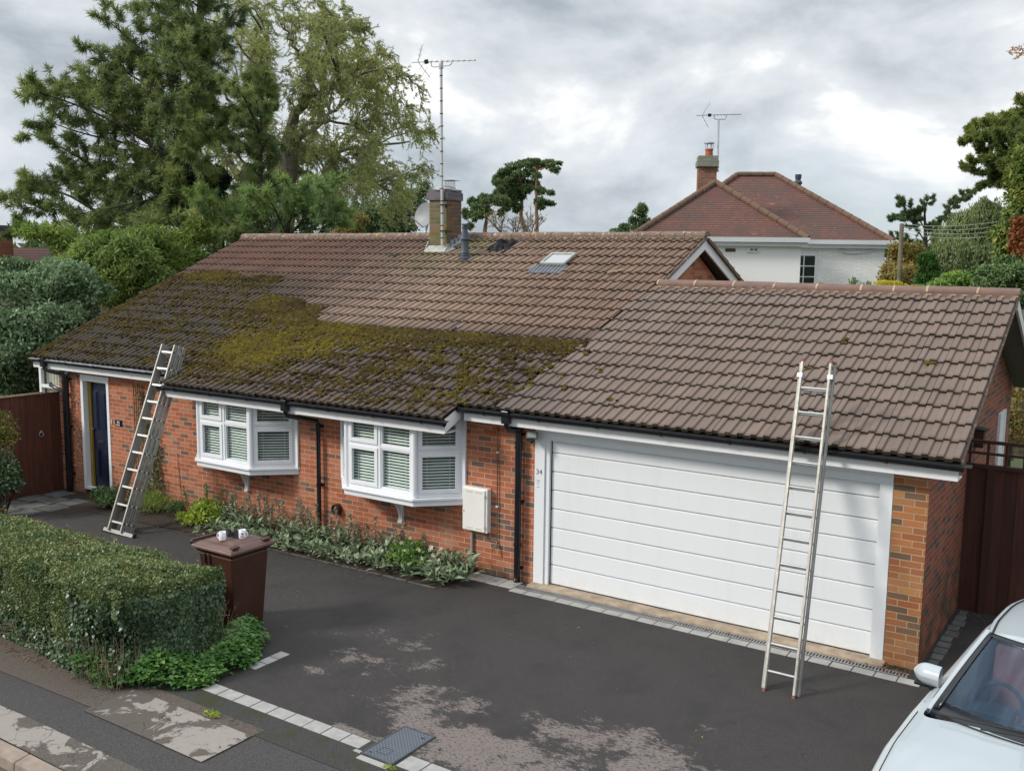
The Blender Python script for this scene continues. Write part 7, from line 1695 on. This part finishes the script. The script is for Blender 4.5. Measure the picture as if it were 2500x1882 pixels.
# leafy trees around the left of the roof
crown('ash_tree', 'yellow green long leafed tree overhanging the upper left edge of the roof', (300, 640, 25), [(330, 590, 0, 95, 42), (440, 590, 1, 60, 40), (250, 610, -.5, 70, 45), (130, 570, 0, 70, 30), (400, 620, 0, 70, 40), (300, 660, -1, 70, 50), (230, 680, -1, 60, 45), (330, 620, -1.2, 60, 50), (60, 560, .5, 40, 20), (180, 600, 0, 60, 30), (480, 560, 1, 40, 30), (380, 680, -1, 60, 40), (290, 710, -1, 60, 40), (450, 630, .5, 50, 35), (220, 640, -1, 60, 45), (180, 650, -.5, 50, 30)], 24000, .16, 'ash', 201, asp=.26, droop=.35, tr=.13, fill=.35, jit=.7, rn=(.45, .25))
crown('grey_leaf_shrub', 'big grey green leafed bush beyond the side gate left of the roof', (110, 820, 21.5), [(60, 720, 0, 110, 75), (160, 700, 0, 90, 65), (60, 830, -.5, 110, 80), (10, 900, -.6, 70, 60), (190, 760, .3, 70, 60), (120, 790, -.5, 80, 70), (20, 660, .3, 60, 30), (200, 690, .5, 60, 50), (100, 660, .5, 60, 30), (90, 930, .3, 80, 70)], 30000, .105, 'shrub_grey', 202, asp=.5, tr=.12, fill=.35, out_=.6, rn=(.48, .26), cat='bush', rough=.10, nf=2.4)
crown('ivy_clump', 'black green ivy mass wrapped round the trunk of the big pine', (462, 520, 28.6), [(462, 430, 0, 50, 60), (480, 460, 0, 62, 42), (420, 450, 0, 55, 38), (520, 445, .2, 40, 38), (470, 350, .2, 14, 45), (440, 500, .3, 60, 40), (480, 290, .2, 9, 40)], 13000, .12, 'ivy', 203, asp=.8, tr=.1, cat='climbing plant', fill=.25)
crown('drooping_bush', 'brownish drooping bush below the willow behind the left end of the ridge', (520, 590, 27), [(540, 540, 0, 50, 35), (520, 520, 0, 45, 40), (600, 500, .5, 60, 35), (480, 570, -.5, 50, 30), (570, 560, -.5, 50, 30)], 9000, .09, 'willow', 204, asp=.3, droop=.7, bark='bark_pale', tr=.07, cat='bush')
crown('hedgerow_tree', 'rounded mid green tree behind the ridge left of the satellite dish', (900, 640, 48), [(880, 545, 0, 60, 40), (940, 520, 0, 50, 45), (1000, 500, 0, 45, 38), (830, 540, 1, 50, 45), (950, 560, 0, 55, 30), (1035, 470, 0, 26, 22), (980, 550, 0, 40, 30)], 9000, .2, 'farleaf', 205, asp=.5, tr=.3, fill=.2, nf=.6)
crown('hedgerow_tree', 'small golden tinged tree low behind the ridge under the willow', (860, 640, 44), [(870, 545, 0, 28, 22), (850, 560, 0, 30, 20)], 1500, .16, 'brownshrub', 206, tr=.15)
# Scots pines far off
D = 75
rgq = random.Random(12)
def pads(cs, n=5):
    out = []
    for (u, v, ru, rv) in cs:
        for k in range(n): out.append((u+rgq.uniform(-.75, .75)*ru, v+rgq.uniform(-.8, .8)*rv, rgq.uniform(-2, 2), ru*rgq.uniform(.26, .42), rv*rgq.uniform(.3, .48)))
    return out
crown('scots_pine', 'leftmost low crowned pine of the far clump right of the chimney', (1183, 600, D), pads([(1160, 500, 26, 20), (1200, 490, 30, 24), (1195, 520, 46, 14), (1150, 535, 16, 22), (1230, 505, 24, 20), (1212, 462, 20, 18)]), 11000, .24, 'scots', 211, asp=.4, bark='bark_red', tr=.2, trunk=[(1183, 600, D), (1184, 560, D), (1188, 535, D), (1182, 515, D)], fill=.5, nf=.5, br=1, sub_=0)
crown('scots_pine', 'tallest pine of the far clump, its bare trunk bent near the ground', (1290, 610, D+3), pads([(1250, 440, 34, 24), (1275, 412, 42, 20), (1300, 402, 34, 12), (1265, 468, 34, 22), (1238, 478, 30, 24), (1290, 452, 26, 20), (1228, 452, 24, 18), (1250, 505, 22, 14)]), 15000, .24, 'scots', 212, asp=.4, bark='bark_red', tr=.24, trunk=[(1292, 610, D+3), (1284, 565, D+3), (1272, 530, D+3), (1274, 490, D+3), (1270, 450, D+3)], fill=.5, nf=.5, br=1, sub_=0)
crown('scots_pine', 'rightmost straight trunked pine of the far clump with a flat top', (1311, 610, D-2), pads([(1315, 400, 34, 12), (1345, 403, 26, 9), (1308, 425, 18, 12), (1328, 465, 22, 9), (1336, 500, 24, 9), (1312, 492, 14, 9), (1352, 418, 14, 8)], 5), 6500, .22, 'scots', 213, asp=.4, bark='bark_red', tr=.17, trunk=[(1312, 610, D-2), (1311, 560, D-2), (1309, 480, D-2), (1312, 415, D-2)], fill=.5, nf=.5, br=1, sub_=0)
def bare(name, lab, u, v, D, h, w_, seed, leafn=160):
    rg = RN(seed); g = at(u, v, D); t = thing(name, (g[0], g[1], -.3), lab, 'tree'); m = MB(); E_ = []
    def rec(p, d, l, r, lev):
        q = p+d*l; m.tube([p, (p+q)/2+rg.normal(size=3)*l*.05, q], [r, r*.8, r*.6], 4); E_.append(q)
        if lev < 4:
            for k in range(3): rec(p+d*l*rg.uniform(.6, 1.), unit(d+rg.normal(size=3)*w_+np.array((0, 0, .12))), l*rg.uniform(.55, .75), r*.6, lev+1)
    m.tube([(g[0], g[1], -.3), (g[0], g[1], g[2])], [.14, .09], 6)
    for k in range(4): rec(np.array((g[0], g[1], g[2]-.3)), unit(np.array((rg.normal()*.5, rg.normal()*.5, 1))), h*.34, .06, 1)
    m.build('branches', MT['bark_pale'], t); E_ = np.array(E_); P = E_[rg.integers(0, len(E_), leafn)]+rg.normal(size=(leafn, 3))*.12; leaves_mesh('leaves', leafquads(P, rg.normal(size=P.shape), .13, .09, rg), MT['brownshrub'], t)
bare('bare_tree', 'leafless small tree between the far pine trunks', 1232, 575, 70, 3.2, .5, 5); bare('bare_tree', 'nearly leafless small tree just left of the bent far pine', 1258, 575, 68, 2.4, .5, 6, 30); bare('bare_tree', 'sparse brown leaved small tree right of the bent far pine', 1298, 575, 66, 3.0, .5, 7, 130)
crown('small_pine', 'dark little pine just left of the white house roof', (1560, 620, 60), [(1562, 520, 0, 20, 12), (1570, 508, 0, 10, 10), (1545, 540, 0, 14, 10), (1575, 540, 0, 18, 10), (1560, 560, 0, 20, 12)], 2200, .2, 'scots', 221, asp=.4, tr=.2, fill=.3)
crown('bush', 'low dark bush top showing over the ridge left of the little pine', (1510, 620, 62), [(1510, 570, 0, 26, 10), (1525, 560, 0, 14, 12)], 900, .2, 'farleaf', 222, asp=.5, tr=.1, cat='bush')
# right side
D = 44
L_ = lambda *p: [(u, v, D) for u, v in p]
lb = [L_((2258, 560), (2230, 520), (2200, 500), (2188, 490)), L_((2258, 590), (2220, 540), (2190, 535), (2172, 538)), L_((2262, 560), (2290, 530), (2305, 500), (2310, 490)), L_((2260, 520), (2256, 500), (2257, 485)), L_((2258, 620), (2210, 580), (2180, 575)), L_((2258, 600), (2270, 570), (2275, 545)), L_((2258, 560), (2240, 530), (2245, 510)), L_((2260, 640), (2220, 620), (2190, 600)), L_((2260, 640), (2290, 620), (2310, 600)), L_((2260, 660), (2230, 650), (2200, 650)), L_((2260, 600), (2240, 590), (2225, 585)), L_((2262, 580), (2280, 560), (2290, 545)), L_((2258, 540), (2250, 520), (2262, 505)), L_((2260, 650), (2270, 620), (2285, 640)), L_((2260, 650), (2250, 620), (2240, 640))]
pine('spruce', 'dark many armed spruce right of the white house with tips against the sky', [(2260, 700, D), (2260, 600, D), (2258, 540, D), (2256, 480, D)], lb, 231, 'scots', sec=18, sl=.5, tr=.13, k=14, needle=.15, nd=.03, ter=5, droop=1.0, up_=-.1)
crown('weeping_birch', 'large weeping grey green birch behind the right half of the garage ridge', (2380, 690, 32), [(2370, 545, 0, 60, 45), (2300, 590, 0, 26, 40), (2350, 570, 0, 50, 45), (2400, 540, 0, 55, 45), (2440, 560, 0, 50, 60), (2330, 620, -.5, 50, 55), (2390, 620, -.5, 60, 60), (2440, 640, 0, 60, 60), (2400, 505, 0, 30, 25), (2345, 660, -.5, 40, 40), (2425, 520, 0, 40, 30)], 26000, .12, 'weep', 232, asp=.3, droop=1.4, out_=.25, bark='bark_pale', tr=.16, fill=.35, rough=.16, jit=.3)
crown('tawny_bush', 'tawny yellow brown shrub beside the corner of the white house', (2200, 700, 31), [(2190, 650, 0, 40, 42), (2225, 640, 0, 32, 40), (2170, 680, 0, 30, 30), (2200, 620, 0, 30, 30), (2215, 680, -.5, 40, 30)], 8000, .10, 'brownshrub', 233, asp=.5, tr=.06, cat='bush', fill=.3)
crown('golden_bush', 'golden yellow shrub touching the garage ridge beside the white house', (2175, 720, 26), [(2165, 700, 0, 26, 18), (2195, 705, 0, 26, 16), (2230, 708, 0, 24, 12)], 3200, .07, 'yellowshrub', 234, asp=.45, tr=.04, cat='bush')
crown('dark_cypress', 'narrow dark green cypress standing before the weeping birch', (2262, 720, 28), [(2262, 640, 0, 20, 28), (2268, 670, 0, 24, 32), (2255, 690, 0, 22, 28), (2275, 700, 0, 22, 20)], 8000, .09, 'cypress', 235, asp=.35, tr=.07, fill=.2, out_=.9)
crown('bright_shrub', 'light yellow green shrub rising over the middle of the garage ridge', (2320, 740, 20), [(2300, 700, 0, 34, 26), (2345, 695, 0, 38, 30), (2260, 712, 0, 26, 14), (2385, 700, 0, 34, 30), (2320, 690, 0, 26, 26)], 6500, .085, 'bright', 236, asp=.36, tr=.05, cat='bush', rn=(.6, .22), jit=.8)
crown('green_shrub', 'deep green shrub over the right end of the garage ridge', (2450, 740, 18.5), [(2430, 690, 0, 40, 36), (2480, 680, 0, 45, 50), (2400, 700, 0, 30, 24), (2500, 700, 0, 50, 50), (2460, 655, .3, 40, 30), (2400, 670, .5, 26, 20)], 9500, .085, 'midgreen', 237, asp=.55, tr=.06, cat='bush', fill=.3)
crown('autumn_tree', 'leafy tree turning yellow and rust at the right edge of the photo', (2490, 740, 22), [(2500, 480, 0, 50, 60), (2478, 540, 0, 34, 40), (2490, 580, 0, 60, 60), (2455, 575, .4, 26, 26), (2480, 440, 0, 26, 50), (2510, 400, 0, 40, 50), (2460, 610, 0, 34, 34), (2500, 640, 0, 60, 40)], 11000, .12, 'turning', 238, asp=.5, tr=.12, fill=.4, jit=.8, rn=(.42, .28))
crown('rusty_shrub', 'rust red leaved shrub in the tree at the right edge', (2480, 720, 20.5), [(2488, 585, 0, 20, 40), (2495, 560, 0, 20, 30)], 900, .10, 'rust', 239, asp=.6, tr=.04, cat='bush')
D = 24
lb = []
rgx = RN(9)
for (u, v) in ((2395, 385), (2410, 370), (2400, 395), (2395, 320), (2410, 328), (2425, 300), (2430, 290), (2440, 275), (2420, 410), (2440, 430), (2455, 262), (2430, 350), (2450, 380), (2470, 420), (2480, 450), (2450, 320), (2470, 300), (2475, 260), (2440, 340), (2460, 400), (2450, 440), (2500, 380), (2500, 300), (2510, 440)):
    lb.append(L_((2530, v+40), (2500, v+12), ((2500+u)/2, v+6), (u, v))); lb.append(L_((2530, v+50), (2560, v+22), ((7620-u)/2, v+16), (5060-u, v+10)))
pine('tall_cypress', 'tall green conifer with feathery tips cut by the right edge of the photo', [(2530, 700, D), (2530, 500, D), (2530, 300, D), (2530, 150, D)], lb, 240, 'conifer', sec=22, sl=.36, tr=.2, k=11, needle=.13, nd=.03, up_=.3, ter=6, droop=.1)
def maple_branch():
    t = thing('maple_branch', tuple(at(2560, 700, 9)*np.array((1, 1, 0))), 'spray of tan autumn leaves entering at the top right corner', 'tree'); rg = RN(61); m = MB(); g = at(2590, 700, 9)
    m.tube([(g[0], g[1], 0), at(2600, 400, 9), at(2580, 200, 9), at(2520, 132, 9), at(2470, 130, 9)], [.035, .03, .016, .006, .003], 6); m.tube([at(2520, 132, 9), at(2500, 120, 9), at(2480, 118, 9)], [.004, .003, .002], 4); m.build('branches', MT['bark'], t)
    P = []
    for u, v in ((2465, 128), (2468, 135), (2475, 124), (2480, 130), (2485, 117), (2492, 120), (2490, 131), (2498, 126), (2505, 130), (2484, 141), (2486, 138), (2476, 118)):
        P += [at(u+rg.normal()*1.5, v+rg.normal()*1.5, 9+rg.normal()*.05)]*5
    for i in range(60):
        a_, b_ = rg.uniform(2535, 2700), rg.uniform(60, 330); q_ = at(a_, b_, 9+rg.normal()*.5); m2 = at(2595, 400-(400-b_)*.5, 9); P += [q_+rg.normal(size=3)*.07 for _ in range(26)]
    P = np.array(P); leaves_mesh('leaves', leafquads(P, rg.normal(size=P.shape)+np.array((0, 0, -.3)), .035, .018, rg), leafmat('tan_leaves', [(0, (.16, .08, .04)), (1, (.36, .21, .10))], .4), t)
maple_branch()
crown('garden_bush', 'dry tawny bush in the garden beyond the trellis topped fence', (2470, 1020, 17), [(2460, 1000, 0, 40, 40), (2500, 1040, 0, 50, 60), (2440, 1080, .5, 40, 50), (2490, 950, 0, 40, 30)], 4200, .07, 'brownshrub', 241, asp=.4, tr=.04, cat='bush')
crown('shoot_plant', 'thin grey green shoots rising over the garage ridge before the white house', (2075, 730, 16.5), [(2012, 700, 0, 8, 8), (2030, 702, 0, 8, 6), (2085, 695, 0, 12, 14), (2100, 703, 0, 14, 8), (2118, 698, 0, 8, 10), (2075, 700, 0, 10, 8)], 420, .06, 'midgreen', 242, asp=.35, tr=.015, cat='plant', fill=.6)
for i, (u, v, Dd, rr) in enumerate(((2680, 560, 26, 90), (2860, 600, 30, 110), (3080, 580, 28, 100))):
    crown('garden_tree', ('first', 'second', 'third')[i]+' leafy garden tree in the row beyond the right edge of the photo', (u, 740, Dd), [(u, v, 0, rr, rr), (u-40, v+70, 0, rr*.8, rr*.6), (u+50, v+60, 1, rr*.8, rr*.6)], 7000, .16, ('midgreen', 'turning', 'bright')[i], 260+i, tr=.14)
# distant belt of trees closing the view low behind the houses
for i in range(26):
    u = -250+i*125+RN(i).uniform(-30, 30); Dd = RN(i+50).uniform(85, 120)
    v = 604+RN(i+90).uniform(-6, 8)
    crown('distant_tree', 'far-off hedgerow tree low on the horizon behind the houses', (u, 640, Dd), [(u, v, 0, 36, 16), (u+30, v+8, 0, 30, 12), (u-28, v+6, 0, 28, 12)], 420, .75, 'farleaf', 300+i, tr=.3, br=0, sub_=0, group='hedgerow trees on the horizon')
